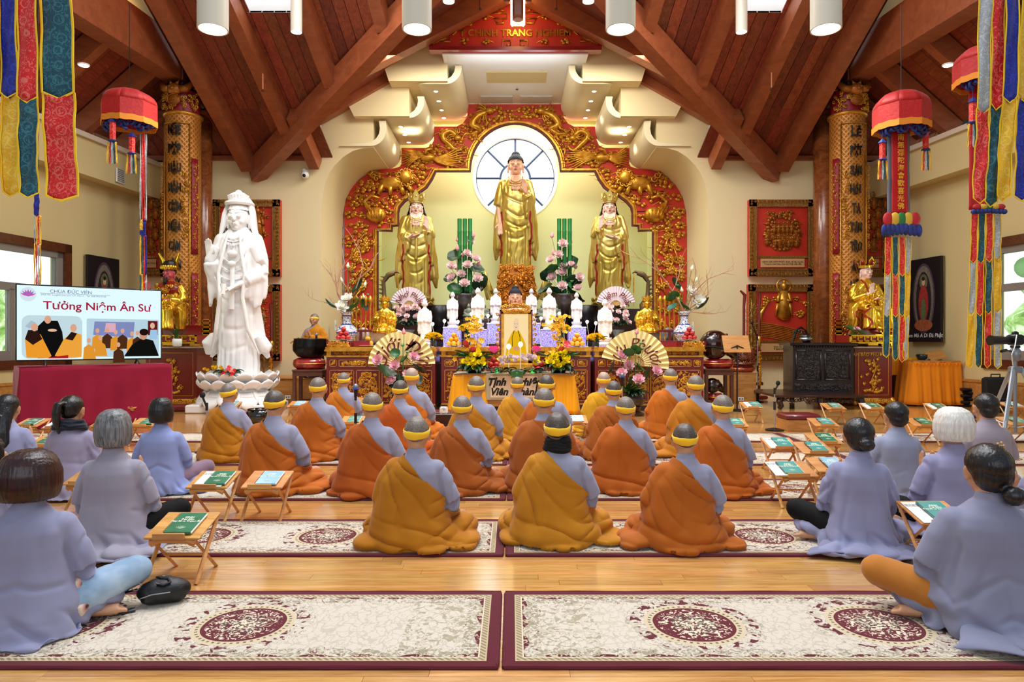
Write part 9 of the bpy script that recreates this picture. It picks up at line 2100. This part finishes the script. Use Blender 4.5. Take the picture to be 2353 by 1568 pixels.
sp=MB(); [sp.tube([(-.074+.006*cos(a_),-.095+.19*k/20,.009+.008*sin(a_)) for a_ in (0,1.6,3.1,4.7,6.28)],.0012,4) for k in range(21)]; SPM=sp.mesh('spiral_binding',M('dark_wire','#2a2f30',.4,.6),True)
t1m=text_mesh('KINH\nĐại Bảo\nPhụ Mẫu Trọng Ân',.021,.0004,.0008,0,'CENTER',1,2); t1m.materials.append(LT); t2=MB();
for k in range(-3,4): t2.tube([(0,-.07,.0145),(.012*k*.6,-.062+.003*(3-abs(k)),.0148),(.008*k,-.052+.004*(3-abs(k)),.0145)],.0012,4)
T2M=t2.mesh('printed_lotus',LT,True)
WPM=MB(); WPM.bevbox((0,0,.002),(.21,.25,.003),.001); WPM=WPM.mesh('white_page',PAGE,False)
def stand(px_,py_,label,bkind='g',page=False,rz=0,bx=.02,lib=True):
    Y_=(H-z0_)*F/(py_-CY)
    t=thing('folding_book_stand','folding book stand '+label,'book stand',(PX(px_,Y_),Y_,.004),rz,'folding wooden book stands')
    for m_ in (ST[0],ST[1],ST[2],*ST[3],ST[4]): o=bpy.data.objects.new(m_.name.split('.')[0],m_); C.objects.link(o); o.parent=t
    if bkind:
        mt=Matrix.Translation((PX(px_,Y_),Y_,.004))@Matrix.Rotation(rz,4,'Z')@Matrix.Translation((bx,d2*.46,(z0_+z1_)/2+.003-.04*d2*0))@Matrix.Rotation(sl,4,'X')
        cl={'g':'dark green spiral','t':'glossy teal','b':'pale blue glossy'}[bkind]
        b=thing('prayer_book','%s book on %s'%(cl,label),'book',(0,0,0),0,'prayer books on the folding stands'); b.matrix_world=mt
        for m_ in (BKM[bkind],PGM,SPM): o=bpy.data.objects.new({'cover_'+bkind:'cover'}.get(m_.name.split('.')[0],m_.name.split('.')[0]),m_); C.objects.link(o); o.parent=b
        o=bpy.data.objects.new('lettering',t1m); C.objects.link(o); o.parent=b; o.location=(0,.03,.0145); o=bpy.data.objects.new('printed_lotus',T2M); C.objects.link(o); o.parent=b
        if page:
            g=thing('paper_sheet','printed sheet on stand '+label,'paper',(0,0,0),0,'printed sheets on the folding stands'); g.matrix_world=mt@Matrix.Translation((-.05,.0,-.004)); o=bpy.data.objects.new('page',WPM); C.objects.link(o); o.parent=g
            me=bpy.data.meshes.get('page_print')
            if me is None: me=text_mesh('Nam mô A Di Đà Phật\nNam mô Bổn Sư\nThích Ca Mâu Ni Phật',.011,.0003,0,0,'LEFT',1,1); me.name='page_print'; me.materials.append(INK)
            o=bpy.data.objects.new('print',me); C.objects.link(o); o.parent=g; o.location=(-.1,.08,.0042)
stand(393,1238,'nearest on the left, alone by the black purse','g')
stand(473,1122,'on the left with a white sheet, beside another stand','g',True,0,.05); stand(600,1122,'paler one right of the stand with the white sheet','b')
stand(224,939,'against the crimson cloth, left of two','g'); stand(287,939,'against the crimson cloth, right of two','t')
stand(56,981,'behind the woman with the silver clip','g'); stand(122,985,'left of the ponytail woman','t',True); stand(232,981,'just right of the ponytail woman',None); stand(322,980,'just left of the black bob','g',False,0,.05); stand(92,1026,'in front of the mauve robe at left','g'); stand(188,1114,'left of the grey-haired woman',None)
stand(520,937,'before the marble statue','t',False,0,.05); stand(680,936,'under the left side table, beside the orange nun','b'); stand(806,975,'between the second and third nuns of the third row','t'); stand(838,928,'behind the far microphone','t')
stand(1325,973,'in the gap beside the nun with the yellow robe','b',True); stand(1733,938,'right of the music stand','t',True,0,.06); stand(1695,981,'behind the rightmost nun','t'); stand(1924,941,'before the carved desk platform','t'); stand(2015,941,'before the red cabinet, half behind the man in grey','g',True); stand(2167,942,'before the orange skirted table','g',True); stand(1903,980,'beside the crimson cushion box','t'); stand(2133,980,'above the white-haired woman','g')
stand(1804,1032,'left of three clustered on the right, with a sheet','t',True); stand(1884,1043,'middle of three clustered on the right','t'); stand(1906,1020,'rear of three clustered on the right','g'); stand(1838,1096,'nearest on the right, with a white sheet','t',True,0,-.03); stand(1925,1085,'just left of the woman with black leggings','b'); stand(2340,938,'far right behind the camera tripod','t'); stand(2348,977,'far right, nearer one by the tripod','g'); stand(2178,1206,'half hidden left of the nearest woman on the right','t',True)
def box_seat(label,px0,px1,pyt,pyb,top,body,hcush=.08,depth=.4):
    Y_=FY(pyb); x0,x1=PX(px0,Y_),PX(px1,Y_); zt_=.24; t=thing('kneeling_box',label,'cushion box',((x0+x1)/2,Y_,0)); hw=(x1-x0)/2; mb=MB(); mb.bevbox((0,depth/2,(zt_-hcush)/2),(2*hw-.02,depth,zt_-hcush),.005); obj('box_body',mb,body,t,smooth=False); mb=MB(); mb.bevbox((0,depth/2,zt_-hcush/2),(2*hw,depth+.02,hcush),.02); obj('padded_top',mb,top,t,smooth=35); return t
MAR=M('maroon_vinyl','#6b1420',.35,coat=.3)
box_seat('crimson padded box on an orange wooden base, right of the chrome microphone stand',1808,1888,953,992,MAR,OAKB)
box_seat('violet padded box behind the white-haired woman',2206,2246,950,990,M('violet_vinyl','#3a2a5a',.4),DARKW); box_seat('maroon padded box with a clock beside it, behind the third nun row',984,1035,950,985,MAR,DARKW)
t=thing('desk_clock','small white desk clock on the dark ledge before the left altar','clock',(PX(1019,9.9),9.93,.24)); mb=MB(); mb.bevbox((0,0,.055),(.12,.04,.105),.02); obj('clock_case',mb,WHITEP,t); mb=MB(); mb.lathe([(0,0),(.042,0)],24,M=Matrix.Translation((0,-.0215,.055))@Matrix.Rotation(PI/2,4,'X'),cap=False); obj('dial',mb,M('dial_grey','#dcdcd6',.5),t); mb=MB(); mb.cyl((0,-.023,.055),(.02,-.023,.07),.002,n=4); mb.cyl((0,-.023,.055),(-.01,-.023,.08),.002,n=4); obj('clock_hands',mb,BLACK,t)
for k in range(1):
    t=thing('dark_ledge','low dark ledge under the white desk clock','ledge',(PX(1022,9.9),10.0,0)); mb=MB(); mb.bevbox((0,0,.12),(.34,.2,.238),.01); obj('ledge_body',mb,DARKW,t,smooth=False); mb=MB(); mb.bevbox((0,0,.02),(.38,.24,.04),.01); obj('ledge_foot',mb,DARKW,t,smooth=False)
t=thing('lacquer_pot','shiny black round pot on the floor between two orange nuns','pot',(PX(590,10.5),10.6,0)); mb=MB(); mb.lathe([(.1,0),(.16,.02),(.21,.1),(.2,.2),(.17,.24),(.15,.24),(.12,.1)],28,cap=False); obj('pot_body',mb,M('black_lacquer','#060607',.08,coat=1),t,smooth=True); mb=MB(); mb.lathe([(.17,.235),(.18,.245),(.165,.25)],28,cap=False); obj('rim',mb,BLACK,t,smooth=True)
t=thing('rolled_carpet','small rolled maroon carpet on the floor before the left cabinet','carpet',(PX(408,12.5),12.6,.0)); mb=MB(); mb.tube([(-.22,0,.07),(.22,-.02,.07)],.07,14); obj('carpet_roll',mb,MAR,t); mb=MB(); mb.tube([( .222,-.02+ (.06-.006*k)*cos(k*.7),.07+(.06-.006*k)*sin(k*.7)) for k in range(10)],.006,5); obj('rolled_edge',mb,PAGE,t)
Y_=FY(1402); t=thing('black_purse','small black zipped purse with a curved emblem, beside the jeans on the carpet','bag',(PX(362,Y_),Y_+.06,.013),R(25)); mb=MB(); mb.ell((0,0,.06),(.125,.075,.062),18,12); mb.bevbox((0,0,.05),(.2,.12,.09),.02); m=remesh(mb,.006,6); disp(m,lambda c,n:.003*wob(c,4,18)); addmat(m,M('black_nylon','#08080a',.45,bump=.2,bscale=200)); o=bpy.data.objects.new('pouch',m); C.objects.link(o); o.parent=t
mb=MB(); mb.tube([(-.03,-.045,.112),(.0,-.06,.105),(.03,-.05,.112),(.02,-.02,.124),(-.01,-.005,.127),(-.03,.015,.124),(.0,.03,.12),(.035,.025,.115)],.0075,8,flat=.6); obj('curved_emblem',mb,M('gloss_black','#15171a',.12,coat=1),t)
mb=MB(); mb.tube([(-.1,-.05,.05),(-.05,-.075,.07),(.03,-.08,.072)],.003,5); mb.tube([(-.12+.02*cos(a_),-.01,.1+.02*sin(a_)) for a_ in [k*.5 for k in range(14)]],.0025,5); obj('zip_and_ring',mb,METAL,t)
mb=MB(); mb.tube([(-.12,0,.08),(-.17,.04,.06),(-.22,0,.05),(-.25,-.05,.02),(-.2,-.09,.01),(-.12,-.07,.01)],.012,7,flat=.5); obj('strap',mb,BLACK,t)
Y_=13.6; x0,x1=PX(2098,Y_),PX(2208,Y_); t=thing('skirted_side_table','small table with an orange pleated satin skirt by the right wall','table',((x0+x1)/2,Y_,0)); hw=(x1-x0)/2; zt_=PZ(830,Y_)
mb=MB(); mb.bevbox((0,.3,zt_-.01),(2*hw,.62,.03),.01); obj('tabletop',mb,OAKB,t,smooth=False); mb=MB(); skirt(mb,[(-hw,.6),(-hw,0),(hw,0),(hw,.6)],zt_,.03,.018,30,.09); o=obj('skirt',mb,clothmat('orange_satin','#f08c14',.06,.1),t,smooth=True); solid(o,.004)
mb=MB();
for k in range(14):
    x=-hw+k*2*hw/13; mb.tube([(x,-.02,zt_-.02),(x+hw/13,-.03,zt_-.1),(x+2*hw/13,-.02,zt_-.02)],.006,5)
stuff(obj('smocked_band',mb,clothmat('orange_satin','#f08c14'),t))
t=thing('tablet_stand','tilted wooden tablet stand on the orange skirted table','stand',(PX(2155,13.8),13.85,zt_+.008)); mb=MB(); mb.bevbox((0,0,0),(.34,.26,.015),.004); obj('board',mb,OAKB,t,smooth=False,loc=(0,0,.1),rot=(R(40),R(-14),0)); mb=MB(); mb.cyl((0,.1,0),(0,.02,.1),.012); mb.bevbox((0,.04,.008),(.2,.16,.016),.004); obj('prop',mb,DARKW,t)
t=thing('small_bowl','small dark bowl at the back of the orange skirted table','bowl',(PX(2122,13.9),13.95,zt_+.008)); mb=MB(); mb.lathe([(.05,0),(.09,.03),(.11,.09),(.1,.12),(.09,.12),(.06,.04)],20,cap=False); obj('bowl_body',mb,M('teal_black_glaze','#122a2c',.2,coat=.5),t,smooth=True); mb=MB(); mb.lathe([(.05,0),(.055,.012),(.04,.015)],16); obj('foot_ring',mb,DARKW,t)
t=thing('yellow_drape','gathered yellow satin cloth hanging behind the lower streamers','cloth',(PX(2075,14.1),14.1,0)); mb=MB(); skirt(mb,[(-.26,0),(.3,-.02)],PZ(822,14.1),PZ(862,14.1),.03,34,.03,60); o=obj('gathered_cloth',mb,YS,t,smooth=True); solid(o,.004); mb=MB(); mb.bevbox((.02,.2,.45),(.56,.36,.9),.01); obj('covered_stand',mb,DARKW,t,smooth=False)
for k in range(6):
    t=thing('floor_cushion','flat black floor cushion by the right wall, %s of the stack'%['bottom','second','third','fourth','fifth','top'][k],'cushion',(PX(2243,13.4)+.02*(-1)**k,13.55,.002+.062*k),R(6*(-1)**k),'stacked black floor cushions'); mb=MB(); mb.bevbox((0,0,.03),(.42,.42,.058),.02); obj('cushion_body',mb,BLACKM,t); mb=MB(); mb.tube([(.21,-.21,.03),(.21,.21,.03),(-.21,.21,.03),(-.21,-.21,.03),(.21,-.21,.03)],.006,5); obj('piping',mb,BLACK,t)
t=thing('equipment_case','black equipment case leaning by the right wall, behind the tripod','case',(PX(2295,12.2),12.3,.0)); mb=MB(); mb.bevbox((0,0,.33),(.42,.14,.64),.03); obj('case_body',mb,BLACKM,t,smooth=False); mb=MB(); mb.tube([(-.08,-.02,.64),(-.08,-.02,.7),(.08,-.02,.7),(.08,-.02,.64)],.012,6); obj('handle',mb,BLACK,t)
Y_=6.3; t=thing('video_tripod','aluminium video tripod at the right frame edge','tripod',(PX(2333,Y_),Y_,0)); zt_=PZ(800,Y_); mb=MB(); mb.cyl((0,0,.45),(0,0,zt_-.02),.016,n=10); mb.lathe([(.03,zt_-.12),(.05,zt_-.08),(.05,zt_-.03),(.03,zt_)],14); mb.bevbox((0,0,zt_-.2),(.09,.09,.06),.01); obj('centre_column',mb,M('tripod_grey','#8e9296',.35,.6),t)
for k in range(3):
    a_=-PI/2-.9+k*2.094; mb=MB(); mb.tube([(.04*cos(a_),.04*sin(a_),zt_-.18),(.30*cos(a_),.30*sin(a_),.5)],.022,8,flat=.6); mb.tube([(.27*cos(a_),.27*sin(a_),.58),(.46*cos(a_),.46*sin(a_),.02)],.015,8); mb.tube([(.28*cos(a_),.28*sin(a_),.56),(.0,.0,.5)],.007,6); l_=obj('leg',mb,METAL,t); mb=MB(); mb.ell((.46*cos(a_),.46*sin(a_),.016),.022,8,6); obj('rubber_foot',mb,BLACK,l_)
mb=MB(); mb.tube([(0,0,zt_-.04),(-.14,-.08,zt_-.02)],.008,6); mb.tube([(-.14,-.08,zt_-.02),(-.2,-.1,zt_-.03)],.014,8); obj('pan_handle',mb,BLACK,t)
t=thing('camera','black mirrorless camera with long lens on the video tripod, pointing left','camera',(PX(2333,Y_),Y_,zt_)); mb=MB(); mb.bevbox((0,0,.075),(.09,.14,.10),.015); mb.bevbox((0,0,.135),(.05,.05,.04),.012); mb.bevbox((0,0,.012),(.06,.06,.024),.004); obj('camera_body',mb,BLACK,t,smooth=35); mb=MB(); mb.tube([(-.04,0,.07),(-.12,-.01,.07),(-.13,-.01,.07),(-.2,-.02,.07),(-.25,-.025,.07)],[.036,.036,.04,.04,.048],20); obj('lens',mb,BLACK,t,smooth=35); mb=MB(); mb.tube([(-.03,-.06,.12),(-.09,-.12,.02),(-.12,-.12,-.06),(-.05,-.04,-.16)],.005,6); obj('white_cable',mb,WHITEP,t)
for px_,py_ in ((750,748),(1613,752)):
    t=thing('wall_switch','narrow white switch plate on the %s jamb of the altar arch'%('left' if px_<1176 else 'right'),'switch',(PX(px_,16.0)+(.06 if px_<1176 else -.06),16.6,PZ(py_,16.5))); mb=MB(); mb.bevbox((0,0,0),(.014,.12,.26),.004); obj('plate',mb,WHITEP,t,smooth=False); mb=MB(); mb.bevbox((0,0,.0),(.024,.03,.06),.004); obj('toggle',mb,BLACK,t,smooth=False)
RULES=(('lettering',('cover','woven_shaft','paper','fan_leaf','red_board','name_plate','canvas','body')),('printed_lotus',('cover',)),('spiral_binding',('cover',)),('lamp_lens',('cylinder_shade','housing')),('stalk',('skin',)),('painted_eyes',('head',)),('lips',('head',)),('beard',('head',)),('headband',('body',)),('shaved_scalp',('body',)),('lining',('robe',)),('drapery_swag',('robe',)),('sash',('robe',)),('crown_stones',('crown',)),('crown_panels',('crown',)),('gilt_carving',('body','frame')),('panel_frame',('body',)),('slide_photo',('slide_ground',)),('slide_rule',('slide_ground',)),('printed_',('slide_ground','photograph','canvas')),('slide_lettering',('slide_ground',)),('gilt_relief',('arch_panel','red_box')),('frame_scroll',('gilt_frame',)),('crest_carving',('gilt_frame',)),('flower_clip',('hair',)),('hair_clip',('hair',)),('character',('text_panel',)),('grille',('microphone_body','boom_arm','handle')),('side_scroll',('woven_shaft',)),('fretwork',('capital_ground',)),('gilt_foot',('body',)),('gilt_line',('body',)),('bead_moulding',('body',)),('print',('page',)))
for o in list(C.objects):
    if o.parent is not None or not o.children: continue
    ch=list(o.children)
    for c in ch:
        for pre,ps in RULES:
            if c.name.startswith(pre):
                h=[p for p in ch if p is not c and any(p.name.split('.')[0]==q for q in ps) and p.location.length<1e-6 and p.parent is o and not p.name.startswith(pre)]
                if h and not c.children: c.parent=h[0]
                break
